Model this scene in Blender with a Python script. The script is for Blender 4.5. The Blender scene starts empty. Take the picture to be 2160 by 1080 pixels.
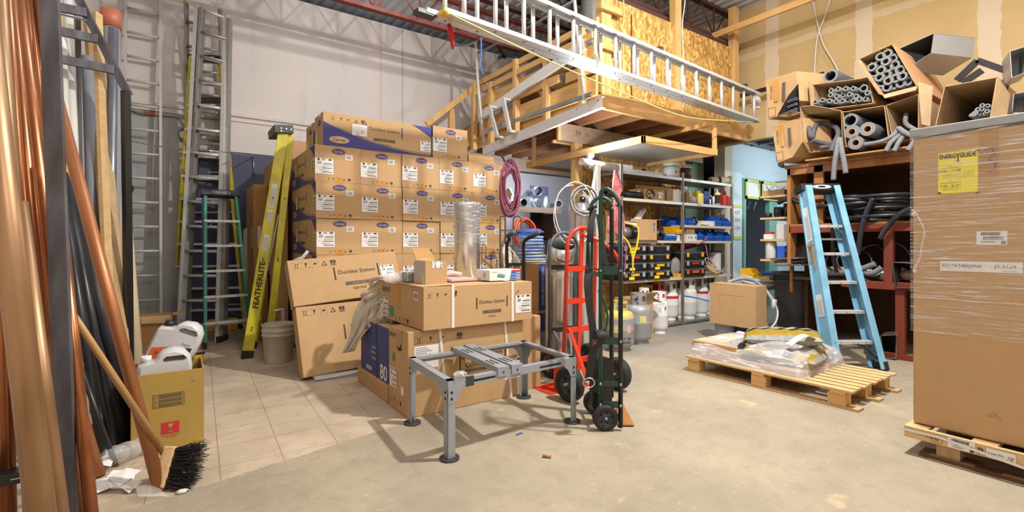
import bpy, bmesh, math, random
from mathutils import Vector, Matrix, Euler
random.seed(7)
PI = math.pi
# ------------------------------------------------------------------ camera, world, lights, exposure
FPX, HY, CH, YAW = 1015.0, 515.0, 1.2, math.radians(55.0)
sc = bpy.context.scene
col = sc.collection
sc.view_settings.view_transform = 'Standard'
sc.view_settings.look = 'None'
sc.view_settings.exposure = -0.17
sc.view_settings.gamma = 1.0
sc.view_settings.use_curve_mapping = False
cam_d = bpy.data.cameras.new('camera'); cam = bpy.data.objects.new('camera', cam_d); col.objects.link(cam)
cam.location = (0, 0, CH); cam.rotation_euler = (PI/2, 0, YAW - PI/2)
cam_d.sensor_width = 36; cam_d.lens = 36*FPX/2160; cam_d.shift_y = -(540-HY)/2160; cam_d.clip_start = 0.02
sc.camera = cam
w = bpy.data.worlds.new('world'); sc.world = w; w.use_nodes = True
w.node_tree.nodes['Background'].inputs[0].default_value = (0.9, 0.95, 1, 1)
w.node_tree.nodes['Background'].inputs[1].default_value = 0.15

def area(name, loc, target, size, power, color, size_y=None):
    l = bpy.data.lights.new(name, 'AREA'); o = bpy.data.objects.new(name, l); col.objects.link(o)
    l.energy = power; l.color = color; l.size = size
    if size_y: l.shape = 'RECTANGLE'; l.size_y = size_y
    o.location = loc; d = Vector(target) - Vector(loc); o.rotation_euler = d.to_track_quat('-Z', 'Y').to_euler()
    return o
area('high_bay_lamp_main', (3.5, 1.05, 4.93), (3.2, 2.2, 0), 0.16, 400, (1, .965, .91))
area('soft_fill_right', (5.6, 0.2, 4.85), (3.6, 2.6, 0.6), 0.9, 75, (1, .95, .88))  # broad soft fill added out of view, no fixture behind it
area('soft_fill_rear', (1.2, -1.6, 4.0), (2.2, 3.4, 0.9), 1.4, 80, (1, .97, .94))  # fill added behind the camera to lift the front faces
def bulb(name, loc, power, color, r=.12):
    l = bpy.data.lights.new(name, 'POINT'); o = bpy.data.objects.new(name, l); col.objects.link(o); l.energy = power; l.color = color; l.shadow_soft_size = r; o.location = loc
bulb('point_fill_left', (1.2, 4.2, 4.6), 60, (.97, .98, 1))  # added point fill, out of view, spills onto the roof deck
bulb('point_fill_middle', (2.3, 5.6, 4.62), 40, (.93, .96, 1))  # added cool point fill to brighten the underside of the roof
bulb('point_fill_right', (4.6, 1.4, 4.6), 22, (1, .96, .9))  # added weak point fill overhead, no real pendant here
area('loft_fill', (5.2, 2.6, 4.75), (5.6, 4.6, 3.4), 0.6, 14, (1, .95, .86))  # invented fill aimed at the loft front, out of view
area('side_room_fill', (9.2, 2.9, 2.95), (9.1, 4.6, 1.4), 1.2, 95, (.78, .93, 1))  # unseen fill added to make the pale blue wall bright
area('back_room_fill', (9.3, 5.3, 2.9), (9.3, 5.8, 0.5), 0.6, 9, (.8, .9, 1))  # dim unseen fill added so the cartons past the doorway show
area('bench_fill', (5.0, 6.3, 2.55), (5.2, 7.2, 1.5), 1.0, 48, (.70, .79, 1), .15)  # added bluish fill for the bench zone, no tube fixture modelled

# pixel of the photograph -> point in the room
def _ray(px, py):
    a = (px-1080)/FPX
    return (math.cos(YAW)+a*math.sin(YAW), math.sin(YAW)-a*math.cos(YAW), -(py-HY)/FPX)
def G(px, py, z=0.0):
    d = _ray(px, py); t = (z-CH)/d[2]; return Vector((d[0]*t, d[1]*t, z))
def PY(px, py, y):
    d = _ray(px, py); t = y/d[1]; return Vector((d[0]*t, y, CH+d[2]*t))
def PX(px, py, x):
    d = _ray(px, py); t = x/d[0]; return Vector((x, d[1]*t, CH+d[2]*t))
def D(px, py, t):
    d = _ray(px, py); return Vector((d[0]*t, d[1]*t, CH+d[2]*t))

# ------------------------------------------------------------------ materials
def lin(h):
    if isinstance(h, str):
        h = h.lstrip('#'); c = [int(h[i:i+2], 16)/255 for i in (0, 2, 4)]
        return tuple((x/12.92 if x <= .04045 else ((x+.055)/1.055)**2.4) for x in c)
    return tuple(h)
MATS = {}
def mat(name, color, rough=.6, metal=0.0, var=.0, vscale=6.0, bump=0.0, bscale=60.0, color2=None, emit=None,
        stretch=None, alpha=None, trans=0.0, spec=.5, coat=0.0, coords='Object', detail=4):
    m = bpy.data.materials.new(name); m.use_nodes = True; MATS[name] = m
    nt = m.node_tree; N = nt.nodes; L = nt.links; b = N['Principled BSDF']
    c = lin(color)
    b.inputs['Base Color'].default_value = (*c, 1); b.inputs['Roughness'].default_value = rough
    b.inputs['Metallic'].default_value = metal; b.inputs['Specular IOR Level'].default_value = spec
    b.inputs['Transmission Weight'].default_value = trans; b.inputs['Coat Weight'].default_value = coat
    if alpha is not None: b.inputs['Alpha'].default_value = alpha
    if emit: b.inputs['Emission Color'].default_value = (*lin(emit[0]), 1); b.inputs['Emission Strength'].default_value = emit[1]
    if var > 0 or bump > 0:
        tc = N.new('ShaderNodeTexCoord'); mp = N.new('ShaderNodeMapping'); L.new(tc.outputs[coords], mp.inputs[0])
        if stretch: mp.inputs['Scale'].default_value = stretch
    if var > 0:
        nz = N.new('ShaderNodeTexNoise'); nz.inputs['Scale'].default_value = vscale; nz.inputs['Detail'].default_value = detail
        L.new(mp.outputs[0], nz.inputs['Vector'])
        rp = N.new('ShaderNodeValToRGB'); rp.color_ramp.elements[0].position = .5-.22; rp.color_ramp.elements[1].position = .5+.22
        c2 = lin(color2) if color2 else tuple(max(0, x*(1-var)) for x in c)
        c1 = c if color2 else tuple(min(1, x*(1+var*.6)) for x in c)
        rp.color_ramp.elements[0].color = (*c2, 1); rp.color_ramp.elements[1].color = (*c1, 1)
        L.new(nz.outputs['Fac'], rp.inputs[0]); L.new(rp.outputs[0], b.inputs['Base Color'])
    if bump > 0:
        n2 = N.new('ShaderNodeTexNoise'); n2.inputs['Scale'].default_value = bscale; n2.inputs['Detail'].default_value = 3
        L.new(mp.outputs[0], n2.inputs['Vector'])
        bp = N.new('ShaderNodeBump'); bp.inputs['Strength'].default_value = bump; bp.inputs['Distance'].default_value = .01
        L.new(n2.outputs['Fac'], bp.inputs['Height']); L.new(bp.outputs[0], b.inputs['Normal'])
    return m
mat('cardboard', '#bb976a', .82, var=.05, vscale=9, bump=.05, bscale=90)
mat('cardboard_edge', '#8d6a3f', .9)
mat('cardboard_dark', '#b08752', .85, var=.08, vscale=7, bump=.05)
mat('cardboard_ochre', '#ab8d44', .8, var=.06, vscale=5)
mat('cardboard_worn', '#b89a72', .85, var=.22, vscale=8, color2='#9d8263')
mat('cardboard_pink', '#be9168', .75, var=.06, vscale=5)
mat('tape_tan', '#c08a3c', .35)
mat('print_black', '#2b2523', .7)
mat('print_blue', '#3b3a7c', .65)
mat('print_gold', '#c9a76a', .6)
mat('print_grey', '#5a5048', .7)
mat('label_white', '#e2e0dc', .5)
mat('label_yellowed', '#cfc480', .5)
mat('ink_grey', '#8b8a8c', .6)
mat('green_dot', '#2f8a60', .5)
mat('box_blue', '#2c4180', .55)
mat('strap_white', '#ded9cf', .45)
mat('steel_grey', '#989da3', .42, .2, var=.06, vscale=30)
mat('steel_dark', '#44464a', .45, .4)
mat('hole_dark', '#16151a', .9)
mat('black_steel', '#6c6e76', .55, .3, var=.25, vscale=16, stretch=(1, 1, .25), color2='#463f3e')
mat('black_gloss', '#1d1c1e', .32, .1, var=.2, vscale=20)
mat('black_plastic', '#1c1b1d', .42)
mat('black_rubber', '#242325', .75, var=.2, vscale=20)
mat('pipe_black', '#1b1c20', .35, var=.3, vscale=12, stretch=(1, 1, .2), color2='#2e3035')
mat('green_paint', '#1f4a3c', .35, var=.2, vscale=25)
mat('red_paint', '#d63a22', .3)
mat('red_wood', '#80361f', .6, var=.3, vscale=5, stretch=(1, 1, .3))
mat('red_plastic', '#c4312c', .35)
mat('chrome', '#dcdde0', .22, .7)
mat('duct_sheet', '#b4b5b1', .35, .4, var=.06, vscale=5)
mat('galvanized', '#cfd2d4', .26, .9, var=.1, vscale=8, bump=.02, bscale=10)
mat('galvanized_dull', '#a9adaf', .42, .9, var=.14, vscale=12)
mat('aluminium', '#d8d8d6', .45, .45, var=.06, vscale=20)
mat('aluminium_dull', '#a8a59f', .45, .6, var=.15, vscale=15)
mat('white_metal', '#d3d3d0', .4, .1)
mat('white_metal_dirty', '#c4c0b8', .5, .1, var=.1, vscale=10)
mat('yellow_fibre', '#dcd028', .4, var=.10, vscale=9, color2='#b9ab28')
mat('yellow_old', '#b9a743', .5, var=.15, vscale=9)
mat('green_fibre', '#1d8462', .4)
mat('blue_fibre', '#86bcd8', .5, var=.16, vscale=7, color2='#6fa3bf')
mat('copper', '#c58054', .30, .85, var=.30, vscale=7, stretch=(1.6, 1.6, .35), color2='#955c3c', detail=6)
mat('copper_dull', '#bb9570', .40, .7, var=.30, vscale=5, stretch=(1.6, 1.6, .35), color2='#8f6d4b', detail=6)
mat('copper_orange', '#ad7248', .42, .5, var=.14, vscale=5, stretch=(1, 1, .3))
mat('iron_pipe', '#8a8b92', .4, .7, var=.3, vscale=15, stretch=(1, 1, .2))
mat('grey_pvc', '#8d9099', .45)
mat('white_pvc', '#e1ded8', .45, var=.05, vscale=4)
mat('cream_tube', '#ddd3b4', .5, var=.16, vscale=6, stretch=(1, 1, .25), color2='#c7b58a')
mat('terracotta', '#b6674d', .5)
mat('wood_pine', '#e2b878', .65, var=.12, vscale=4, stretch=(6, 1, 6), color2='#cf9f5c')
mat('wood_pine_x', '#e0b372', .65, var=.14, vscale=4, stretch=(1, 6, 6), color2='#c9975a')
mat('wood_pine_z', '#e3ba7a', .65, var=.12, vscale=4, stretch=(6, 6, 1), color2='#cd9f60')
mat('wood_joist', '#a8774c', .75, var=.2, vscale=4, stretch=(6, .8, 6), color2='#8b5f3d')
mat('wood_grey', '#b79c80', .75, var=.15, vscale=4, stretch=(1, 5, 6), color2='#a0866c')
mat('wood_orange', '#a8723a', .55, var=.2, vscale=4, stretch=(5, 5, 1), color2='#95602b')
mat('wood_dark', '#5b3d28', .8, var=.3, vscale=4)
mat('wood_raw', '#d6b584', .75, var=.14, vscale=5, stretch=(6, 1, 6), color2='#c19f6b')
mat('wood_plank', '#c9ac82', .7, var=.25, vscale=4, stretch=(8, 8, .6), color2='#a88a5f')
mat('handle_wood', '#b08a55', .45, var=.15, vscale=6)
mat('canvas', '#c6bba9', .9, var=.15, vscale=8, bump=.3, bscale=60)
mat('plastic_milk', '#dcdcdc', .35, trans=.25)
mat('bucket_white', '#c2b8a8', .5, var=.10, vscale=10)
mat('yellow_plastic', '#e8b21a', .4)
mat('blue_plastic', '#2358b8', .4)
mat('orange_plastic', '#d9632a', .45)
mat('grey_plastic', '#8c8e90', .5)
mat('grey_bin_dark', '#48484a', .6, var=.15, vscale=8)
mat('foam_black', '#54555b', .8, var=.15, vscale=30)
mat('foam_grey', '#75787b', .8, var=.2, vscale=20)
mat('foam_rim', '#7b7d82', .85)
mat('kraft_tube', '#b98a5a', .7)
mat('yellow_ink', '#e6d52c', .5)
mat('tank_white', '#e3e1dd', .35)
mat('tank_grey', '#9b9b9d', .4, .2, var=.1, vscale=8)
mat('tank_yellow', '#d6c23c', .45, var=.3, vscale=14, color2='#a5a294')
mat('hose_pink', '#b5587a', .5)
mat('hose_rose', '#8f4a62', .5)
mat('hose_blue', '#8fa6cf', .45)
mat('hose_orange', '#d5613a', .45)
mat('hose_yellow', '#e8c02a', .45)
mat('hose_white', '#d9d8d6', .4)
mat('hose_grey', '#a3a5ab', .4)
mat('rope_pink', '#d9938f', .8, var=.5, vscale=60, color2='#b23a44', detail=2)
mat('rope_yellow', '#d6cf86', .8)
mat('cloth_red', '#b51f22', .85)
mat('string_blue', '#4b7bd0', .6)
mat('mdf_shelf', '#cdbfa3', .6)
mat('shelf_steel', '#8e8078', .5, .3)
mat('motor_grey', '#7c7c78', .4, .5)
mat('joist_red', '#8f4a40', .6, var=.15, vscale=6)
mat('joist_brown', '#50332f', .6)
mat('navy', '#4a4c60', .8, var=.12, vscale=4, color2='#3e4054')
mat('beige_end', '#cfc1ae', .7)
mat('pale_blue_wall', '#d3e3ea', .75, var=.04, vscale=2)
mat('green_wall', '#84967c', .7, var=.05)
mat('teal_frame', '#86b8a8', .5)
mat('tape_yellow', '#dcd870', .6)
mat('paper_white', '#eeeef0', .6)
mat('dark_room', '#26262b', .9)
mat('pink_sheet', '#dba79a', .45)
mat('bag_yellow', '#957b1e', .4)
mat('bag_grey', '#a7a7a4', .6, var=.4, vscale=40, color2='#82827f')
mat('plastic_wrap_grey', '#c9c7c4', .25)
mat('label_yellow', '#efe021', .45)
mat('lamp_white', '#ffffff', .3, emit=('#dfe6ff', 60))
mat('red_print', '#c22a35', .6)
mat('teal_cyl', '#2f8f78', .5)
mat('gypsum', '#e8e4de', .9)
mat('cord_blue', '#3c62b0', .5)
mat('film', '#f2f0f0', .12, alpha=.28)
mat('bristle', '#2e2a2a', .9)
mat('brown_bottle', '#5c2c28', .5)
mat('tape_black', '#222226', .5)
mat('bag_paper', '#e9e9ea', .5)

def wrap_mat(name, stretch, base=.10, hi=.75, scale=9.0):
    # clear stretch film: mostly transparent, with streaks where the layers bunch up
    m = bpy.data.materials.new(name); m.use_nodes = True; MATS[name] = m
    nt = m.node_tree; N = nt.nodes; L = nt.links; b = N['Principled BSDF']
    b.inputs['Base Color'].default_value = (.93, .92, .92, 1); b.inputs['Roughness'].default_value = .18
    tc = N.new('ShaderNodeTexCoord'); mp = N.new('ShaderNodeMapping'); mp.inputs['Scale'].default_value = stretch
    mp.inputs['Rotation'].default_value = (.06, 0, 0)
    L.new(tc.outputs['Object'], mp.inputs[0])
    nz = N.new('ShaderNodeTexNoise'); nz.inputs['Scale'].default_value = scale; nz.inputs['Detail'].default_value = 7; nz.inputs['Roughness'].default_value = .68
    L.new(mp.outputs[0], nz.inputs['Vector'])
    rp = N.new('ShaderNodeValToRGB'); e = rp.color_ramp.elements
    e[0].position = .52; e[0].color = (base, base, base, 1); e[1].position = .68; e[1].color = (hi, hi, hi, 1)
    L.new(nz.outputs['Fac'], rp.inputs[0]); L.new(rp.outputs[0], b.inputs['Alpha'])
    bp = N.new('ShaderNodeBump'); bp.inputs['Strength'].default_value = .5; bp.inputs['Distance'].default_value = .02
    L.new(nz.outputs['Fac'], bp.inputs['Height']); L.new(bp.outputs[0], b.inputs['Normal'])
    return m
wrap_mat('stretch_film', (1, .30, 9), .07, .8, 14.0)
wrap_mat('stretch_film_pallet', (2, .8, 7), .30, .9, 7)

def osb_mat():
    m = bpy.data.materials.new('osb'); m.use_nodes = True; MATS['osb'] = m
    nt = m.node_tree; N = nt.nodes; L = nt.links; b = N['Principled BSDF']; b.inputs['Roughness'].default_value = .7
    tc = N.new('ShaderNodeTexCoord'); mp = N.new('ShaderNodeMapping'); mp.inputs['Scale'].default_value = (1.0, 1.0, .45)
    mp.inputs['Rotation'].default_value = (0, .5, 0)
    L.new(tc.outputs['Object'], mp.inputs[0])
    nz = N.new('ShaderNodeTexNoise'); nz.inputs['Scale'].default_value = 7; L.new(mp.outputs[0], nz.inputs['Vector'])
    mx = N.new('ShaderNodeMixRGB'); mx.inputs[0].default_value = .12; L.new(mp.outputs[0], mx.inputs[1]); L.new(nz.outputs['Color'], mx.inputs[2])
    vo = N.new('ShaderNodeTexVoronoi'); vo.inputs['Scale'].default_value = 48; L.new(mx.outputs[0], vo.inputs['Vector'])
    sp = N.new('ShaderNodeSeparateColor'); L.new(vo.outputs['Color'], sp.inputs[0])
    rp = N.new('ShaderNodeValToRGB'); e = rp.color_ramp.elements
    e[0].position = 0; e[0].color = (*lin('#9c6e2e'), 1); e[1].position = 1; e[1].color = (*lin('#e6c078'), 1)
    x = e.new(.5); x.color = (*lin('#c2934a'), 1)
    L.new(sp.outputs[0], rp.inputs[0]); L.new(rp.outputs[0], b.inputs['Base Color'])
osb_mat()

def surf(name, builder):
    m = bpy.data.materials.new(name); m.use_nodes = True; MATS[name] = m
    nt = m.node_tree; builder(nt, nt.nodes, nt.links, nt.nodes['Principled BSDF']); return m
def nmix(N, L, fac, a, b):
    x = N.new('ShaderNodeMixRGB')
    for i, v in ((0, fac), (1, a), (2, b)):
        if hasattr(v, 'links') or hasattr(v, 'is_linked'): L.new(v, x.inputs[i])
        elif i == 0: x.inputs[0].default_value = v
        else: x.inputs[i].default_value = (*lin(v), 1)
    return x.outputs[0]
def nnoise(N, L, vec, scale, lo, hi, detail=5, stretch=None, rough=.55):
    if stretch:
        mp = N.new('ShaderNodeMapping'); mp.inputs['Scale'].default_value = stretch; L.new(vec, mp.inputs[0]); vec = mp.outputs[0]
    nz = N.new('ShaderNodeTexNoise'); nz.inputs['Scale'].default_value = scale; nz.inputs['Detail'].default_value = detail
    nz.inputs['Roughness'].default_value = rough; L.new(vec, nz.inputs['Vector'])
    mr = N.new('ShaderNodeMapRange'); mr.inputs[1].default_value = lo; mr.inputs[2].default_value = hi; L.new(nz.outputs['Fac'], mr.inputs[0])
    return mr.outputs[0]
def nmath(N, L, op, a, b):
    x = N.new('ShaderNodeMath'); x.operation = op
    for i, v in ((0, a), (1, b)):
        if isinstance(v, (int, float)): x.inputs[i].default_value = v
        else: L.new(v, x.inputs[i])
    return x.outputs[0]
def nsmooth(N, L, v, a, b):
    mr = N.new('ShaderNodeMapRange'); mr.inputs[1].default_value = a; mr.inputs[2].default_value = b; L.new(v, mr.inputs[0]); return mr.outputs[0]
def f_floor(nt, N, L, b):
    tc = N.new('ShaderNodeTexCoord'); v = tc.outputs['Object']
    base = nmix(N, L, nnoise(N, L, v, 1.1, .35, .65), '#aa9d87', '#978c79')
    base = nmix(N, L, nmath(N, L, 'MULTIPLY', nnoise(N, L, v, 7, .48, .72, 9, None, .72), .6), base, '#897c6b')
    base = nmix(N, L, nmath(N, L, 'MULTIPLY', nnoise(N, L, v, 1.6, .52, .66, 7), .45), base, '#8d8475')
    base = nmix(N, L, nmath(N, L, 'MULTIPLY', nnoise(N, L, v, 30, .60, .75, 4), .4), base, '#c9bda4')
    base = nmix(N, L, nmath(N, L, 'MULTIPLY', nnoise(N, L, v, 3.3, .66, .72, 8), .55), base, '#cdb587')
    # worn grey traffic lane deeper in the aisle
    sep = N.new('ShaderNodeSeparateXYZ'); L.new(v, sep.inputs[0])
    far = nmath(N, L, 'MULTIPLY', nsmooth(N, L, sep.outputs[0], 3.6, 5.4), nsmooth(N, L, sep.outputs[1], 2.2, 3.4))
    base = nmix(N, L, nmath(N, L, 'MULTIPLY', far, nnoise(N, L, v, 1.7, .2, .6)), base, '#8d8a86')
    # vinyl tiles laid over the concrete near the left and back walls
    tilec = nmix(N, L, nnoise(N, L, v, 2.6, .35, .7), '#c6b59e', '#b3a289')
    tilec = nmix(N, L, nmath(N, L, 'MULTIPLY', nnoise(N, L, v, 9, .52, .75, 9, None, .7), .6), tilec, '#94806a')
    tilec = nmix(N, L, nmath(N, L, 'MULTIPLY', nnoise(N, L, v, 1.3, .50, .70, 6), .35), tilec, '#8f8172')
    rot = N.new('ShaderNodeMapping'); rot.inputs['Location'].default_value = (-.09, .02, 0); rot.inputs['Rotation'].default_value = (0, 0, .035); L.new(v, rot.inputs[0])
    br = N.new('ShaderNodeTexBrick'); br.offset = 0; br.inputs['Scale'].default_value = 1.0
    br.inputs['Brick Width'].default_value = .305; br.inputs['Row Height'].default_value = .305; br.inputs['Mortar Size'].default_value = .003
    br.inputs['Color1'].default_value = (1, 1, 1, 1); br.inputs['Color2'].default_value = (.93, .93, .93, 1); br.inputs['Mortar'].default_value = (.55, .5, .45, 1)
    L.new(rot.outputs[0], br.inputs['Vector'])
    mul = N.new('ShaderNodeMixRGB'); mul.blend_type = 'MULTIPLY'; mul.inputs[0].default_value = .85; L.new(tilec, mul.inputs[1]); L.new(br.outputs['Color'], mul.inputs[2])
    # border: Y > 2.80 + 0.2 X, and X < 2.9
    wob = nmath(N, L, 'MULTIPLY', nnoise(N, L, v, 18, .3, .7), .02)
    edge = nmath(N, L, 'SUBTRACT', nmath(N, L, 'SUBTRACT', sep.outputs[1], nmath(N, L, 'MULTIPLY', sep.outputs[0], .20)), wob)
    inY = nmath(N, L, 'GREATER_THAN', edge, 2.80); inX = nmath(N, L, 'LESS_THAN', sep.outputs[0], 2.75)
    f = nmath(N, L, 'MULTIPLY', inY, inX)
    c = nmix(N, L, f, base, mul.outputs[0]); L.new(c, b.inputs['Base Color'])
    b.inputs['Roughness'].default_value = .55; b.inputs['Specular IOR Level'].default_value = .35
    n2 = N.new('ShaderNodeTexNoise'); n2.inputs['Scale'].default_value = 40; L.new(v, n2.inputs['Vector'])
    bp = N.new('ShaderNodeBump'); bp.inputs['Strength'].default_value = .12; bp.inputs['Distance'].default_value = .01
    L.new(n2.outputs['Fac'], bp.inputs['Height']); L.new(bp.outputs[0], b.inputs['Normal'])
surf('floor_surface', f_floor)
def f_back(nt, N, L, b):
    tc = N.new('ShaderNodeTexCoord'); v = tc.outputs['Object']
    sep = N.new('ShaderNodeSeparateXYZ'); L.new(v, sep.inputs[0]); X, Z = sep.outputs[0], sep.outputs[2]
    up = nmix(N, L, nnoise(N, L, v, 1.2, .3, .7), '#ddd5cd', '#d5cdc8')
    up = nmix(N, L, nmath(N, L, 'MULTIPLY', nnoise(N, L, v, 1.6, .60, .80, 8, (2.2, 2.2, .3)), .35), up, '#a89a8c')
    lo = nmix(N, L, nnoise(N, L, v, 1.4, .3, .7), '#b4b3b0', '#a5a5a4')
    lo = nmix(N, L, nmath(N, L, 'MULTIPLY', nnoise(N, L, v, 3.5, .55, .8, 7, (3, 3, .3)), .4), lo, '#8a8680')
    isl = nmath(N, L, 'MULTIPLY', nmath(N, L, 'LESS_THAN', Z, 2.93), nmath(N, L, 'LESS_THAN', X, .18))
    c = nmix(N, L, isl, up, lo)
    # dark band under the ledge, one navy painted panel
    nav = nmath(N, L, 'MULTIPLY', nmath(N, L, 'MULTIPLY', nmath(N, L, 'GREATER_THAN', X, .18), nmath(N, L, 'LESS_THAN', Z, 2.50)),
                nmath(N, L, 'LESS_THAN', X, 3.9))
    nc = nmix(N, L, nmath(N, L, 'GREATER_THAN', Z, 1.95), '#45475c', '#55576a')
    c = nmix(N, L, nav, c, nc)
    seam = nmath(N, L, 'LESS_THAN', nmath(N, L, 'ABSOLUTE', nmath(N, L, 'SUBTRACT', X, 3.18), 0), .012)
    c = nmix(N, L, nmath(N, L, 'MULTIPLY', seam, .5), c, '#8d8a92')
    seam2 = nmath(N, L, 'LESS_THAN', nmath(N, L, 'ABSOLUTE', nmath(N, L, 'SUBTRACT', X, 2.80), 0), .02)
    c = nmix(N, L, nmath(N, L, 'MULTIPLY', seam2, .35), c, '#c5a678')
    L.new(c, b.inputs['Base Color']); b.inputs['Roughness'].default_value = .8
surf('wall_back_surface', f_back)
def f_dry(nt, N, L, b):
    # unpainted drywall: tan paper with pale filled joints
    tc = N.new('ShaderNodeTexCoord'); v = tc.outputs['Object']
    sep = N.new('ShaderNodeSeparateXYZ'); L.new(v, sep.inputs[0]); Y, Z = sep.outputs[1], sep.outputs[2]
    c = nmix(N, L, nnoise(N, L, v, 1.5, .3, .7), '#cdb27f', '#c3a673')
    wob = nmath(N, L, 'MULTIPLY', nmath(N, L, 'SUBTRACT', nnoise(N, L, v, 5, .2, .8, 5), .5), .06)
    def band(src, per, off, half):
        m = nmath(N, L, 'MODULO', nmath(N, L, 'ADD', nmath(N, L, 'ADD', src, wob), off), per)
        return nmath(N, L, 'LESS_THAN', nmath(N, L, 'ABSOLUTE', nmath(N, L, 'SUBTRACT', m, per/2), 0), half)
    f = nmath(N, L, 'MAXIMUM', band(Y, 1.22, 10.22, .10), nmath(N, L, 'MULTIPLY', band(Z, 2.44, 11.62, .05), .6))
    c = nmix(N, L, nmath(N, L, 'MULTIPLY', f, .6), c, '#e0d3c2')
    sp = nnoise(N, L, v, 6, .70, .72, 2)
    c = nmix(N, L, nmath(N, L, 'MULTIPLY', sp, .22), c, '#e2d4c0')
    L.new(c, b.inputs['Base Color']); b.inputs['Roughness'].default_value = .8
surf('drywall_surface', f_dry)
mat('wall_left_surface', '#d6cdc6', .8, var=.08, vscale=2)
mat('deck_surface', '#dadee6', .5, .1, var=.12, vscale=3, stretch=(1, .3, 1))

# ------------------------------------------------------------------ mesh builder
def frame(o, x, y=None, z=None):
    o = Vector(o); x = Vector(x).normalized()
    if z is not None and y is None:
        z = Vector(z); y = z.cross(x).normalized(); z = x.cross(y).normalized()
    else:
        y = Vector(y); z = x.cross(y).normalized(); y = z.cross(x).normalized()
    return Matrix(((x.x, y.x, z.x, o.x), (x.y, y.y, z.y, o.y), (x.z, y.z, z.z, o.z), (0, 0, 0, 1)))
def spline(pts, n=8, closed=False):
    P = [Vector(p) for p in pts]; out = []; N = len(P)
    segs = N if closed else N-1
    for i in range(segs):
        if closed: a, b, c, d = P[i-1], P[i], P[(i+1) % N], P[(i+2) % N]
        else: a, b, c, d = P[max(i-1, 0)], P[i], P[i+1], P[min(i+2, N-1)]
        for k in range(n):
            t = k/n
            out.append(.5*((2*b)+(c-a)*t+(2*a-5*b+4*c-d)*t*t+(3*b-a-3*c+d)*t**3))
    if not closed: out.append(P[-1])
    return out
TXT = {}
def text_geo(s, shear=0.0, bold=0.0):
    k = (s, shear, bold)
    if k not in TXT:
        cu = bpy.data.curves.new('t', 'FONT'); cu.body = s; cu.size = 1; cu.align_x = 'CENTER'; cu.align_y = 'CENTER'
        cu.shear = shear; cu.offset = bold; cu.resolution_u = 3
        o = bpy.data.objects.new('t', cu); col.objects.link(o)
        dg = bpy.context.evaluated_depsgraph_get(); me = bpy.data.meshes.new_from_object(o.evaluated_get(dg))
        vs = [v.co.copy() for v in me.vertices]; fs = [tuple(p.vertices) for p in me.polygons]
        bpy.data.objects.remove(o); bpy.data.curves.remove(cu); bpy.data.meshes.remove(me)
        if vs:
            x0 = min(v.x for v in vs); x1 = max(v.x for v in vs); y0 = min(v.y for v in vs); y1 = max(v.y for v in vs)
            for v in vs: v.x -= (x0+x1)/2; v.y -= (y0+y1)/2
        else: x0 = y0 = 0; x1 = y1 = 1
        TXT[k] = (vs, fs, x1-x0, y1-y0)
    return TXT[k]

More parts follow.
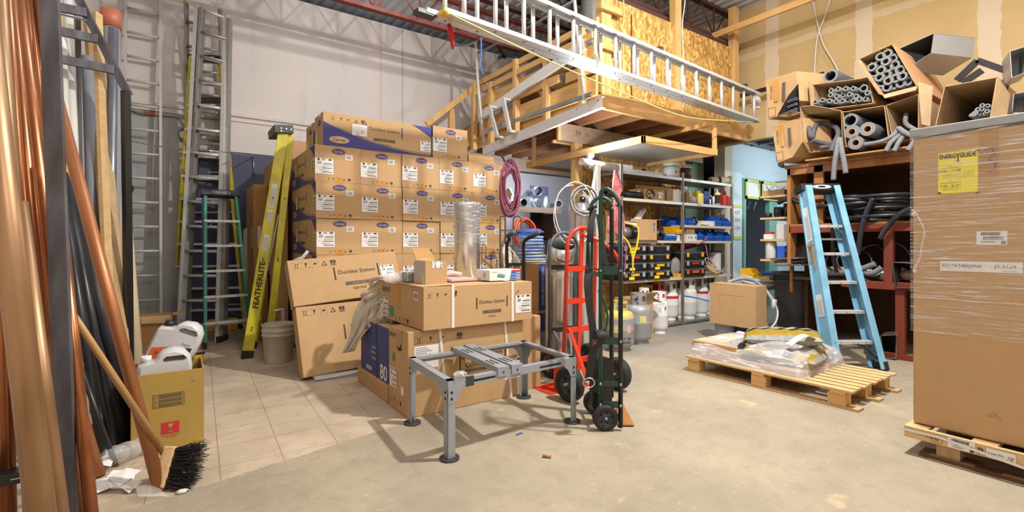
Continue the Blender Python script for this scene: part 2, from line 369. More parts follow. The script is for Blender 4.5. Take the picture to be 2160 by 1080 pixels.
class MB:
    def __init__(s, m='cardboard', M=None):
        s.v = []; s.f = []; s.fm = []; s.sm = []; s.names = []; s.m = m; s.M = M or Matrix(); s.stack = []
    def push(s, M): s.stack.append(s.M); s.M = s.M @ M; return s
    def pop(s): s.M = s.stack.pop(); return s
    def mi(s, m=None):
        m = m or s.m
        if m not in s.names: s.names.append(m)
        return s.names.index(m)
    def add(s, vs, fs, m=None, smooth=False):
        b = len(s.v); s.v += [s.M @ Vector(v) for v in vs]; k = s.mi(m)
        for f in fs: s.f.append(tuple(b+i for i in f)); s.fm.append(k); s.sm.append(smooth)
        return s
    def box(s, c, d, m=None, R=None):
        cx, cy, cz = c; x, y, z = d[0]/2, d[1]/2, d[2]/2
        vs = [Vector((i*x, j*y, k*z)) for i in (-1, 1) for j in (-1, 1) for k in (-1, 1)]
        if R is not None: vs = [R @ v for v in vs]
        vs = [v + Vector(c) for v in vs]
        return s.add(vs, [(0, 1, 3, 2), (4, 6, 7, 5), (0, 4, 5, 1), (2, 3, 7, 6), (0, 2, 6, 4), (1, 5, 7, 3)], m)
    def bx(s, x0, x1, y0, y1, z0, z1, m=None):
        return s.box(((x0+x1)/2, (y0+y1)/2, (z0+z1)/2), (abs(x1-x0), abs(y1-y0), abs(z1-z0)), m)
    def quad(s, a, b, c, d, m=None): return s.add([a, b, c, d], [(0, 1, 2, 3)], m)
    def slab(s, a, b, c, d, t, m=None):
        a, b, c, d = map(Vector, (a, b, c, d)); n = (b-a).cross(d-a).normalized()*t
        return s.add([a, b, c, d, a+n, b+n, c+n, d+n], [(3, 2, 1, 0), (4, 5, 6, 7), (0, 1, 5, 4), (1, 2, 6, 5), (2, 3, 7, 6), (3, 0, 4, 7)], m)
    def bar(s, a, b, w, h, up=(0, 0, 1), m=None):
        a, b = Vector(a), Vector(b); d = b-a
        F = frame((a+b)/2, d, z=up if abs(d.normalized().dot(Vector(up).normalized())) < .98 else (1, 0, 0))
        s.push(F); s.box((0, 0, 0), (d.length, w, h), m); s.pop(); return s
    def tube(s, pts, r, n=10, m=None, closed=False, caps=True, smooth=True):
        P = [Vector(p) for p in pts]; K = len(P)
        rr = r if isinstance(r, (list, tuple)) else [r]*K
        T = []
        for i in range(K):
            if closed: t = P[(i+1) % K]-P[i-1]
            else: t = P[min(i+1, K-1)]-P[max(i-1, 0)]
            T.append(t.normalized() if t.length > 1e-9 else Vector((0, 0, 1)))
        u = T[0].orthogonal().normalized(); vs = []
        for i in range(K):
            u = (u - T[i]*u.dot(T[i])); u = u.normalized() if u.length > 1e-6 else T[i].orthogonal().normalized()
            w2 = T[i].cross(u)
            for k in range(n):
                a = 2*PI*k/n; vs.append(P[i]+(u*math.cos(a)+w2*math.sin(a))*rr[i])
        fs = []
        for i in range(K if closed else K-1):
            j = (i+1) % K
            for k in range(n): fs.append((i*n+k, i*n+(k+1) % n, j*n+(k+1) % n, j*n+k))
        s.add(vs, fs, m, smooth)
        if caps and not closed:
            b = len(s.v)-len(vs); k = s.mi(m)
            s.f.append(tuple(b+i for i in reversed(range(n)))); s.fm.append(k); s.sm.append(False)
            s.f.append(tuple(b+(K-1)*n+i for i in range(n))); s.fm.append(k); s.sm.append(False)
        return s
    def cyl(s, a, b, r, r2=None, n=16, m=None, caps=True):
        return s.tube([a, b], [r, r if r2 is None else r2], n, m, caps=caps)
    def pipe(s, a, b, r, ri, n=16, m=None, mi=None):
        a, b = Vector(a), Vector(b); d = (b-a).normalized(); u = d.orthogonal().normalized(); w2 = d.cross(u); vs = []
        for p, q in ((a, r), (b, r), (b, ri), (a, ri)):
            for k in range(n): t = 2*PI*k/n; vs.append(p+(u*math.cos(t)+w2*math.sin(t))*q)
        def rg(i, j): return [(i*n+k, i*n+(k+1) % n, j*n+(k+1) % n, j*n+k) for k in range(n)]
        s.add(vs, rg(0, 1), m, True); b0 = len(s.v)-len(vs)
        for i, j, mm, sm in ((1, 2, m, False), (2, 3, mi or m, True), (3, 0, m, False)):
            k = s.mi(mm)
            for f in rg(i, j): s.f.append(tuple(b0+x for x in f)); s.fm.append(k); s.sm.append(sm)
        return s
    def lathe(s, prof, o=(0, 0, 0), n=24, m=None, smooth=True):
        o = Vector(o); vs = []
        for r, z in prof:
            for k in range(n): a = 2*PI*k/n; vs.append(o+Vector((r*math.cos(a), r*math.sin(a), z)))
        fs = []
        for i in range(len(prof)-1):
            for k in range(n): fs.append((i*n+k, i*n+(k+1) % n, (i+1)*n+(k+1) % n, (i+1)*n+k))
        return s.add(vs, fs, m, smooth)
    def prism(s, pts, d0, d1, m=None, smooth=False):
        # pts: outline in local x,z; extruded along local y from d0 to d1
        n = len(pts); vs = [(p[0], d0, p[1]) for p in pts]+[(p[0], d1, p[1]) for p in pts]
        fs = [tuple(range(n)), tuple(reversed(range(n, 2*n)))]+[(i, n+i, n+(i+1) % n, (i+1) % n) for i in range(n)]
        return s.add(vs, fs, m, smooth)
    def disc(s, c, n_, r, m=None, n=20, ry=None):
        c = Vector(c); N_ = Vector(n_).normalized(); u = (Vector((0, 0, 1)).cross(N_)); u = u.normalized() if u.length > 1e-4 else Vector((1, 0, 0)); w2 = N_.cross(u)
        return s.add([c+u*math.cos(2*PI*k/n)*r+w2*math.sin(2*PI*k/n)*(ry or r) for k in range(n)], [tuple(range(n))], m)
    def ball(s, c, r, m=None, n=12, sc_=(1, 1, 1)):
        prof = [(max(.0001, math.sin(PI*i/(n//2)))*r, -math.cos(PI*i/(n//2))*r) for i in range(n//2+1)]
        s.push(Matrix.Translation(c) @ Matrix.Diagonal((*sc_, 1))); s.lathe(prof, n=n, m=m); s.pop(); return s
    def text(s, t, h=None, w=None, m=None, shear=0.0, bold=0.0, at=(0, 0), z=0.0):
        # on the local XY plane (x right, y up), centred at 'at'
        vs, fs, W_, H_ = text_geo(t, shear, bold)
        if not vs: return s
        if h and w: kx, ky = w/W_, h/H_
        elif w: kx = ky = w/W_
        else: kx = ky = h/H_
        return s.add([(at[0]+v.x*kx, at[1]+v.y*ky, z) for v in vs], fs, m)
    def rect(s, x0, x1, y0, y1, m=None, z=0.0): return s.add([(x0, y0, z), (x1, y0, z), (x1, y1, z), (x0, y1, z)], [(0, 1, 2, 3)], m)
    def ell(s, cx, cy, rx, ry, m=None, z=0.0, n=28): return s.add([(cx+rx*math.cos(2*PI*k/n), cy+ry*math.sin(2*PI*k/n), z) for k in range(n)], [tuple(range(n))], m)
    def mesh(s, name, off):
        me = bpy.data.meshes.new(name); off = Vector(off)
        me.from_pydata([v-off for v in s.v], [], s.f)
        for x in s.names: me.materials.append(MATS[x])
        me.polygons.foreach_set('material_index', s.fm); me.polygons.foreach_set('use_smooth', s.sm); me.update()
        return me
def wloc(o):
    p = Vector((0, 0, 0))
    while o is not None: p += o.location; o = o.parent
    return p
def obj(name, mb, parent=None, bevel=0.0, label=None, loc=None, stuff=False, segs=2):
    # mesh vertices are given in room coordinates; the object's origin goes to loc (or its thing's origin)
    pl = wloc(parent) if parent else Vector((0, 0, 0)); l = Vector(loc) if loc is not None else pl
    me = mb.mesh(name, l); o = bpy.data.objects.new(name, me); col.objects.link(o); o.location = l-pl if parent else l
    if parent: o.parent = parent
    if label: o['label'] = label
    if stuff: o['kind'] = 'stuff'
    if bevel > 0:
        b = o.modifiers.new('bevel', 'BEVEL'); b.width = bevel; b.segments = segs; b.limit_method = 'ANGLE'; b.angle_limit = .6
    return o
def thing(name, label, cat, loc=(0, 0, 0), group=None):
    o = bpy.data.objects.new(name, None); col.objects.link(o); o.location = loc; o.empty_display_size = .1
    o['label'] = label; o['category'] = cat
    if group: o['group'] = group
    return o
def tag(o, label, cat, group=None):
    o['label'] = label; o['category'] = cat
    if group: o['group'] = group
    return o
def one(name, mb, label, cat, loc, group=None, bevel=0.0, segs=2):
    return tag(obj(name, mb, None, bevel, None, loc, segs=segs), label, cat, group)
def struct(name, mb, parent=None, bevel=0.0, loc=None):
    o = obj(name, mb, parent, bevel, loc=loc)
    if not parent: o['kind'] = 'structure'
    return o
def dup(root, loc, rz=None, label=None, group=None, rot=None):
    r = root.copy(); col.objects.link(r); r.location = loc
    if rz is not None: r.rotation_euler = (0, 0, rz)
    if rot is not None: r.rotation_euler = rot
    if label: r['label'] = label
    if group: r['group'] = group
    for ch in list(root.children):
        c = ch.copy(); col.objects.link(c); c.parent = r
        for g in ch.children:
            d = g.copy(); col.objects.link(d); d.parent = c
    return r
def lerp(a, b, t): return Vector(a)*(1-t)+Vector(b)*t
ORD = ['first', 'second', 'third', 'fourth', 'fifth', 'sixth', 'seventh', 'eighth', 'ninth', 'tenth', 'eleventh', 'twelfth', 'thirteenth', 'fourteenth', 'fifteenth', 'sixteenth', 'seventeenth', 'eighteenth', 'nineteenth', 'twentieth']
# ================================================================== the room
XL, YB, XR, ZC = -.74, 7.8, 7.6, 5.02
m = MB('floor_surface'); m.bx(XL-.2, 13, -3, 8.4, -.1, 0); struct('floor', m)
m = MB('wall_back_surface'); m.bx(XL-.2, 9.5, YB, YB+.2, 0, 4.88); struct('wall_back', m)
m = MB('wall_left_surface'); m.bx(XL-.2, XL, -3, YB, 0, ZC); struct('wall_left', m)
m = MB('wall_left_surface'); m.bx(XL, 13, -3, -2.8, 0, ZC); struct('wall_front', m)
m = MB('drywall_surface'); m.bx(XR, XR+.14, -2.8, 8.0, 2.87, ZC); m.bx(XR, XR+.14, -2.8, 2.6, 0, 2.87); struct('wall_right', m)
m = MB('pale_blue_wall'); m.bx(8.1, 8.42, 4.75, 4.80, 0, 3.03); m.bx(9.62, 12.9, 4.75, 4.80, 0, 3.03); m.bx(8.42, 9.62, 4.75, 4.80, 2.40, 3.03)
m.bx(7.86, 8.1, 4.75, 4.95, 0, 3.0, 'beige_end'); struct('wall_side_room', m)
m = MB('dark_room'); m.bx(XR+.14, 13, -2.8, 4.75, 3.05, 3.12); m.bx(12.9, 13, -2.8, 7.5, 0, 3.05, 'pale_blue_wall')
m.bx(8.1, 12.9, 7.2, 7.3, 0, 3.0); m.bx(8.1, 12.9, 4.95, 7.2, 2.95, 3.0)
for k in range(5): m.bx(XR+.14, 12.9, 1.0+k*.9, 1.03+k*.9, 3.0, 3.05, 'galvanized_dull')
for k in range(7): m.bx(8.0+k*.7, 8.03+k*.7, 0, 4.75, 3.0, 3.05, 'galvanized_dull')
struct('ceiling_side_room', m)
m = MB('green_wall'); m.bx(5.0, 7.86, 5.16, 5.20, 0, 3.03); m.bx(4.98, 6.95, 4.90, 4.94, 0, 2.58, 'osb'); struct('wall_shelf_side', m)
# corrugated roof deck, ribs running away from the camera
m = MB('deck_surface'); pts = []; x = XL-.2
while x < 9.4:
    pts += [(x, ZC), (x+.07, ZC), (x+.09, ZC+.05), (x+.15, ZC+.05)]; x += .17
vs = [(p[0], -3, p[1]) for p in pts]+[(p[0], 8.4, p[1]) for p in pts]; n = len(pts)
m.add(vs, [(i, i+1, n+i+1, n+i) for i in range(n-1)]); m.bx(XL-.2, 9.5, 8.38, 8.4, 4.4, ZC+.1, 'dark_room')
m.bx(XL-.2, 9.5, -3, 8.4, ZC+.1, ZC+.14, 'dark_room'); struct('ceiling', m)
# open-web roof joists
for i, (jy, jm) in enumerate(((6.7, 'joist_red'), (5.57, 'joist_brown'), (4.47, 'joist_brown'))):
    m = MB(jm)
    for dy in (-.03, .03):
        m.bx(XL, 7.6, jy+dy-.004, jy+dy+.004, 4.50, 4.56); m.bx(XL, 7.6, jy+dy-.02, jy+dy+.02, 4.50, 4.508)
        m.bx(XL, 7.6, jy+dy-.02, jy+dy+.02, ZC-.05, ZC-.005)
    x = XL
    while x < 7.2:
        m.cyl((x, jy, ZC-.03), (x+.34, jy, 4.54), .014, n=6); m.cyl((x+.34, jy, 4.54), (x+.68, jy, ZC-.03), .014, n=6)
        m.bx(x+.335, x+.36, jy-.012, jy+.012, 4.54, ZC-.02); x += .68
    struct('trim_%d' % (i+1), m)
# ledge mouldings on the back wall
m = MB('wall_left_surface'); m.bx(XL, 4.3, YB-.035, YB, 3.00, 3.035); m.bx(XL, 4.3, YB-.02, YB, 2.93, 2.945); struct('trim_4', m)
m = MB('dark_room'); m.bx(.18, 3.9, YB-.012, YB-.001, .03, .12); struct('baseboard_back', m)

# side-room door with its taped transom
m = MB('teal_frame')
m.bx(8.42, 8.50, 4.72, 4.80, 0, 2.40); m.bx(9.32, 9.62, 4.72, 4.80, 0, 2.40); m.bx(8.5, 9.32, 4.72, 4.80, 2.34, 2.40); m.bx(8.5, 9.32, 4.73, 4.80, 2.04, 2.07)
dr = struct('door_1', m, loc=(8.42, 4.72, 0))
m = MB('paper_white'); m.bx(8.50, 8.90, 4.700, 4.708, 2.06, 2.36); m.bx(9.03, 9.6, 4.700, 4.708, 2.05, 2.33); obj('paper', m, dr)
m = MB('tape_yellow')
for a, b in ((8.44, 8.93), (9.0, 9.63)):
    m.bx(a, b, 4.690, 4.698, 2.33, 2.38); m.bx(a, b, 4.690, 4.698, 2.03, 2.075); m.bx(a, a+.05, 4.690, 4.698, 2.03, 2.38); m.bx(b-.04, b, 4.690, 4.698, 2.03, 2.38)
obj('masking_tape', m, dr)
m = MB('galvanized_dull')
for k in range(4): m.bar((8.5+k*.22, 5.0, 2.03), (8.61+k*.22, 5.0, 1.86), .012, .012); m.bar((8.61+k*.22, 5.0, 1.86), (8.72+k*.22, 5.0, 2.03), .012, .012)
obj('lattice', m, dr)
# paper notice taped to the side-room wall end
m = MB('paper_white'); m.bx(8.13, 8.38, 4.742, 4.748, 1.32, 1.88); m.bx(8.12, 8.39, 4.736, 4.741, 1.85, 1.90, 'tape_yellow'); m.bx(8.12, 8.39, 4.736, 4.741, 1.28, 1.34, 'tape_yellow')
m.push(frame((8.25, 4.740, 1.6), (1, 0, 0), (0, 0, 1)))
for t, y in (('KEEP', .17), ('DOOR', .03), ('CLEAR', -.11)): m.text(t, h=.06, w=.17, m='ink_grey', at=(0, y), z=0)
m.pop(); one('paper_notice', m, 'white paper notice with yellow tape above and below on the pale blue wall end', 'notice', (8.25, 4.74, 1.3))
# beyond the door: a dark rack with cartons
T = thing('storage_shelf', 'dark steel shelving seen through the teal doorway', 'shelf', (8.9, 5.7, 0))
for x in (8.45, 9.9):
    for y in (5.5, 5.96): m = MB('dark_room'); m.bx(x, x+.04, y, y+.04, 0, 2.1); obj('upright', m, T)
for z in (.45, .95, 1.5): m = MB('black_plastic'); m.bx(8.45, 9.94, 5.5, 6.0, z, z+.03); obj('shelf_board', m, T)
for i, (x0, x1, z, h, mt, lb) in enumerate(((8.95, 9.4, 1.53, .38, 'cardboard_dark', 'brown carton on the upper shelf beyond the doorway'), (9.2, 9.6, .98, .42, 'grey_bin_dark', 'dark grey carton on the middle shelf beyond the doorway'),
        (9.2, 9.55, .48, .34, 'cardboard_dark', 'brown carton with white label on the lower shelf beyond the doorway'))):
    m = MB(mt); m.bx(x0, x1, 5.5, 5.9, z, z+h); b_ = one('carton', m, lb, 'box', (x0, 5.5, z), bevel=.004)
    if i == 2: m = MB('label_white'); m.bx(x0+.04, x1-.06, 5.496, 5.499, z+.08, z+.24); obj('shipping_label', m, b_)

# ================================================================== mezzanine
MX, MY, MZ = 4.27, 4.2, 2.86
T = thing('mezzanine', 'raw timber loft platform with chipboard wall above the shelving', 'mezzanine', (5.15, 5.1, 0))
m = MB('wood_pine_x'); m.bx(MX, XR-.01, MY-.02, MY+.03, MZ, 3.07); obj('front_beam', m, T, .003)
m = MB('wood_pine'); m.bx(MX-.01, MX+.04, MY+.03, YB-.01, MZ, 3.04); obj('edge_beam', m, T, .003)
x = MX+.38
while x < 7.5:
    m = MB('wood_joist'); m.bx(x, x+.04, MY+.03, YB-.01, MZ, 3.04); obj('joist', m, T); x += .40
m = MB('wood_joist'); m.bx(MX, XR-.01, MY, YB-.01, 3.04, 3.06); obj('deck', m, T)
m = MB('wood_grey'); m.bx(MX+.05, XR-.01, 5.0, 5.09, 2.62, MZ)
m.push(frame((4.95, 4.998, 2.76), (1, 0, 0), (0, 0, 1))); m.text('34', h=.07, m='print_grey', at=(-.32, 0)); m.text('13', h=.06, m='print_grey', at=(-.15, -.01)); m.text('58', h=.07, m='print_grey', at=(.42, -.02)); m.pop()
obj('cross_beam', m, T, .003, label='wide grey-brown beam with pencilled numbers')
m = MB('wood_grey'); m.bx(MX-.7, XR-.01, 7.55, 7.64, 2.62, MZ); obj('cross_beam', m, T, .003, label='wide grey-brown beam along the back wall')
p = PY(1219, 400, 5.05)
m = MB('wood_pine_z'); m.bx(p.x-.10, p.x-.01, 5.0, 5.09, 0, 2.62); obj('post', m, T, .003)
m = MB('wood_pine_z'); m.bx(p.x, p.x+.04, 5.0, 5.12, 0, 2.62); m.bx(p.x+.04, p.x+.3, 5.06, 5.08, 1.2, 2.62, 'osb'); obj('post', m, T)
m = MB('wood_pine_z'); m.bx(MX+.0, MX+.05, 5.0, 5.04, 2.62, MZ); m.bx(MX, MX+.42, 5.10, 5.14, 2.60, 2.64); obj('bracket_block', m, T)
# chipboard wall at the platform front
zt = 4.30
for a, b in ((4.45, 4.86), (4.865, 5.74), (5.86, 7.22)):
    m = MB('osb'); m.bx(a, b, MY+.04, MY+.052, 3.06, zt); obj('chipboard_panel', m, T)
m = MB('red_wood'); m.bx(4.855, 4.872, MY+.03, MY+.04, 3.0, zt-.12); m.bx(4.855, 4.95, MY+.01, MY+.04, 2.98, 3.01); obj('joint_strip', m, T)
for a, b, t in ((4.28, 4.345, 4.95), (4.35, 4.45, 4.95), (5.73, 5.86, 4.95), (7.21, 7.34, 4.95)):
    m = MB('wood_pine_z'); m.bx(a, b, MY-.005, MY+.10, 3.07, t); obj('stud', m, T, .003)
for z, a, b in ((4.06, 4.22, 4.62), (3.58, 4.22, 4.60)):
    m = MB('wood_pine_x'); m.bx(a, b, MY-.055, MY-.01, z, z+.09); obj('nailer', m, T, .003)
m = MB('joist_brown'); m.bx(4.5, XR-.02, MY+.12, MY+.17, 4.33, 4.42); obj('angle_iron', m, T)
m = MB('hose_white'); m.tube(spline([(5.94, MY-.03, 5.0), (5.90, MY-.03, 4.6), (5.86, MY-.02, 4.3), (5.88, MY-.02, 3.9), (5.84, MY-.03, 3.6), (5.87, MY-.03, 3.1)], 6), .008, 6); obj('cable', m, T)
m = MB('rope_yellow'); m.tube(spline([(4.52, MY-.05, 4.9), (4.55, MY-.06, 4.5), (4.60, MY-.07, 4.2), (4.59, MY-.07, 3.9), (4.60, MY-.06, 3.2)], 6), .006, 5); obj('cord', m, T)
# guard rail boards and posts along the left edge
def ry(px): return PX(px, 300, MX-.03).y
for a, b, z0, z1, dx in ((1010, 1268, 3.86, 3.95, -.06), (1028, 1262, 3.70, 3.78, -.10), (1015, 1262, 3.49, 3.66, -.03), (1024, 1190, 3.34, 3.44, -.10), (1015, 1262, 3.02, 3.27, -.03), (1200, 1262, 3.30, 3.44, -.05)):
    m = MB('wood_pine'); m.bx(MX+dx-.04, MX+dx, min(ry(a), 7.7), ry(b), z0, z1); obj('rail_board', m, T, .003)
for px, z1 in ((1009, 3.95), (1045, 3.8), (1098, 3.95), (1162, 3.92), (1238, 3.95)):
    y = ry(px); m = MB('wood_pine_z'); m.bx(MX-.15, MX-.07, y-.04, y+.04, 2.80, z1); obj('rail_post', m, T, .003)
for a, b in (((1.0, 0), (0, 0)),):
    m = MB('wood_pine_z')
    q0, q1 = PY(1006, 180, 7.1), PY(900, 262, 7.1); m.bar(q0, q1, .04, .09); obj('handrail', m, T, .003)
    m = MB('wood_pine_z'); q = PY(953, 225, 7.14); m.bx(q.x-.045, q.x+.045, 7.12, 7.2, .0, q.z-.03); obj('newel_post', m, T, .003)
    m = MB('wood_pine_x'); q = PY(1000, 300, 7.2)
    m.bar((q.x+.3, 7.25, q.z+.35), (q.x-1.6, 7.25, q.z-1.0), .04, .24); m.bar((q.x+.3, 7.7, q.z+.35), (q.x-1.6, 7.7, q.z-1.0), .04, .24)
    for k in range(7): m.bx(q.x+.12-k*.25, q.x+.37-k*.25, 7.25, 7.72, q.z+.22-k*.18, q.z+.26-k*.18)
    obj('stair_flight', m, T)
# frame hung below the platform
T = thing('hung_lumber_frame', 'long timber frame hung under the loft above the bare lamp', 'rack', (5.2, 4.8, 2.40))
x0, y0, x1, y1, z0, z1 = 4.54, 3.77, 5.98, 6.05, 2.40, 2.49
for nm, a in (('long_bar', (x0, x0+.04, y0, y1, z0, z1)), ('front_bar', (x0, x1+.06, y0, y0+.04, z0, z1)), ('long_bar', (x1, x1+.04, y0-.03, y1, z0, z1)), ('back_bar', (x0, x1+.04, y1, y1+.04, z0, z1))):
    m = MB('wood_pine' if 'long' in nm else 'wood_pine_x'); m.bx(*a); obj(nm, m, T, .003)
m = MB('white_metal_dirty'); m.bx(x0+.04, x1, y0+.04, y1, z1-.04, z1-.02); obj('board', m, T)
for x, y, z in ((x0-.04, 5.86, 2.86), (x1-.05, y0-.04, 2.86), (x1-.04, 5.9, 2.86)):
    m = MB('wood_pine_z'); m.bx(x, x+.06, y, y+.04, z0, z); obj('hanger', m, T, .003)
m = MB('wood_pine'); m.bx(x1-.05, x1-.01, y0, 5.2, 2.80, 2.86); obj('top_strip', m, T)
for i, (dx, px) in enumerate(((.32, 1297), (.44, 1310))):
    m = MB('white_metal'); m.push(Matrix.Translation((x0+.12+i*.16, 4.05+i*.05, z1)));
    m.bx(0, .10, 0, 1.5, 0, .006); m.bx(0, .006, 0, 1.5, 0, .04); m.bx(.094, .10, 0, 1.5, 0, .04); m.pop()
    one('metal_channel', m, 'white folded metal channel lying on the hung frame, %s one' % ('left' if i == 0 else 'right'), 'metal channel', (x0+.12, 4.05, z1), 'white channels on the hung frame')
# loose timber up high along the drywall
m = MB('wood_pine'); m.bx(6.98, 7.02, 1.2, 4.5, 4.46, 4.55); m.bx(6.9, 7.59, 4.36, 4.40, 4.35, 4.46)
one('timber_beam', m, 'long raw timber running under the roof beside the drywall', 'timber', (7.0, 4.5, 4.46))
T = thing('wall_bracket', 'black steel arm on the drywall holding the far end of the hung ladder', 'bracket', (7.5, 3.8, 3.55))
m = MB('black_gloss'); m.bar((7.4, 4.2, 3.57), (7.4, 3.0, 3.57), .03, .06); m.bar((7.4, 3.8, 3.57), (7.6, 3.8, 3.57), .05, .05); obj('arm', m, T)
m = MB('plastic_wrap_grey'); m.ball((7.0, 3.74, 3.30), .07, sc_=(1, 1, 1.1)); m.tube(spline([(6.95, 3.7, 3.4), (7.05, 3.76, 3.35), (6.98, 3.8, 3.25), (7.03, 3.7, 3.2)], 5), .02, 6); obj('plastic_wrapping', m, T)
# loft contents
m = MB('duct_sheet'); q = PY(1248, 20, 5.2)
for k in range(14): m.cyl((q.x, 5.2, 3.9+k*.08), (q.x, 5.2, 3.975+k*.08), .155, n=28, caps=False); m.cyl((q.x, 5.2, 3.975+k*.08), (q.x, 5.2, 3.98+k*.08), .157, n=28, caps=False)
one('spiral_duct', m, 'vertical spiral galvanized duct behind the loft rail', 'duct', (q.x, 5.2, 3.06))
m = MB('yellow_plastic'); m.bx(4.7, 5.3, 4.9, 5.6, 3.062, 3.6); one('tool_case', m, 'yellow case standing on the loft behind the rail', 'case', (5, 5.2, 3.06), bevel=.02)
m = MB('cardboard_dark'); m.bx(4.5, 5.0, 5.75, 6.2, 3.062, 3.52); one('carton', m, 'brown carton on the loft behind the guard rail', 'box', (4.7, 5.9, 3.06), bevel=.004)
# ================================================================== hung extension ladder and rack metalwork
def rail_c(m, F, L, w, h, t=.004):
    # C shaped rail: web in local xy (width w along y), lips h along z
    m.push(F); m.box((L/2, 0, 0), (L, w, t)); m.box((L/2, -w/2, h/2-t/2), (L, t, h)); m.box((L/2, w/2, h/2-t/2), (L, t, h)); m.pop()
B0, B1 = D(906, 22, 3.62), D(1592, 264, 6.93); B0.z = B1.z = 2.945
ax = (B1-B0).normalized(); LL = (B1-B0).length; pr = ax.cross(Vector((0, 0, 1))).normalized()   # pr points towards the camera side
T = thing('hanging_extension_ladder', 'long two-section aluminium extension ladder hung on its side below the roof', 'ladder', (B0+B1)/2)
for s, (off, sh, W) in enumerate(((.045, .10, .41), (-.045, -.02, .45))):
    o = B0+pr*off+ax*sh
    for nm, z, up in (('rail', 0, 1), ('rail', W, -1)):
        m = MB('aluminium'); rail_c(m, frame(o+Vector((0, 0, z)), ax, z=(0, 0, up)), LL-.1, .086, .034)
        for k in range(16 if up > 0 else 0):
            m.disc(o+ax*(.18+k*.305)+Vector((0, 0, -.0035)), (0, 0, -1), .011, 'steel_dark', 10)
        r_ = obj(nm, m, T)
        if s == 0 and up > 0:
            m = MB('yellow_plastic'); m.push(frame(o-ax*.02, ax, z=(0, 0, 1))); m.box((.03, 0, .012), (.07, .088, .036)); m.pop(); obj('end_cap', m, r_, .004, label='yellow and white plastic end cap')
    for k in range(int((LL-.3)/.305)+1):
        q = o+ax*(.18+k*.305); m = MB('aluminium'); m.cyl(q, q+Vector((0, 0, W)), .019, n=10); obj('rung', m, T)
m = MB('steel_dark'); q = B0+pr*-.05-ax*.06; m.push(frame(q, ax, z=(0, 0, 1))); m.box((.05, 0, .0), (.16, .09, .03)); m.pop(); obj('foot', m, T)
for f in (.55, .93): m = MB('steel_dark'); q = lerp(B0, B1, f)+Vector((0, 0, .43)); m.bx(q.x-.03, q.x+.03, q.y-.06, q.y+.06, q.z, q.z+.04); obj('rung_lock', m, T)
m = MB('rope_yellow')
R0 = B0+ax*.1+pr*.09+Vector((0, 0, -.005)); pts = []
R1 = lerp(B0, B1, .62)+pr*.06+Vector((0, 0, -.24)); R2 = B1+pr*.05+Vector((0, 0, .0))
pts = [R0, lerp(R0, R1, .3)+Vector((0, 0, -.03)), lerp(R0, R1, .65)+Vector((0, 0, -.03)), R1, lerp(R1, R2, .45)+Vector((0, 0, -.02)), R2]
m.tube(spline(pts, 8), .0065, 6); m.ball(R0, .022, n=8)
q = lerp(B0, B1, .335)+pr*.09
m.tube(spline([q+Vector((0, 0, .11)), q+Vector((.02, -.01, .02)), q+Vector((0, -.01, -.03)), q+Vector((.03, 0, .04)), q+Vector((-.03, 0, .10))], 6), .008, 6)
one('ladder_rope', m, 'pale yellow rope strung along the hung extension ladder', 'rope', R0)
m = MB('cloth_red'); q = B0+ax*.22
for s in (1,):
    m.tube([q+Vector((0, 0, .46)), q+Vector((.01, 0, .38)), q+Vector((.0, 0, .30))], [.022, .02, .01], 8)
    m.tube([q+pr*-.08+Vector((0, 0, .0)), q+pr*-.08+Vector((0.01, 0, -.06)), q+pr*-.08+Vector((.03, 0, -.13)), q+pr*-.08+Vector((.035, 0, -.19))], [.015, .024, .02, .006], 8)
one('red_rag', m, 'red cloth flag tied to the near end of the hung ladder', 'cloth', q)
m = MB('string_blue'); q = D(1015, 80, 5.6); m.tube(spline([q, q+Vector((.0, 0, -.2)), q+Vector((-.01, 0, -.32)), q+Vector((.03, 0, -.42))], 5), .008, 5); one('blue_string', m, 'short blue string dangling from the hung metal rack', 'string', q)

# white metal ladder rack stored against the platform rail
T = thing('van_ladder_rack', 'white channel and chrome pole rack leaning along the loft guard rail', 'rack', (4.05, 5.6, 2.9))
XW = 4.07
def chan(a, b, w, m, lip=.03, nrm=(-1, 0, 0)):
    a, b = Vector(a), Vector(b); F = frame(a, b-a, z=nrm); rail_c(m, F, (b-a).length, w, lip)
for a, b, w in (((1010, 247), (1232, 92), .13), ((1018, 318), (1270, 214), .13)):
    m = MB('white_pvc'); A_, B_ = PX(*a, XW), PX(*b, XW)
    chan(A_, B_, w, m, -.05)
    F = frame(A_, B_-A_, z=(-1, 0, 0)); m.push(F); L_ = (B_-A_).length
    for k in range(8):
        if k in (0, 1, 6, 7): m.ell(.06+k*(L_-.12)/7, .03, .008, .008, 'hole_dark', .004, 8)
    m.pop(); obj('channel', m, T)
for a, b in (((1032, 224), (1049, 288)), ((1061, 208), (1075, 276))):
    m = MB('white_metal'); m.bar(PX(*a, XW-.13), PX(*b, XW-.13), .07, .03, (1, 0, 0)); m.bar(PX(*a, XW-.13), PX(*a, XW-.13)+Vector((.13, .0, 0)), .03, .03); m.bar(PX(*b, XW-.13), PX(*b, XW-.13)+Vector((.13, .0, 0)), .03, .03); obj('cross_piece', m, T)
m = MB('white_metal'); m.tube([PX(1003, 84, XW-.05), PX(1008, 170, XW-.05), PX(1020, 300, XW-.05)], .022, 10); obj('pole', m, T)
m = MB('white_metal'); m.tube([PX(1210, -20, XW-.05), PX(1222, 110, XW-.05), PX(1234, 214, XW-.05)], .022, 10); obj('pole', m, T)
m = MB('galvanized_dull'); chan(PX(1024, 275, XW-.06), PX(1246, 198, XW-.06), .045, m, -.03); obj('strut', m, T)
m = MB('galvanized_dull'); q = PX(1003, 84, XW-.05)
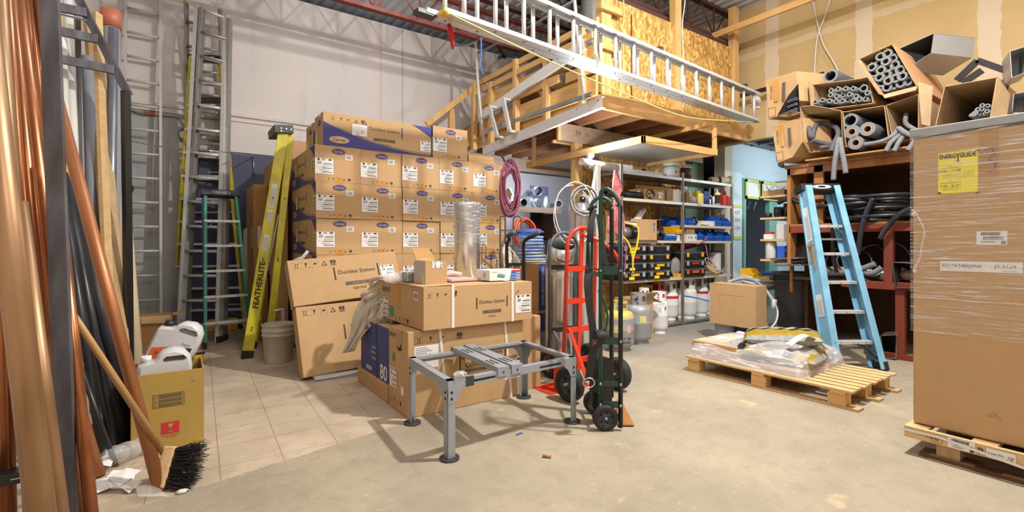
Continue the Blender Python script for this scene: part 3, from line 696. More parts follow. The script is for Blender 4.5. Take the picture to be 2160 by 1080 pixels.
m.tube(spline([PX(955, 94, 3.9), PX(975, 96, 3.95), PX(998, 90, 4.0), PX(1015, 80, 4.03), PX(1060, 62, 4.05)], 5), .022, 8)
m.tube([PX(1008, 112, XW), PX(1130, 50, XW), PX(1245, -20, XW)], .018, 8); m.tube([PX(1100, 35, XW), PX(1180, -15, XW)], .02, 8); obj('curved_bar', m, T)
m = MB('steel_dark'); m.bar(PX(1048, 95, 4.6), PX(1066, 122, 4.6), .03, .04); m.bar(PX(1052, 121, 4.6), PX(1105, 112, 4.6), .03, .05); m.bar(PX(1047, 93, 4.59), PX(1064, 121, 4.59), .01, .01, m='tape_yellow'); obj('bracket', m, T)
# ================================================================== printing helpers (local plane: x right, y up, z out)
E_ = .0012
def icon(m, k, cx, cy, s, c='print_black', num='2'):
    z = E_
    def r(a, b, c_, d): m.rect(cx+a*s, cx+b*s, cy+c_*s, cy+d*s, c, z)
    def t(pts): m.add([(cx+x*s, cy+y*s, z) for x, y in pts], [tuple(range(len(pts)))], c)
    if k != 'num' and k != 'tri':
        for sx in (-1, 1):
            for sy in (-1, 1):
                r(min(sx*.5, sx*.38), max(sx*.5, sx*.38), sy*.5-.02, sy*.5+.02); r(sx*.5-.02, sx*.5+.02, min(sy*.5, sy*.38), max(sy*.5, sy*.38))
    if k == 'up':
        for dx in (-.16, .16): r(dx-.03, dx+.03, -.3, .2); t([(dx-.1, .18), (dx+.1, .18), (dx, .36)])
        r(-.3, .3, -.38, -.33)
    if k == 'glass': t([(-.16, .34), (.16, .34), (.13, .05), (.03, -.05), (-.03, -.05), (-.13, .05)]); r(-.025, .025, -.3, 0); r(-.13, .13, -.34, -.29)
    if k == 'umb': t([(-.28, 0), (.28, 0), (.2, .16), (.07, .24), (-.07, .24), (-.2, .16)]); r(-.02, .02, -.28, 0)
    if k == 'tri':
        a = [(0, .45), (-.42, -.36), (.42, -.36)]; b = [(0, .27), (-.27, -.27), (.27, -.27)]
        for i in range(3): j = (i+1) % 3; t([a[i], a[j], b[j], b[i]])
    if k == 'num':
        r(-.42, .42, -.05, .42); r(-.42, .42, -.22, -.14); r(-.42, .42, -.42, -.33); m.text(num, h=.30*s, m='cardboard', at=(cx, cy+.19*s), z=z+E_, bold=.02)
def barcode(m, x0, x1, y0, y1, c='print_black', z=.0016, n=22, seed=1):
    rnd = random.Random(seed); x = x0; st = (x1-x0)/n/1.6
    while x < x1-st:
        w_ = st*rnd.uniform(.4, 1.5); m.rect(x, min(x+w_, x1), y0, y1, c, z); x += w_+st*rnd.uniform(.4, 1.1)
def sticker(m, x0, x1, y0, y1, mt='label_white', seed=1):
    # shipping sticker with a logo, bar codes and small print
    m.rect(x0, x1, y0, y1, mt, E_); W_, H_ = x1-x0, y1-y0; X = lambda f: x0+f*W_; Y = lambda f: y0+f*H_; z = 2*E_
    m.ell(X(.18), Y(.92), .012*W_/.18, .012*W_/.18, 'print_black', z, 8); m.ell(X(.80), Y(.93), W_*.11, H_*.05, 'print_black', z, 14)
    m.rect(X(.36), X(.56), Y(.89), Y(.97), 'ink_grey', z)
    barcode(m, X(.12), X(.36), Y(.62), Y(.80), 'ink_grey', z, 9, seed)
    m.text('TOTAL WEIGHT', w=W_*.3, m='ink_grey', at=(X(.75), Y(.78)), z=z)
    for i, (a, b, y) in enumerate(((.46, .93, .66), (.38, .93, .38), (.36, .93, .12))):
        barcode(m, X(a), X(b), Y(y-.04), Y(y+.04), 'print_grey', z, 26, seed+i)
    m.text('40MPHAQ09XA3', w=W_*.52, m='print_black', at=(X(.65), Y(.51)), z=z)
    m.text('Serial No 0421V10284', w=W_*.45, m='ink_grey', at=(X(.3), Y(.40)), z=z)
    m.text('40MBFAQ12XA3', w=W_*.55, m='print_grey', at=(X(.5), Y(.24)), z=z); m.rect(X(.985), X(1.0), Y(.02), Y(.98), 'ink_grey', z)
def swoosh(m, L, H):
    # blue side art of the ductless cartons
    n = 26; z = E_
    top = lambda u: .66*(1-u)**2.1*1.0+.045
    P_ = [(u/n*L, (top(u/n))*H) for u in range(n+1)]
    for i in range(n):
        a, b = P_[i], P_[i+1]; m.add([(a[0], .01*H, z), (b[0], .01*H, z), (b[0], b[1], z), (a[0], a[1], z)], [(0, 1, 2, 3)], 'print_blue')
        for o_, w_ in ((.03, .012),):
            if i > 2: m.add([(a[0], a[1]+o_*H, z), (b[0], b[1]+o_*H, z), (b[0], b[1]+(o_+w_)*H, z), (a[0], a[1]+(o_+w_)*H, z)], [(0, 1, 2, 3)], 'print_blue')
    for i in range(12):
        u0, u1 = .80+i*.2/12, .80+(i+1)*.2/12; f = lambda u: 1-.36*((u-.80)/.2)**1.2
        m.add([(u0*L, .985*H, z), (u0*L, f(u0)*H*.985, z), (u1*L, f(u1)*H*.985, z), (u1*L, .985*H, z)], [(0, 1, 2, 3)], 'print_blue')
    m.ell(.135*L, .20*H, .085*L, .105*H, 'print_gold', 2*E_); m.ell(.135*L, .20*H, .079*L, .092*H, 'print_blue', 2.5*E_); m.ell(.135*L, .20*H, .076*L, .086*H, 'print_gold', 3*E_)
    m.text('Carrier', w=.115*L, m='print_blue', at=(.135*L, .20*H), z=4*E_, shear=.3, bold=.015)
def ductless(m, cx, cy, s, unit='High Wall', bar='Indoor Unit', side='print_grey', txt='print_grey', sub=True):
    z = 1.5*E_
    m.text('Ductless System', w=1.0*s, m=txt, at=(cx, cy), z=z)
    for k in (-1, 1): m.rect(cx+k*.60*s-.018*s, cx+k*.60*s+.018*s, cy-.19*s, cy+.17*s, side, z)
    m.rect(cx-.36*s, cx+.36*s, cy-.36*s, cy-.27*s, 'print_grey', z); m.text(bar, w=.34*s, m='cardboard', at=(cx, cy-.315*s), z=z+E_)
    m.text(unit, w=.36*s if len(unit) > 7 else .28*s, m=txt, at=(cx, cy-.47*s), z=z)

# ------------------------------------------------------------------ the wall of cartons (length DL away from the viewer)
CW, CD, CHH = .449, 1.13, .3615
def make_carton():
    T = thing('ductless_carton', 'x', 'box')
    m = MB('cardboard'); m.bx(0, CW, 0, CD, 0, CHH); m.bx(.002, CW-.002, .001, .002, CHH*.495, CHH*.5); obj('body', m, T, .006)
    F = frame((0, -.001, 0), (1, 0, 0), (0, 0, 1)); S = frame((-.001, CD, 0), (0, -1, 0), (0, 0, 1))
    m = MB('print_blue'); m.push(F)
    m.ell(.507*CW, .855*CHH, .152*CW, .083*CHH, 'print_blue', E_); m.ell(.507*CW, .855*CHH, .147*CW, .076*CHH, 'print_gold', 1.3*E_); m.ell(.507*CW, .855*CHH, .144*CW, .073*CHH, 'print_blue', 1.8*E_)
    m.text('Carrier', w=.215*CW, m='print_gold', at=(.507*CW, .855*CHH), z=2.6*E_, shear=.3, bold=.01)
    for k, x in (('up', .30), ('glass', .40), ('umb', .515), ('tri', .63), ('num', .745)): icon(m, k, x*CW, .085*CHH, .032)
    for i in range(8): m.ell(.985*CW, (.15+i*.1)*CHH, .004, .003, 'cardboard_edge', E_, 6)
    m.pop(); obj('front_print', m, T)
    m = MB('print_blue'); m.push(S); swoosh(m, CD, CHH); ductless(m, .45*CD, .64*CHH, .36)
    for k, x in (('up', .07), ('glass', .13)): icon(m, k, x*CD, .86*CHH, .04)
    m.rect(.18*CD, .26*CD, .35*CHH, .75*CHH, 'label_yellowed', 2*E_); m.pop(); obj('side_print', m, T)
    m = MB('label_white'); m.push(F); sticker(m, .005*CW, .40*CW, .21*CHH, .63*CHH); m.pop()
    m.push(S); m.rect(.88*CD, CD, .21*CHH, .63*CHH, 'label_yellowed', 2*E_)
    for y in (.27, .36, .45, .54): barcode(m, .90*CD, .98*CD, (y-.03)*CHH, (y+.03)*CHH, 'ink_grey', 3*E_, 10, 5)
    m.pop(); obj('shipping_label', m, T)
    m = MB('label_white'); m.push(F); m.rect(.655*CW, .82*CW, .64*CHH, .785*CHH, 'label_white', E_); barcode(m, .675*CW, .80*CW, .665*CHH, .765*CHH, 'ink_grey', 2*E_, 12, 3); m.pop(); obj('barcode_label', m, T)
    m = MB('tape_tan'); m.push(F); m.rect(.445*CW, .595*CW, 0, .15*CHH, 'tape_tan', .8*E_); m.rect(.445*CW, .595*CW, .96*CHH, CHH, 'tape_tan', .8*E_); m.pop(); obj('tape', m, T)
    return T
proto = make_carton(); rows = ['topmost full row', 'second full row down', 'third full row down', 'fourth full row down', 'fifth full row down', 'bottom row']
cols = ['leftmost column', 'second column from the left', 'middle column', 'second column from the right', 'rightmost column']
rnd = random.Random(3); first = True
for r in range(6):
    for c in range(5):
        loc = (1.127+c*.4525+[0, .006, .012, .015, .01, .01][r]+rnd.uniform(-.002, .002), 5.0+rnd.uniform(-.012, .012)+(.0 if c else -.01), (5-r)*.3645+.002)
        lb = 'tan carton with blue oval logo, %s, %s' % (rows[r], cols[c])
        if first: proto.location = loc; proto['label'] = lb; proto['group'] = 'wall of ductless cartons'; first = False
        else: dup(proto, loc, rnd.uniform(-.004, .004), lb, 'wall of ductless cartons')
ZT = 6*.3645+.002
dup(proto, (2.402, 5.0, ZT), 0, 'single end-on ductless carton on top of the stack, right of the long carton', 'cartons lying on top of the wall')
def long_carton(loc, lb, L=1.178, D_=.345, H_=.337):
    T = thing('ductless_carton', lb, 'box', loc, 'cartons lying on top of the wall'); x, y, z = loc
    m = MB('cardboard'); m.bx(x, x+L, y, y+D_, z, z+H_); obj('body', m, T, .006)
    F = frame((x, y-.001, z), (1, 0, 0), (0, 0, 1)); S = frame((x-.001, y+D_, z), (0, -1, 0), (0, 0, 1))
    m = MB('print_blue'); m.push(F); swoosh(m, L, H_); ductless(m, .535*L, .66*H_, .33, side='print_blue')
    for k, u in (('up', .08), ('glass', .15), ('umb', .21), ('tri', .28), ('num', .34)): icon(m, k, u*L, .83*H_, .045)
    m.pop(); obj('front_print', m, T)
    m = MB('label_white'); m.push(F); m.rect(.245*L, .375*L, .40*H_, .74*H_, 'label_white', 2*E_)
    for i in range(9): m.rect(.255*L, (.31+.05*((i*7) % 3)/2)*L, (.70-i*.03)*H_, (.705-i*.03)*H_, 'ink_grey', 3*E_)
    for cx, cy in ((.335, .53), (.29, .44)):
        a = [(cx*L+dx*.018, cy*H_+dy*.018, 3*E_) for dx, dy in ((0, 1), (1, 0), (0, -1), (-1, 0))]; b = [(cx*L+dx*.014, cy*H_+dy*.014, 3.5*E_) for dx, dy in ((0, 1), (1, 0), (0, -1), (-1, 0))]
        m.add(a, [(3, 2, 1, 0)], 'red_print'); m.add(b, [(3, 2, 1, 0)], 'label_white'); m.ell(cx*L, cy*H_, .005, .005, 'print_black', 4*E_, 8)
    m.pop(); obj('warning_label', m, T)
    m = MB('label_white'); m.push(F); sticker(m, .885*L, .993*L, .16*H_, .52*H_); m.pop(); obj('shipping_label', m, T)
    m = MB('print_blue'); m.push(S); m.ell(.6*D_, .72*H_, .06, .028, 'print_blue', E_); m.text('Carrier', w=.085, m='print_gold', at=(.6*D_, .72*H_), z=2*E_, shear=.3)
    m.rect(.15*D_, .4*D_, .1*H_, .45*H_, 'label_yellowed', E_); m.rect(.55*D_, .8*D_, .9*H_, .99*H_, 'label_white', E_); m.pop(); obj('end_print', m, T)
    return T
long_carton((1.205, 5.0, ZT), 'long ductless carton with purple swoosh lying sideways on top of the stack')
long_carton((1.205, 5.40, ZT), 'second long carton on top of the stack, directly behind the front one', H_=.31)
T = thing('timber_offcuts', 'short timber offcuts lying on the right end of the carton stack', 'timber', (3.1, 5.1, ZT))
m = MB('wood_pine_x'); m.bx(2.88, 3.24, 5.02, 5.14, ZT, ZT+.09); obj('block', m, T, .003)
m = MB('wood_pine_x'); m.bx(2.95, 3.36, 5.16, 5.26, ZT, ZT+.045); obj('strip', m, T, .003)
# upright cartons standing behind the left end of the stack
k = 0
for (x0, x1, y0, y1, z0, z1, lb) in ((.985, 1.11, 6.25, 7.2, 0, .80, 'upright narrow carton on the floor behind the carton wall, front lower one'),
        (.975, 1.105, 6.25, 7.2, .80, 2.22, 'tall narrow carton behind the carton wall, standing on the front lower one'),
        (.80, .965, 6.75, 7.5, 0, .78, 'narrow carton on the floor behind the yellow leaning ladder, left one'),
        (.80, .955, 6.75, 7.5, .78, 1.95, 'tall narrow carton standing on the left one behind the yellow ladder')):
    T = thing('narrow_carton', lb, 'box', (x0, y0, z0), 'narrow cartons behind the stack')
    m = MB('cardboard_dark'); m.bx(x0, x1, y0, y1, z0, z1); obj('body', m, T, .004)
    m = MB('label_white'); m.push(frame((x0, y0-.001, z0), (1, 0, 0), (0, 0, 1))); m.rect(.045, .085, .32*(z1-z0), .55*(z1-z0), 'label_white', E_); m.pop()
    m.push(frame((x0-.001, y0, z0), (0, -1, 0), (0, 0, 1))); m.rect(-.22, -.10, .32*(z1-z0), .55*(z1-z0), 'label_white', E_); m.pop(); obj('shipping_label', m, T)
m = MB('cardboard_pink'); m.bx(1.2, 2.0, 6.5, 7.1, 0, 2.50); one('carton_pallet_stack', m, 'pinkish carton top showing behind the left end of the carton wall', 'box', (1.2, 6.5, 0), bevel=.005)

# ------------------------------------------------------------------ cartons in front
def face_icons(m, x, y, s, dx, num):
    for i, k in enumerate(('up', 'glass', 'umb', 'tri', 'num')):
        icon(m, k, x+i*dx, y, s, num=num)
def strap(m, x, y0, y1, z0, z1, w_=.022, mt='strap_white'):
    # strap around a carton in the plane x = const
    m.bx(x, x+w_, y0-.004, y0-.001, z0, z1, mt); m.bx(x, x+w_, y0-.004, y1, z1, z1+.003, mt)
x0, x1, y0, y1, h = 1.307, 2.285, 3.11, 3.47, .595
T = thing('condenser_carton', 'large strapped outdoor unit carton on the floor behind the grey metal stand', 'box', (x0, y0, 0))
m = MB('cardboard'); m.bx(x0, x1, y0, y1, 0, h); obj('body', m, T, .006)
F = frame((x0, y0-.001, 0), (1, 0, 0), (0, 0, 1)); S = frame((x0-.001, y1, 0), (0, -1, 0), (0, 0, 1))
m = MB('print_black'); m.push(F)
for i, (k, x) in enumerate((('up', .08), ('glass', .17), ('umb', .26), ('num', .40))): icon(m, k, x, .53, .052, num='3')
m.text('Ductless System', w=.36, m='print_black', at=(.60, .365), z=E_); m.text('CONDENSER', w=.30, m='print_black', at=(.60, .305), z=E_)
for k in (.40, .80): m.rect(k, k+.01, .26, .40, 'print_black', E_)
m.rect(.44, .60, .252, .272, 'print_grey', E_); m.text('AIR CONDITIONER', w=.13, m='cardboard', at=(.52, .262), z=2*E_); m.rect(.605, .77, .252, .272, 'print_black', E_); m.text('OUTDOOR UNIT', w=.14, m='cardboard', at=(.69, .262), z=2*E_)
m.pop(); obj('front_print', m, T)
m = MB('label_white'); m.push(F); m.rect(.045, .23, .33, .49, 'label_white', E_)
for i in range(7): m.rect(.055, .14+.02*(i % 3), .475-i*.013, .479-i*.013, 'ink_grey', 2*E_)
for cx, cy in ((.165, .41), (.105, .355)):
    m.add([(cx+dx*.022, cy+dy*.022, 2*E_) for dx, dy in ((0, -1), (1, 0), (0, 1), (-1, 0))], [(0, 1, 2, 3)], 'red_print'); m.add([(cx+dx*.017, cy+dy*.017, 3*E_) for dx, dy in ((0, -1), (1, 0), (0, 1), (-1, 0))], [(0, 1, 2, 3)], 'label_white'); m.ell(cx, cy, .006, .008, 'print_black', 4*E_, 8)
m.text('A2L', h=.014, m='print_black', at=(.205, .40), z=2*E_); m.text('R32', h=.014, m='print_black', at=(.065, .35), z=2*E_)
m.pop(); obj('warning_label', m, T)
m = MB('label_white'); m.push(F); sticker(m, .80, .97, .14, .30); m.pop(); obj('shipping_label', m, T)
m = MB('strap_white'); 
for x in (.24, .80): m.push(F); m.add([(x-.01, h, .002), (x+.012, h, .002), (x+.075, 0, .002), (x+.053, 0, .002)], [(3, 2, 1, 0)], 'strap_white'); m.pop()
obj('strap', m, T)
m = MB('label_white'); m.push(S); sticker(m, .03, .16, .16, .30); m.rect(.24, .29, .14, .20, 'label_white', E_); m.ell(.10, .38, .026, .034, 'green_dot', E_)
m.text('BRENT', w=.13, m='print_grey', at=(.09, .54), z=E_); m.rect(.15, .26, .46, h, 'cardboard_worn', E_); m.add([(.16, .47, 2*E_), (.20, .44, 2*E_), (.25, .45, 2*E_), (.24, .50, 2*E_), (.22, .46, 2*E_)], [(0, 1, 2, 3, 4)], 'hole_dark')
for i, k in enumerate(('up', 'glass', 'umb', 'num')): icon(m, k, .05+i*.06, .07, .035, num='3')
m.pop(); obj('end_print', m, T, label='end face printing with a green dot')

x0, x1, y0, y1, z0, h = 1.40, 2.335, 3.06, 3.92, .602, .30
T = thing('console_carton', 'flat strapped console carton lying on top of the outdoor unit carton', 'box', (x0, y0, z0))
m = MB('cardboard'); m.bx(x0, x1, y0, y1, z0, z0+h); m.slab((x0-.012, y0+.005, z0+h+.001), (x0+.25, y0+.005, z0+h+.006), (x0+.25, y1, z0+h+.006), (x0-.012, y1, z0+h+.001), .004); obj('body', m, T, .006)
F = frame((x0, y0-.001, z0), (1, 0, 0), (0, 0, 1)); S = frame((x0-.001, y1, z0), (0, -1, 0), (0, 0, 1))
m = MB('print_black'); m.push(F)
for i, k in enumerate(('up', 'glass', 'umb')): icon(m, k, .045+i*.062, .24, .04)
icon(m, 'num', .24, .245, .045, num='7'); ductless(m, .56, .165, .225, 'Console', side='print_black', txt='print_black')
m.tube(spline([(.775, .195, .002), (.79, .22, .002), (.80, .235, .002), (.808, .228, .002)], 4), .0015, 4, 'print_black'); m.pop(); obj('front_print', m, T)
m = MB('label_white'); m.push(F); sticker(m, .775, .925, .06, .20); m.pop(); obj('shipping_label', m, T)
for x in (x0+.215, x0+.735): m = MB('strap_white'); strap(m, x, y0, y1, z0, z0+h+.006); obj('strap', m, T)
m = MB('label_white'); m.push(S); m.rect(.70, .77, .20, .26, 'label_white', E_); barcode(m, .71, .76, .21, .25, 'ink_grey', 2*E_, 8); sticker(m, .02, .20, .02, .17); m.ell(.27, .07, .05, .045, 'green_dot', E_)
m.text('BRENT', w=.17, m='print_grey', at=(.15, .235), z=E_); m.rect(.36, .44, .16, .30, 'tape_tan', E_); m.rect(.36, .44, .10, .14, 'cardboard_worn', E_)
for i, k in enumerate(('up', 'glass', 'umb', 'num')): icon(m, k, .36+i*.075, .03, .04, num='7')
m.pop(); obj('end_print', m, T)

x0, x1, y0, y1, h = 1.33, 2.1, 3.50, 4.22, .56
T = thing('blue_carton', 'navy printed heater carton in a tan tray, left behind the outdoor unit carton', 'box', (x0, y0, 0))
m = MB('box_blue'); m.bx(x0, x1, y0+.03, y1-.02, .02, h-.01); m.bx(x0+.005, x1, y0+.035, y1-.025, h-.01, h, 'cardboard'); obj('body', m, T, .004)
m = MB('cardboard'); m.bx(x0-.02, x1, y0, y1, 0, .13); obj('tray', m, T, .004)
m = MB('strap_white'); m.push(frame((x0-.001, y1, 0), (0, -1, 0), (0, 0, 1)))
m.text('80', h=.12, m='label_white', at=(.58, .20), z=E_, bold=.02)
for i, t in enumerate(('System', 'Healthy Air', 'System')): m.text(t, h=.028, m='label_white', at=(.36, .36-i*.045), z=E_)
m.rect(.18, .21, .155, .19, 'label_white', E_); m.rect(.225, .255, .155, .19, 'label_white', E_); m.rect(.27, .30, .155, .19, 'label_white', E_); m.text('18', h=.03, m='label_white', at=(.08, .48), z=E_)
m.pop(); obj('side_print', m, T)
m = MB('tape_black'); m.push(frame((x0-.001, y1, 0), (0, -1, 0), (0, 0, 1))); m.add([(.40, .56, .003), (.415, .56, .003), (.46, 0, .012), (.445, 0, .012)], [(3, 2, 1, 0)]); m.pop(); m.bx(x0, x1, y0+.30, y0+.315, h, h+.002); obj('strap', m, T)
m = MB('cardboard'); m.bx(2.32, 2.52, 3.18, 3.60, 0, .60); one('carton', m, 'plain carton on the floor at the right end of the outdoor unit carton', 'box', (2.3, 3.5, 0), bevel=.005)

# two cartons leaning back against the wall of cartons
up = Vector((-.012, .33, .94)).normalized(); rx = Vector((1, .03, .035)).normalized()
def lean_carton(o, w_, h, th, lb, prints, rx=rx, base=False):
    F = frame(o, rx, up); n = (F.to_3x3() @ Vector((0, 0, 1)))
    T = thing('leaning_carton', lb, 'box', o, 'cartons leaning against the stack')
    m = MB('cardboard'); m.push(F); m.box((w_/2, h/2, -th/2), (w_, h, th)); m.pop(); obj('body', m, T, .006)
    m = MB('print_black'); m.push(F @ Matrix.Translation((0, 0, .001))); prints(m, w_, h); m.pop(); obj('front_print', m, T)
    m = MB('label_white'); m.push(frame(F @ Vector((-.001, 0, -th)), F.to_3x3() @ Vector((0, 0, 1)), up)); m.rect(.02, .075, .35*h, .60*h, 'label_white', E_); m.rect(.085, .11, .72*h, .84*h, 'label_white', E_); m.ell(.075, .86*h, .018, .03, 'hole_dark', E_); m.pop(); obj('shipping_label', m, T)
    return T, F
def pr1(m, w_, h):
    for i, k in enumerate(('up', 'glass', 'umb', 'tri', 'num')): icon(m, k, .075+i*.083, h-.06, .06)
    ductless(m, .62, .27, .36, 'High Wall', side='print_black', txt='print_black')
    sticker(m, .86, 1.0, .16, .30)
def pr2(m, w_, h):
    for i, k in enumerate(('up', 'glass', 'umb', 'tri', 'num')): icon(m, k, .075+i*.083, h-.06, .06, num='3')
    m.text('Ductless System', w=.42, m='print_black', at=(.68, .38), z=E_); m.text('CONDENSER', w=.36, m='print_black', at=(.68, .31), z=E_); m.rect(.40, .412, .28, .42, 'print_black', E_)
o = Vector((.915, 4.47, .035)); lean_carton(o, 1.0, .63, .15, 'lower of two leaning cartons, standing on a white base against the stack', pr2)
o2 = o+up*.635+Vector((-.03, 0, 0)); lean_carton(o2, 1.05, .44, .15, 'upper of two leaning cartons, printed Ductless System High Wall', pr1, rx=Vector((1, .02, .075)).normalized())
m = MB('plastic_milk'); m.bx(1.0, 1.9, 4.44, 4.60, 0, .035); m.tube(spline([(1.0, 4.42, .02), (1.3, 4.40, .03), (1.45, 4.42, .05), (1.6, 4.41, .03)], 5), .012, 6)
one('packing_strip', m, 'white plastic strip on the floor under the leaning cartons', 'packing', (1.2, 4.5, 0), bevel=.01)
m = MB('paper_white'); q = o2+up*.44+Vector((.03, .03, .006)); m.add([q, q+Vector((.08, .02, .03)), q+Vector((.10, .06, .0)), q+Vector((.02, .05, -.0)), q+Vector((.12, .0, .09)), q+Vector((.15, .02, .07))], [(0, 1, 2, 3), (1, 4, 5, 2)]); one('plastic_scrap', m, 'scrap of white plastic on top of the upper leaning carton', 'scrap', q)

# ------------------------------------------------------------------ cloth heap between them
def cloth(m, L_, R_, n=26, amp=.02, seed=0, mt='canvas', w=14):
    L_ = spline(L_, 7); R_ = spline(R_, 7); K = len(L_); rnd = random.Random(seed); ph = [rnd.uniform(0, 6) for _ in range(6)]; vs = []
    for i in range(K):
        for j in range(n+1):
            u = j/n; v = i/(K-1); p = lerp(L_[i], R_[i], u)
            d = math.sin(u*w+ph[0]+math.sin(v*5+ph[1])*1.3)*amp+math.sin(u*w*2.3+v*7+ph[2])*amp*.5+math.sin(v*11+u*4+ph[3])*amp*.5
            vs.append(p+Vector((-.6, -.7, .2))*d)
    m.add(vs, [(i*(n+1)+j, i*(n+1)+j+1, (i+1)*(n+1)+j+1, (i+1)*(n+1)+j) for i in range(K-1) for j in range(n)], mt, True)
m = MB('canvas')
cloth(m, [D(812, 583, 4.15), D(775, 612, 4.2), D(752, 655, 4.2), D(742, 700, 4.15), D(722, 745, 4.12)], [D(832, 598, 3.95), D(820, 640, 3.98), D(805, 672, 4.0), D(775, 700, 4.05), D(748, 740, 4.08)], amp=.022, seed=4)
cloth(m, [D(800, 590, 4.2), D(775, 612, 4.22), D(760, 625, 4.22)], [D(840, 604, 4.0), D(830, 622, 4.0), D(800, 650, 4.0)], amp=.03, seed=9)
cloth(m, [D(785, 640, 4.05), D(780, 665, 4.05), D(770, 690, 4.05)], [D(830, 655, 3.92), D(832, 680, 3.92), D(815, 692, 3.92)], amp=.03, seed=2)
m.tube(spline([D(782, 600, 4.15), D(786, 590, 4.12), D(806, 586, 4.05), D(826, 594, 4.0)], 6), [.02]*19, 8)
c_ = one('drop_cloth', m, 'crumpled cream canvas drop cloth hanging beside the console carton', 'cloth', (1.3, 4.0, .6))
sd = c_.modifiers.new('thick', 'SOLIDIFY'); sd.thickness = .004

# ------------------------------------------------------------------ things on the console carton
ZC2 = .602+.30+.008
o = PY(897, 590, 3.2); o.z = ZC2; bx0 = o.x
T = thing('open_carton', 'small open carton with a raised flap and clear tape on the console carton', 'box', (bx0, 3.2, ZC2))
W_, D_, H_ = .175, .20, .17
m = MB('cardboard')
for a in ((bx0, bx0+W_, 3.2, 3.204), (bx0, bx0+W_, 3.2+D_-.004, 3.2+D_), (bx0, bx0+.004, 3.2, 3.2+D_), (bx0+W_-.004, bx0+W_, 3.2, 3.2+D_)): m.bx(a[0], a[1], a[2], a[3], ZC2, ZC2+H_)
m.bx(bx0, bx0+W_, 3.2, 3.2+D_, ZC2, ZC2+.004); obj('body', m, T)
m = MB('cardboard_dark'); m.slab((bx0+.02, 3.2+D_, ZC2+H_), (bx0+W_, 3.2+D_, ZC2+H_), (bx0+W_-.03, 3.2+D_+.05, ZC2+H_+.085), (bx0, 3.2+D_+.05, ZC2+H_+.09), .004); obj('flap', m, T)
m = MB('cardboard'); m.slab((bx0, 3.2, ZC2+H_-.004), (bx0+.09, 3.2, ZC2+H_), (bx0+.10, 3.2+D_, ZC2+H_+.01), (bx0, 3.2+D_, ZC2+H_-.004), .004); obj('flap', m, T)
m = MB('label_white'); m.push(frame((bx0, 3.199, ZC2), (1, 0, 0), (0, 0, 1))); m.rect(.055, .135, .115, .165, 'label_white', E_); m.push(Matrix.Translation((.10, .14, 0)) @ Matrix.Rotation(-PI/2, 4, 'Z')); m.text('P TH', w=.045, m='print_black', at=(0, .022), z=2*E_); m.text('E UP', w=.045, m='print_black', at=(0, -.022), z=2*E_); m.pop(); m.pop(); obj('label', m, T)
m = MB('film'); m.bx(bx0-.003, bx0-.001, 3.2, 3.2+D_, ZC2, ZC2+H_); m.bx(bx0-.005, bx0-.003, 3.22, 3.24, ZC2, ZC2+.06, 'tape_yellow'); obj('clear_tape', m, T)
m = MB('galvanized_dull'); q = PY(868, 588, 3.42); m.bx(q.x-.04, q.x+.05, 3.42, 3.52, ZC2, ZC2+.075); one('junction_box', m, 'small grey metal junction box left of the open carton', 'metal box', (q.x, 3.45, ZC2), bevel=.012)
m = MB('film'); 
for k in range(5):
    q = PY(822+k*9, 585, 3.50+.03*k); q.z = ZC2; m.ball(q+Vector((0, 0, .035)), .05, n=8, sc_=(1.1, .8, .8+.15*(k % 2)))
one('plastic_bag', m, 'clear crumpled plastic bag at the left end of the console carton', 'bag', (1.5, 3.5, ZC2))
m = MB('pink_sheet'); q = PY(980, 590, 3.35)
for k in range(4): m.slab((q.x-.15+.01*k, 3.3+.01*k, ZC2+.004*k), (q.x+.14, 3.32, ZC2+.004*k), (q.x+.16-.02*k, 3.62, ZC2+.004*k+.004), (q.x-.12, 3.58, ZC2+.004*k+.006), .004, 'pink_sheet' if k % 2 == 0 else 'film')
m.tube(spline([(q.x-.13, 3.55, ZC2+.02), (q.x, 3.6, ZC2+.045), (q.x+.1, 3.58, ZC2+.03)], 5), .022, 8)
one('pink_plastic_sheet', m, 'folded pinkish plastic sheets on the console carton in front of the shiny duct', 'sheet', (q.x, 3.4, ZC2))
q = PY(985, 585, 3.78)
T = thing('wrapped_duct_pipe', 'upright shiny duct pipe half wrapped in film on the console carton', 'duct', (q.x, 3.78, ZC2))
m = MB('galvanized'); m.lathe([(.112, 0), (.116, .003), (.116, .62), (.119, .63), (.119, .655), (.117, .66), (.108, .655)], (q.x, 3.78, ZC2), 36); obj('pipe', m, T)
m = MB('stretch_film'); m.lathe([(.1195, .30), (.1205, .40), (.1195, .5), (.1215, .60), (.1225, .665), (.10, .668)], (q.x, 3.78, ZC2), 30); obj('film_wrap', m, T)
q = PY(1023, 592, 3.25); x0 = q.x
T = thing('transformer_box', 'white and blue printed lamp ballast box at the right end of the console carton', 'box', (x0, 3.18, ZC2))
m = MB('label_white'); m.bx(x0-.0, x0+.30, 3.18, 3.38, ZC2, ZC2+.085); obj('body', m, T, .003)
m = MB('print_blue'); m.push(frame((x0, 3.179, ZC2), (1, 0, 0), (0, 0, 1)))
m.add([(.19, .005, E_), (.297, .005, E_), (.297, .068, E_), (.205, .068, E_)], [(0, 1, 2, 3)], 'cord_blue'); m.rect(.205, .297, .070, .082, 'red_print', E_); m.rect(.196, .297, .022, .025, 'label_white', 2*E_); m.rect(.2, .297, .045, .048, 'label_white', 2*E_)
for y in (.012, .034, .057): m.rect(.25, .29, y, y+.005, 'label_white', 2*E_)
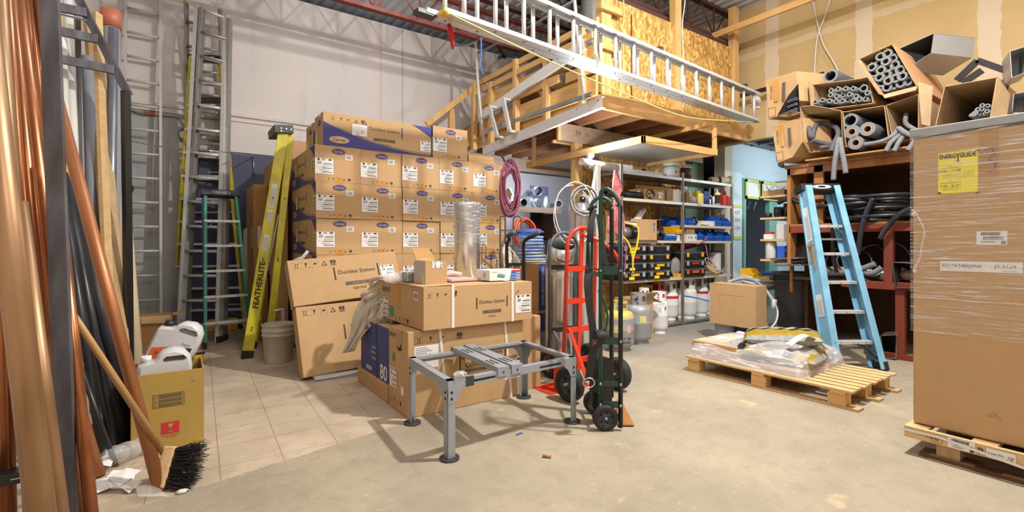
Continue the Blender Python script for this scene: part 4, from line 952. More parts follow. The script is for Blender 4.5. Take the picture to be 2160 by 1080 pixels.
m.add([(.07, .045, E_), (.14, .035, E_), (.15, .045, E_), (.085, .06, E_)], [(0, 1, 2, 3)], 'steel_grey'); m.add([(.07, .045, E_), (.07, .03, E_), (.14, .02, E_), (.14, .035, E_)], [(3, 2, 1, 0)], 'teal_cyl'); m.text('Universal', w=.05, m='print_black', at=(.045, .07), z=E_); m.pop()
m.push(frame((x0-.001, 3.38, ZC2), (0, -1, 0), (0, 0, 1))); m.ell(.12, .045, .02, .02, 'print_grey', E_); m.ell(.12, .045, .017, .017, 'label_white', 2*E_); m.text('B', h=.02, m='print_grey', at=(.12, .045), z=3*E_); m.pop(); obj('print', m, T)

# ================================================================== grey equipment stand
FA, FB, FC, FD = Vector((1.256, 2.403, 0)), Vector((1.302, 3.022, 0)), Vector((2.196, 2.428, 0)), Vector((2.239, 3.036, 0))
T = thing('equipment_stand', 'grey steel condenser stand with four round feet on the bare concrete', 'stand', (FA+FD)/2)
Hs = .44; sx = (FC-FA).normalized(); sy = (FB-FA).normalized()
for P_, a, b in ((FA, 1, 1), (FB, 1, -1), (FC, -1, 1), (FD, -1, -1)):
    c = P_-sx*a*.018-sy*b*.018; F = frame(c, sx, sy); m = MB('steel_grey'); m.push(F)
    m.box((0, b*.022, Hs/2+.005), (.004, .048, Hs-.01)); m.box((a*.022, 0, Hs/2+.005), (.048, .004, Hs-.01)); m.pop(); leg = obj('leg', m, T)
    m = MB('steel_dark'); m.cyl(P_+Vector((0, 0, 0)), P_+Vector((0, 0, .012)), .056, n=28); m.cyl(P_+Vector((0, 0, .012)), P_+Vector((0, 0, .05)), .008, n=8)
    for k in range(4): q = P_+Vector((.04*math.cos(k*PI/2+.6), .04*math.sin(k*PI/2+.6), .0125)); m.disc(q, (0, 0, 1), .006, 'hole_dark', 8)
    obj('foot_plate', m, leg)
    # corner gussets with square holes
    m = MB('steel_grey'); m.push(F)
    for ax_ in (0, 1):
        s = a if ax_ == 0 else b
        pts = [(0, Hs), (.11, Hs), (.11, Hs-.045), (.075, Hs-.075), (.052, Hs-.12), (0, Hs-.13)]
        if ax_ == 0: m.add([(x*s, -b*.004, z) for x, z in pts], [tuple(range(6))])
        else: m.add([(-a*.004, x*s, z) for x, z in pts], [tuple(range(6))])
        for hx, hz in ((.022, .065), (.022, .10)):
            if ax_ == 0: m.box((hx*s, -b*.005, Hs-hz), (.012, .003, .012), 'hole_dark')
            else: m.box((-a*.005, hx*s, Hs-hz), (.003, .012, .012), 'hole_dark')
    m.pop(); obj('gusset', m, T)
up_ = Vector((0, 0, 1))
def srail(a, b, inn, nm='rail'):
    m = MB('steel_grey'); d = (b-a).normalized(); L_ = (b-a).length; F = frame(a, d, z=up_); yy = F.to_3x3() @ Vector((0, 1, 0)); s = 1 if yy.dot(inn) > 0 else -1
    m.push(F); m.box((L_/2, s*.022, 0), (L_, .046, .003)); m.box((L_/2, 0, -.022), (L_, .003, .044)); m.box((L_/2, s*.044, -.006), (L_, .003, .015))
    for k in ((.14, .32), (L_-.32, L_-.14)):
        if L_ > .8: m.box(((k[0]+k[1])/2, -s*.0018, -.022), (k[1]-k[0], .0012, .012), 'hole_dark')
    m.pop(); obj(nm, m, T)
t_ = Vector((0, 0, Hs)); o_ = .02
srail(FA-sx*o_-sy*o_+t_, FC+sx*o_-sy*o_+t_, sy); srail(FB-sx*o_+sy*o_+t_, FD+sx*o_+sy*o_+t_, -sy)
srail(FA-sx*o_-sy*o_+t_, FB-sx*o_+sy*o_+t_, sx); srail(FC+sx*o_-sy*o_+t_, FD+sx*o_+sy*o_+t_, -sx)
for f in (.375, .485):
    a = lerp(FA, FC, f)-sy*.03; b = lerp(FB, FD, f)+sy*.03; m = MB('steel_grey'); d = (b-a).normalized(); L_ = (b-a).length
    F = frame(a+Vector((0, 0, Hs+.004)), d, z=up_); m.push(F); m.box((L_/2, 0, .022), (L_, .078, .003)); m.box((L_/2, -.038, .006), (L_, .003, .036)); m.box((L_/2, .038, .006), (L_, .003, .036)); m.box((0, 0, -.005), (.003, .078, .055))
    for y in (-.012, .018):
        for k in ((.08, .20), (L_-.24, L_-.12)): m.box(((k[0]+k[1])/2, y, .0242), (k[1]-k[0], .011, .0012), 'hole_dark')
    m.box((-.002, .0, -.008), (.003, .01, .01), 'hole_dark'); m.box((L_, 0, -.01), (.02, .08, .06), 'steel_dark'); m.pop(); obj('cross_bar', m, T)
m = MB('steel_dark'); q = lerp(FA, FC, .13)-sy*.02; m.push(frame(q+Vector((0, 0, Hs-.02)), sx, z=up_)); m.box((0, 0, 0), (.05, .012, .055)); m.pop(); obj('clip', m, T)
q = lerp(FA, FC, .07)+Vector((0, 0, Hs+.004)); m = MB('plastic_wrap_grey')
for k in range(9): m.ball(q+Vector((rnd.uniform(-.035, .035), rnd.uniform(-.02, .02), rnd.uniform(.008, .025))), .011, 'steel_dark' if k % 2 else 'galvanized', 6)
m.ball(q+Vector((0, 0, .016)), .045, 'film', 10, (1.1, .7, .5)); one('bag_of_bolts', m, 'small clear bag of bolts on the front left corner of the grey stand', 'bag', q)
m = MB('cord_blue'); q = G(1096, 917); m.push(Matrix.Translation(q)); m.add([(-.03, -.005, .003), (.03, .005, .006), (.035, .02, .003), (-.02, .012, .006)], [(0, 1, 2, 3)]); m.pop(); one('blue_tape_scrap', m, 'scrap of blue tape on the floor under the grey stand', 'scrap', q)
# ================================================================== ladders
def stepladder(nm, lb, FL, FR, TL, TR, rear, mt, n=5, cap='cap', capt=None, rw=.075, steps='aluminium', sp=.305, first=.30, rear_mat=None, feet=True, braces=True, grp=None, lip=.03, rail_text=None, sticker_=None, step_d=.08, rear_steps=True):
    FL, FR, TL, TR, rear = map(Vector, (FL, FR, TL, TR, rear)); base = (FL+FR)/2
    T = thing(nm, lb, 'ladder', (base.x, base.y, 0), grp)
    wd = (FR-FL).normalized(); up = ((TL+TR)/2-base).normalized(); nrm = wd.cross(up).normalized()   # towards the viewer if FL is the viewer's left
    for i, (a, b, s) in enumerate(((FL, TL, 1), (FR, TR, -1))):
        d = (b-a).normalized(); F = frame(a, d, z=-wd*s); L_ = (b-a).length; m = MB(mt); m.push(F)
        # web facing outwards, lips turned inwards
        y = F.to_3x3().inverted() @ nrm
        m.box((L_/2, 0, 0), (L_, rw, .004)); m.box((L_/2, rw/2, -lip/2), (L_, .004, lip)); m.box((L_/2, -rw/2, -lip/2), (L_, .004, lip)); m.pop(); r_ = obj('rail', m, T)
        if rail_text and i == rail_text[0]:
            m = MB('print_black'); dd = d; m.push(frame(lerp(a, b, rail_text[2])-wd*s*.0045, dd, (nrm if s < 0 else -nrm))); m.text(rail_text[1], w=rail_text[3], h=rw*.5, m='print_black', bold=.02); m.pop(); obj('lettering', m, r_)
        if sticker_ and i == sticker_[0]:
            for f, w_ in sticker_[1]:
                m = MB('label_white'); m.push(frame(lerp(a, b, f)-wd*s*.0042, d, (nrm if s < 0 else -nrm))); m.rect(-w_/2, w_/2, -rw*.3, rw*.3, 'label_white')
                for k in range(6): m.rect(-w_*.45, w_*(.2+.04*(k % 3)), rw*(.22-k*.08), rw*(.25-k*.08), 'ink_grey', .0006)
                m.pop(); obj('sticker', m, r_)
        if feet: m = MB('black_rubber'); m.push(F); m.box((.03, 0, -.008), (.08, rw+.012, .042)); m.pop(); obj('foot', m, r_)
    Lz = ((TL+TR)/2-base).length
    for k in range(n):
        f = (first+k*sp)/Lz; a, b = lerp(FL, TL, f), lerp(FR, TR, f); m = MB(steps); F = frame(a, b-a, z=(0, 0, 1)); L_ = (b-a).length; m.push(F)
        m.box((L_/2, 0, 0), (L_, step_d, .003)); m.box((L_/2, step_d/2, -.012), (L_, .003, .027)); m.box((L_/2, -step_d/2, -.012), (L_, .003, .027))
        for q in (.25, .5, .75): m.box((L_*q, -step_d/2-.002, -.012), (.008, .002, .008), 'steel_dark')
        m.pop(); obj('step', m, T)
        if braces and k in (0, n-1):
            m = MB('aluminium_dull'); yv = F.to_3x3() @ Vector((0, 1, 0))
            m.bar(a+(b-a)*.28-up*.02, a-up*.12+(b-a)*.01, .015, .006); m.bar(a+(b-a)*.72-up*.02, b-up*.12-(b-a)*.01, .015, .006); obj('knee_brace', m, T)
    rm = rear_mat or mt
    for a, b in ((FL, TL), (FR, TR)):
        p0, p1 = a+rear, lerp(a, b, .97)-nrm*.04; m = MB(rm); F = frame(p0, p1-p0, z=wd); L_ = (p1-p0).length; m.push(F); m.box((L_/2, 0, 0), (L_, .04, .004)); m.box((L_/2, .02, -.01), (L_, .004, .022)); m.pop(); l_ = obj('rear_leg', m, T)
        if feet: m = MB('black_rubber'); m.push(F); m.box((.03, 0, 0), (.07, .05, .03)); m.pop(); obj('foot', m, l_)
    for f in ((.10, .45, .7) if rear_steps else (.12,)):
        m = MB('aluminium_dull'); m.bar(lerp(FL+rear, TL-nrm*.04, f), lerp(FR+rear, TR-nrm*.04, f), .03, .02); obj('rear_brace', m, T)
    m = MB('black_plastic' if cap == 'cap' else cap); F = frame((TL+TR)/2, wd, up); w_ = (TR-TL).length; m.push(F); m.box((0, -.01, -.02), (w_+.06, .075, .15)); m.pop(); c_ = obj('cap', m, T, .006)
    if capt:
        m = MB('label_white'); m.push(F @ Matrix.Translation((0, -.01, .0562)))
        if capt == 'WERNER': m.ell(0, 0, .10, .021, 'label_white'); m.ell(0, 0, .095, .017, 'black_plastic', .0006); m.text(capt, w=.13, h=.016, m='label_white', z=.0012, bold=.03)
        elif capt == 'oval': m.ell(0, 0, .10, .021, 'label_white'); m.ell(0, 0, .045, .012, 'black_plastic', .0006)
        else: m.text(capt, w=.26, h=.03, m='label_white', z=.0006, bold=.02, shear=.2)
        m.pop(); obj('cap_print', m, c_)
    return T
def extension(nm, lb, FL, FR, TL, TR, mt='aluminium', n=None, r=.018, rw=.07, lip=.026, grp=None, flip=0, caps=None):
    FL, FR, TL, TR = map(Vector, (FL, FR, TL, TR)); b0 = (FL+FR)/2; T = thing(nm, lb, 'ladder', (b0.x, b0.y, 0), grp)
    wd = (FR-FL).normalized()
    for a, b, s in ((FL, TL, 1), (FR, TR, -1)):
        F = frame(a, b-a, z=-wd*s); L_ = (b-a).length; m = MB(mt); m.push(F); m.box((L_/2, 0, 0), (L_, rw, .004)); m.box((L_/2, rw/2, -lip/2), (L_, .004, lip)); m.box((L_/2, -rw/2, -lip/2), (L_, .004, lip))
        if caps: m.box((L_+.01, 0, -.008), (.03, rw, .03), caps)
        m.pop(); r_ = obj('rail', m, T)
        m = MB('black_rubber'); m.push(F); m.box((.03, 0, -.008), (.09, rw+.01, .04)); m.pop(); obj('foot', m, r_)
    Lz = ((TL+TR)/2-b0).length
    for k in range(int((Lz-.2)/.305)+1):
        f = (.2+k*.305)/Lz; m = MB(mt); m.cyl(lerp(FL, TL, f), lerp(FR, TR, f), r, n=8); obj('rung', m, T)
    return T
# straight ladder flat on the back wall
extension('extension_ladder', 'single dull aluminium ladder alone against the grey back wall, farthest left', (-.52, 7.45, 0), (-.13, 7.45, 0), (-.515, 7.72, 4.6), (-.145, 7.72, 4.6), 'white_metal_dirty', rw=.055, grp='ladders leaning on the back wall')
# the crowd of ladders
fl, fr = D(376, 728, 5.9), D(464, 724, 5.9); fl = G(374, 724); fr = fl+Vector((.43, .02, 0))
wx = Vector((1, 0, 0))
def at_wall(px, py, Y=7.6): return PY(px, py, Y)
a, b = PY(415, 8, 7.25), PY(482, 32, 7.25)
extension('extension_ladder', 'bright aluminium extension ladder, frontmost of the tall ones behind the green stepladder', G(376, 722), G(465, 722), a, b, 'aluminium', rw=.085, lip=.045, grp='ladders leaning on the back wall')
a2, b2 = PY(424, 18, 7.2), PY(487, 40, 7.2)
extension('extension_ladder', 'second aluminium section nested behind the front ladder, right of the first', G(388, 718), G(476, 718), a2, b2, 'aluminium_dull', rw=.07, lip=.035, grp='ladders leaning on the back wall')
a3, b3 = PY(391, 8, 7.62), PY(466, 24, 7.62)
extension('extension_ladder', 'dark tall ladder with yellow top ends, its tops farthest left of the group', G(396, 692), G(480, 692), a3, b3, 'aluminium_dull', rw=.06, grp='ladders leaning on the back wall', caps='tape_tan')
# yellow stepladder in the group
tl, tr = PY(401, 118, 7.4), PY(465, 126, 7.4)
stepladder('stepladder', 'tall yellow fibreglass stepladder standing among the aluminium ladders, black lettered cap', G(362, 702), G(520, 698), tl, tr, (0, .12, 0), 'yellow_fibre', n=11, capt='FEATHERLITE', rw=.06, sp=.30, first=.32, rear_mat='yellow_old')
tl, tr = PY(414, 206, 7.55), PY(470, 214, 7.55)
stepladder('stepladder', 'weathered stepladder with grey cap behind the taller yellow one', G(392, 690), G(496, 688), tl, tr, (0, .08, 0), 'yellow_old', n=9, cap='steel_dark', rw=.05, sp=.30, first=.35)
# green stepladder
FLg = G(430, 736); FRg = FLg+Vector((.50, .02, 0)); tg = PY(466, 412, 7.0)
stepladder('stepladder', 'short green fibreglass stepladder with black oval-marked cap, in front of the tall ladders', FLg, FRg, Vector((FLg.x+.015, 6.9, 1.83)), Vector((FLg.x+.36, 6.9, 1.83)), (.03, .30, 0), 'green_fibre', n=5, capt='WERNER', rear_mat='cord_blue', rear_steps=False, rw=.07)
# yellow ladder leaning on the carton wall, seen edge on
FLy = G(521, 756); off = Vector((.10, .50, 0)); top = D(598, 275, 5.3)
T = thing('folded_stepladder', 'folded yellow fibreglass stepladder leaning on the left end of the carton wall', 'ladder', FLy)
for k, (o_, to, w_, x_) in enumerate(((Vector((0, 0, 0)), Vector((0, 0, 0)), .10, 0), (off, Vector((.05, .36, 0)), .09, 0), (Vector((.20, .03, .0)), Vector((.085, .03, 0)), .062, 1), (off+Vector((.20, .03, 0)), Vector((.13, .39, 0)), .062, 1))):
    a, b = FLy+o_, top+to+Vector((0, 0, -.02)); F = frame(a, b-a, z=(0, -1, .1)); L_ = (b-a).length; m = MB('yellow_fibre'); m.push(F); m.box((L_/2, 0, 0), (L_, w_, .005)); m.box((L_/2, w_/2, -.014), (L_, .005, .03)); m.box((L_/2, -w_/2, -.014), (L_, .005, .03))
    for f in (.12, .13, .42, .43, .7): m.cyl((L_*f, 0, .002), (L_*f, 0, .007), .009, n=8, m='steel_dark')
    m.pop(); r_ = obj('rear_rail' if x_ else 'rail', m, T)
    m = MB('black_rubber'); m.push(F); m.box((.03, 0, -.006), (.10, w_+.01, .045)); m.pop(); obj('foot', m, r_)
    if k == 0:
        m = MB('print_black'); m.push(F @ Matrix.Translation((L_*.315, 0, .0036))); m.text('FEATHERLITE', w=.50, h=.055, m='print_black', bold=.03); m.pop(); obj('lettering', m, r_)
        for f, w2 in ((.50, .17), (.62, .13), (.71, .26)):
            m = MB('label_white'); m.push(F @ Matrix.Translation((L_*f, 0, .0034))); m.rect(-w2/2, w2/2, -.026, .026, 'label_white')
            for q in range(6): m.rect(-w2*.45, w2*(.3+.03*(q % 3)), .018-q*.008, .021-q*.008, 'ink_grey', .0006)
            m.pop(); obj('sticker', m, r_)
for k in range(7):
    f = .12+k*.115; a, b = lerp(FLy, top, f)+Vector((-.0, .02, 0)), lerp(FLy+off, top+Vector((.05, .36, 0)), f); m = MB('aluminium'); m.bar(a, b, .07, .025); obj('step', m, T)
m = MB('aluminium_dull'); m.bar(lerp(FLy, top, .30)+Vector((.06, .05, 0)), lerp(FLy, top, .62)+Vector((.09, .05, 0)), .02, .01); obj('spreader', m, T)
m = MB('steel_dark'); F = frame(top, (0, 1, 0), (-.1, 0, 1)); m.push(F); m.box((.18, .01, .0), (.44, .085, .19)); m.pop()
for k in range(4): m.cyl(top+Vector((-.03+.05*(k % 3), -.045, .01-.03*(k//3))), top+Vector((-.03+.05*(k % 3), -.05, .01-.03*(k//3))), .01, n=8, m='aluminium')
obj('cap', m, T, .012)
# blue stepladder
FR_ = G(1860, 779); rdir = Vector((.55, .83, 0)); wd = Vector((.83, -.55, 0)); FL_ = FR_-wd*.50; tc = D(1728, 396, 5.1)
Tb = stepladder('stepladder', 'worn sky-blue fibreglass stepladder leaning at the pipe rack behind the low pallet', FL_, FR_, tc-wd*.19, tc+wd*.17, rdir*.10, 'blue_fibre', n=5, capt='oval', rw=.15, lip=.065, sp=.295, first=.27, sticker_=(0, ((.78, .36), (.33, .22))), steps='aluminium', step_d=.085)
m = MB('steel_dark'); m.bar(FL_+wd*.03+Vector((0, 0, .26)), FL_+rdir*.1+wd*.2+Vector((0, 0, .02)), .03, .01); m.bar(FR_-wd*.04+Vector((0, 0, .10)), FR_-wd*.22+Vector((0, 0, .24)), .05, .01, m='black_gloss'); obj('lower_brace', m, Tb)
q = lerp(FL_, tc-wd*.19, .60)-rdir*.062
m = MB('cardboard_dark'); u_ = (tc-wd*.19-FL_).normalized()
nn = -rdir
F = frame(lerp(FL_, tc-wd*.19, .66)-wd*.008, u_, z=-wd); m.push(F); m.box((0, 0, .004), (.03, .11, .006)); m.box((-.09, .035, .004), (.18, .022, .006)); m.box((-.12, -.035, .004), (.24, .022, .006)); m.pop(); obj('strap_hinge', m, Tb)

# chain across the ladders
m = MB('galvanized_dull'); P0, P1, P2, P3 = PY(270, 296, 7.2), PY(385, 312, 6.6), PY(480, 322, 6.6), PY(535, 330, 7.78)
pts = spline([P0, lerp(P0, P1, .5)+Vector((0, 0, -.02)), P1, P2, P3], 20)
for i in range(0, len(pts)-1, 2):
    d = (pts[i+1]-pts[i]); m.bar(pts[i]-d*.3, pts[i+1]+d*.6, .016 if i % 4 else .007, .007 if i % 4 else .016)
m.cyl(P3, P3+Vector((0, -.0, -.28)), .009, n=6); one('safety_chain', m, 'thin galvanized chain strung across the standing ladders to the navy wall', 'chain', P1)

# ================================================================== pipe rack at the left and the leaning stock
def leaner(nm, lb, cat, a, b, r, mt, ztop=None, zbot=0.0, tip=None, grp='stock leaning in the left pipe rack', ri=None, wh=None):
    # a and b: (pixel x, pixel y, depth) of two points on the axis; extended down to the floor and up to ztop
    A, B = D(*a), D(*b)
    if A.z < B.z: A, B = B, A
    d = (A-B).normalized(); lo = B-d*((B.z-zbot)/d.z); hi = A if ztop is None else B+d*((ztop-B.z)/d.z)
    m = MB(mt)
    if wh: m.bar(lo, hi, wh[0], wh[1], up=(.8, -.6, 0))
    elif ri: m.pipe(lo, hi, r, ri, 20, mt, 'hole_dark')
    else: m.cyl(lo, hi, r, n=20)
    o = one(nm, m, lb, cat, lo, grp)
    if tip: m = MB(tip[0]); m.cyl(hi-d*tip[1], hi+d*.003, r*1.12, n=20); obj('end_collar', m, o)
    return o
C = 'copper pipe'; GC = 'copper pipes in the left rack'
# (x,y,t) upper, (x,y,t) lower, radius
for i, (a, b, r, mt, zt, lb) in enumerate((
    ((8, 400, 1.42), (86, 1080, 1.38), .0335, 'copper_dull', 2.5, 'fat dull copper pipe leaning frontmost at the left edge, widest of all'),
    ((4, 700, 1.78), (14, 1080, 1.75), .028, 'copper', 2.2, 'reddish copper pipe held by a black clamp at the bottom left corner'),
    ((-6, 0, 1.75), (24, 420, 1.72), .027, 'copper_dull', 2.8, 'pale copper pipe at the left edge, above the fat dull one'),
    ((11, 0, 1.85), (50, 540, 1.82), .021, 'copper', 2.8, 'copper pipe in the rack, second from the left edge at the top'),
    ((23, 0, 2.0), (77, 540, 1.9), .019, 'copper', 2.9, 'copper pipe in the rack, third from the left edge at the top'),
    ((36, 0, 2.1), (104, 540, 2.0), .028, 'copper', 2.9, 'thick glossy copper pipe just left of the black post at the top'),
    ((55, 0, 2.25), (100, 420, 2.2), .010, 'copper', 3.0, 'slim copper tube left of the black post, leftmost of the slim ones'),
    ((62, 0, 2.27), (96, 300, 2.2), .009, 'copper', 3.0, 'slim copper tube left of the black post, second of the slim ones'),
    ((69, 0, 2.30), (97, 280, 2.2), .009, 'copper', 3.05, 'slim copper tube left of the black post, third of the slim ones'),
    ((80, 0, 2.30), (98, 200, 2.25), .012, 'copper', 3.05, 'slim copper tube touching the black post at the top'),
    ((62, 580, 1.70), (112, 960, 1.66), .023, 'copper_dull', 1.35, 'dull copper pipe right behind the fat one, low down'),
    ((78, 560, 1.90), (100, 820, 1.85), .019, 'copper', 1.5, 'short copper pipe between the fat one and the black post, low down'),
    ((92, 540, 2.05), (108, 820, 1.98), .018, 'copper', 1.6, 'copper pipe directly left of the black post, low down'),
    ((131, 500, 1.92), (193, 1080, 1.80), .021, 'copper', 1.55, 'copper pipe right of the black post, reaching the bottom of the frame'),
    ((160, 840, 2.55), (208, 1006, 2.48), .030, 'copper_orange', .75, 'short copper pipe ending on the floor litter right of the black post'),
    ((150, 860, 2.1), (163, 1060, 2.05), .012, 'copper', .6, 'thin copper stub behind the pipe at the foot of the black post'),
    ((120, 210, 2.50), (338, 1034, 2.345), .0285, 'copper_orange', 1.98, 'long orange-brown pipe slanting across to the floor beside the broom'))):
    leaner('copper_pipe', lb, C, a, b, r, mt, zt, grp=GC)
leaner('iron_pipe', 'dark grey iron pipe standing upright beside the rack brace', 'pipe', (239, 60, 3.8), (232, 560, 3.75), .034, 'iron_pipe', D(239, 60, 3.8).z)
leaner('drain_pipe', 'wide grey pipe with a terracotta collar, tallest beside the wooden planks', 'pipe', (233, 24, 4.0), (240, 560, 3.95), .063, 'grey_pvc', D(233, 24, 4.0).z, tip=('terracotta', .14))
leaner('plastic_pipe', 'grey plastic pipe between the plank and the galvanized strip', 'pipe', (186, 120, 3.7), (200, 560, 3.6), .040, 'grey_pvc', D(186, 120, 3.7).z)
leaner('plastic_pipe', 'second grey plastic pipe slightly darker, behind the plank', 'pipe', (196, 160, 3.9), (216, 600, 3.8), .034, 'iron_pipe', D(196, 160, 3.9).z)
leaner('plastic_pipe', 'white plastic pipe leaning at the left wall behind the black post', 'pipe', (143, 10, 3.65), (154, 300, 3.5), .031, 'white_pvc', D(143, -30, 3.65).z)
leaner('plastic_pipe', 'white plastic pipe with paper cover beside the black post', 'pipe', (131, 75, 3.5), (140, 300, 3.4), .024, 'white_pvc', D(131, 75, 3.5).z, tip=('paper_white', .2))
leaner('galvanized_strip', 'perforated galvanized strip standing behind the rack brace', 'metal strip', (163, 35, 3.8), (168, 500, 3.7), .02, 'galvanized_dull', D(163, 35, 3.8).z, wh=(.06, .004))
leaner('wooden_plank', 'pale wooden plank leaning behind the rack brace', 'plank', (194, 35, 3.85), (230, 460, 3.65), .05, 'wood_plank', D(194, 35, 3.85).z, wh=(.14, .03))
leaner('wooden_plank', 'second pale plank beside the terracotta collared pipe', 'plank', (205, 28, 3.6), (222, 460, 3.5), .05, 'wood_raw', D(205, 28, 3.6).z, wh=(.06, .03))
leaner('wooden_plank', 'wooden plank at the left wall, top visible just right of the black post', 'plank', (127, 15, 3.6), (139, 300, 3.5), .05, 'wood_plank', D(127, 5, 3.6).z, wh=(.07, .03))
leaner('wooden_plank', 'short wooden stud below the upper cross bar beside the black post', 'plank', (141, 150, 3.8), (152, 420, 3.8), .05, 'wood_plank', D(141, 150, 3.8).z, wh=(.045, .03))
leaner('cardboard_tube', 'cream cardboard tube standing behind the carton with jugs', 'tube', (243, 250, 4.05), (284, 760, 3.95), .056, 'cream_tube', 1.95)
leaner('fibreglass_strip', 'thin yellow strip standing behind the black pipes', 'strip', (126, 260, 2.95), (198, 820, 2.85), .012, 'yellow_plastic', 1.95, wh=(.03, .006))
leaner('wooden_stud', 'leaning timber stud behind the jugs near the back wall', 'plank', (268, 480, 7.0), (312, 645, 6.8), .03, 'wood_raw', D(262, 460, 7.0).z, wh=(.14, .04))
for lb, a, b, r, top in (('fat black plastic pipe cut off below the orange slanting pipe', (143, 358, 3.05), (254, 820, 2.95), .050, None),
        ('thin black pipe with pale print beside the fat black one', (134, 365, 2.85), (222, 820, 2.75), .022, None),
        ('thin black pipe right beside the black post', (131, 400, 2.75), (176, 700, 2.7), .020, None),
        ('black pipe crossing behind the broom handle to the floor', (176, 640, 2.9), (262, 925, 2.83), .030, None),
        ('black conduit low behind the broom handle, second of the pair', (190, 720, 3.0), (232, 905, 2.95), .022, None),
        ('slim black tube with a white end cap low beside the copper', (163, 757, 2.6), (204, 870, 2.6), .013, None)):
    leaner('black_pipe', lb, 'pipe', a, b, r, 'pipe_black', None, tip=('paper_white', .012) if 'end cap' in lb else None, grp='black pipes in the left rack')
m = MB('pipe_black'); m.cyl(D(186, 905, 2.95), D(250, 955, 2.75), .03, n=16); one('black_pipe', m, 'short black pipe lying on the floor behind the copper pipe foot', 'pipe', D(186, 905, 2.95), 'black pipes in the left rack')
m = MB('black_gloss'); q = D(8, 1008, 1.72); m.bx(q.x-.05, q.x+.06, q.y-.035, q.y+.035, q.z-.02, q.z+.02); m.cyl(q+Vector((.02, -.03, 0)), q+Vector((.09, -.03, 0)), .006, n=6, m='galvanized'); one('pipe_clamp', m, 'black clamp with a bolt around the reddish copper pipe', 'clamp', q, bevel=.006)
# the rack frame itself: one upright near the camera, an end frame further along the left wall
T = thing('pipe_rack', 'dark angle-iron pipe rack along the left wall, near post and braced end frame', 'rack', G(140, 1200))
A0, A1 = D(101, 0, 1.85), D(129, 800, 1.80); d = (A0-A1).normalized(); lo = A1-d*(A1.z/d.z); hi = A1+d*((2.9-A1.z)/d.z)
m = MB('black_steel'); m.push(frame(lo, hi-lo, z=(-.3, -1, 0))); L_ = (hi-lo).length; m.box((L_/2, 0, 0), (L_, .054, .005)); m.box((L_/2, -.027, -.010), (L_, .005, .022)); m.pop(); obj('upright', m, T, label='near post, worn bare along its left edge')
B_ = D(265, 192, 3.6); m = MB('black_gloss'); lo2 = Vector((B_.x+.02, B_.y+.05, 0)); m.bar(lo2, B_, .045, .045, (.6, -.8, 0)); obj('upright', m, T)
m = MB('black_steel'); S0 = D(163, -4, 3.42); dd = (S0-B_).normalized()
m.push(frame(B_-dd*.03, dd, z=(-.3, -1, 0))); m.box((.5, 0, 0), (1.0, .045, .006)); m.box((.5, -.022, -.02), (1.0, .006, .04)); m.pop(); obj('brace', m, T)
for a, b in (((104, 10, 3.28), (182, 26, 3.42)), ((100, 59, 3.28), (206, 82, 3.46)), ((100, 118, 3.3), (240, 147, 3.55))):
    m = MB('black_steel'); m.bar(D(*a)+Vector((0, .01, 0)), D(*b)+Vector((0, .01, 0)), .03, .058, (0, 0, 1)); obj('cross_bar', m, T)
m = MB('black_steel'); m.bar(D(112, 26, 3.3), D(186, 44, 3.43), .01, .01); obj('rod', m, T)
# blue and yellow thing tied to the ladder rail behind the rack
m = MB('cord_blue'); q = PY(257, 352, 7.70)
for k in range(4): m.ball(q+Vector((.02*k, -.02, -.09*k)), .06, ('cord_blue', 'label_white', 'canvas', 'black_plastic')[k], 8, (1, .6, 1.3))
m.ball(q+Vector((.03, 0, .12)), .03, 'yellow_plastic', 6); one('work_glove', m, 'blue and white work glove hanging on the wall beside the lone ladder', 'glove', q)

# ------------------------------------------------------------------ broom
h0, h1 = D(60, 520, 1.95), D(352, 965, 2.42)
T = thing('push_broom', 'push broom with wooden handle leaning, black bristles turned up on the floor', 'broom', G(375, 1028))
m = MB('handle_wood'); m.cyl(h0, h1, .0125, .0165, 14); obj('handle', m, T)
m = MB('wood_raw'); hd = (h1-h0).normalized(); c0, c1 = D(338, 952, 2.40), D(365, 1010, 2.36)
F = frame(D(352, 985, 2.40), Vector((.25, .35, .9)), z=Vector((1, -.35, .1))); m.push(F); m.box((0, 0, 0), (.19, .085, .055)); m.pop(); obj('head', m, T, .008)
rnd = random.Random(5); m = MB('bristle'); m.push(F)
for k in range(520):
    x, y = rnd.uniform(-.088, .088), rnd.uniform(-.038, .038); l = rnd.uniform(.10, .135)
    m.tube([(x, y, .028), (x*1.2+rnd.uniform(-.01, .01), y*1.5+rnd.uniform(-.012, .012), .028+l*.6), (x*1.35+rnd.uniform(-.02, .02), y*1.9+rnd.uniform(-.02, .02)-.0, .028+l)], [.0017, .0014, .0008], 3, caps=False)
m.pop(); obj('bristles', m, T, stuff=True)

# ------------------------------------------------------------------ fragile carton with jugs
x0, x1, y0, y1, h = -.205, .142, 3.44, 3.80, .455
T = thing('jug_carton', 'ochre open carton with a red fragile mark, full of plastic jugs', 'box', (x0, y0, 0))
m = MB('cardboard_ochre')
m.bx(x0, x1, y0, y0+.006, 0, h); m.bx(x0, x1, y1-.006, y1, 0, h); m.bx(x0, x0+.006, y0, y1, 0, h); m.bx(x1-.006, x1, y0, y1, 0, h); m.bx(x0, x1, y0, y1, 0, .01); obj('body', m, T, .002)
m = MB('print_black'); m.push(frame((x0, y0-.001, 0), (1, 0, 0), (0, 0, 1)))
m.rect(.10, .25, .255, .257, 'print_black', E_); m.rect(.10, .25, .33, .332, 'print_black', E_); m.rect(.10, .102, .255, .332, 'print_black', E_); m.rect(.248, .25, .255, .332, 'print_black', E_)
for k in range(3):
    y = .268+k*.025; m.rect(.10, .25, y+.0125, y+.0135, 'print_black', E_); icon(m, 'tri', .112, y, .016); 
    for q in range(3): m.rect(.125, .24, y-.007+q*.006, y-.004+q*.006, 'print_grey', E_)
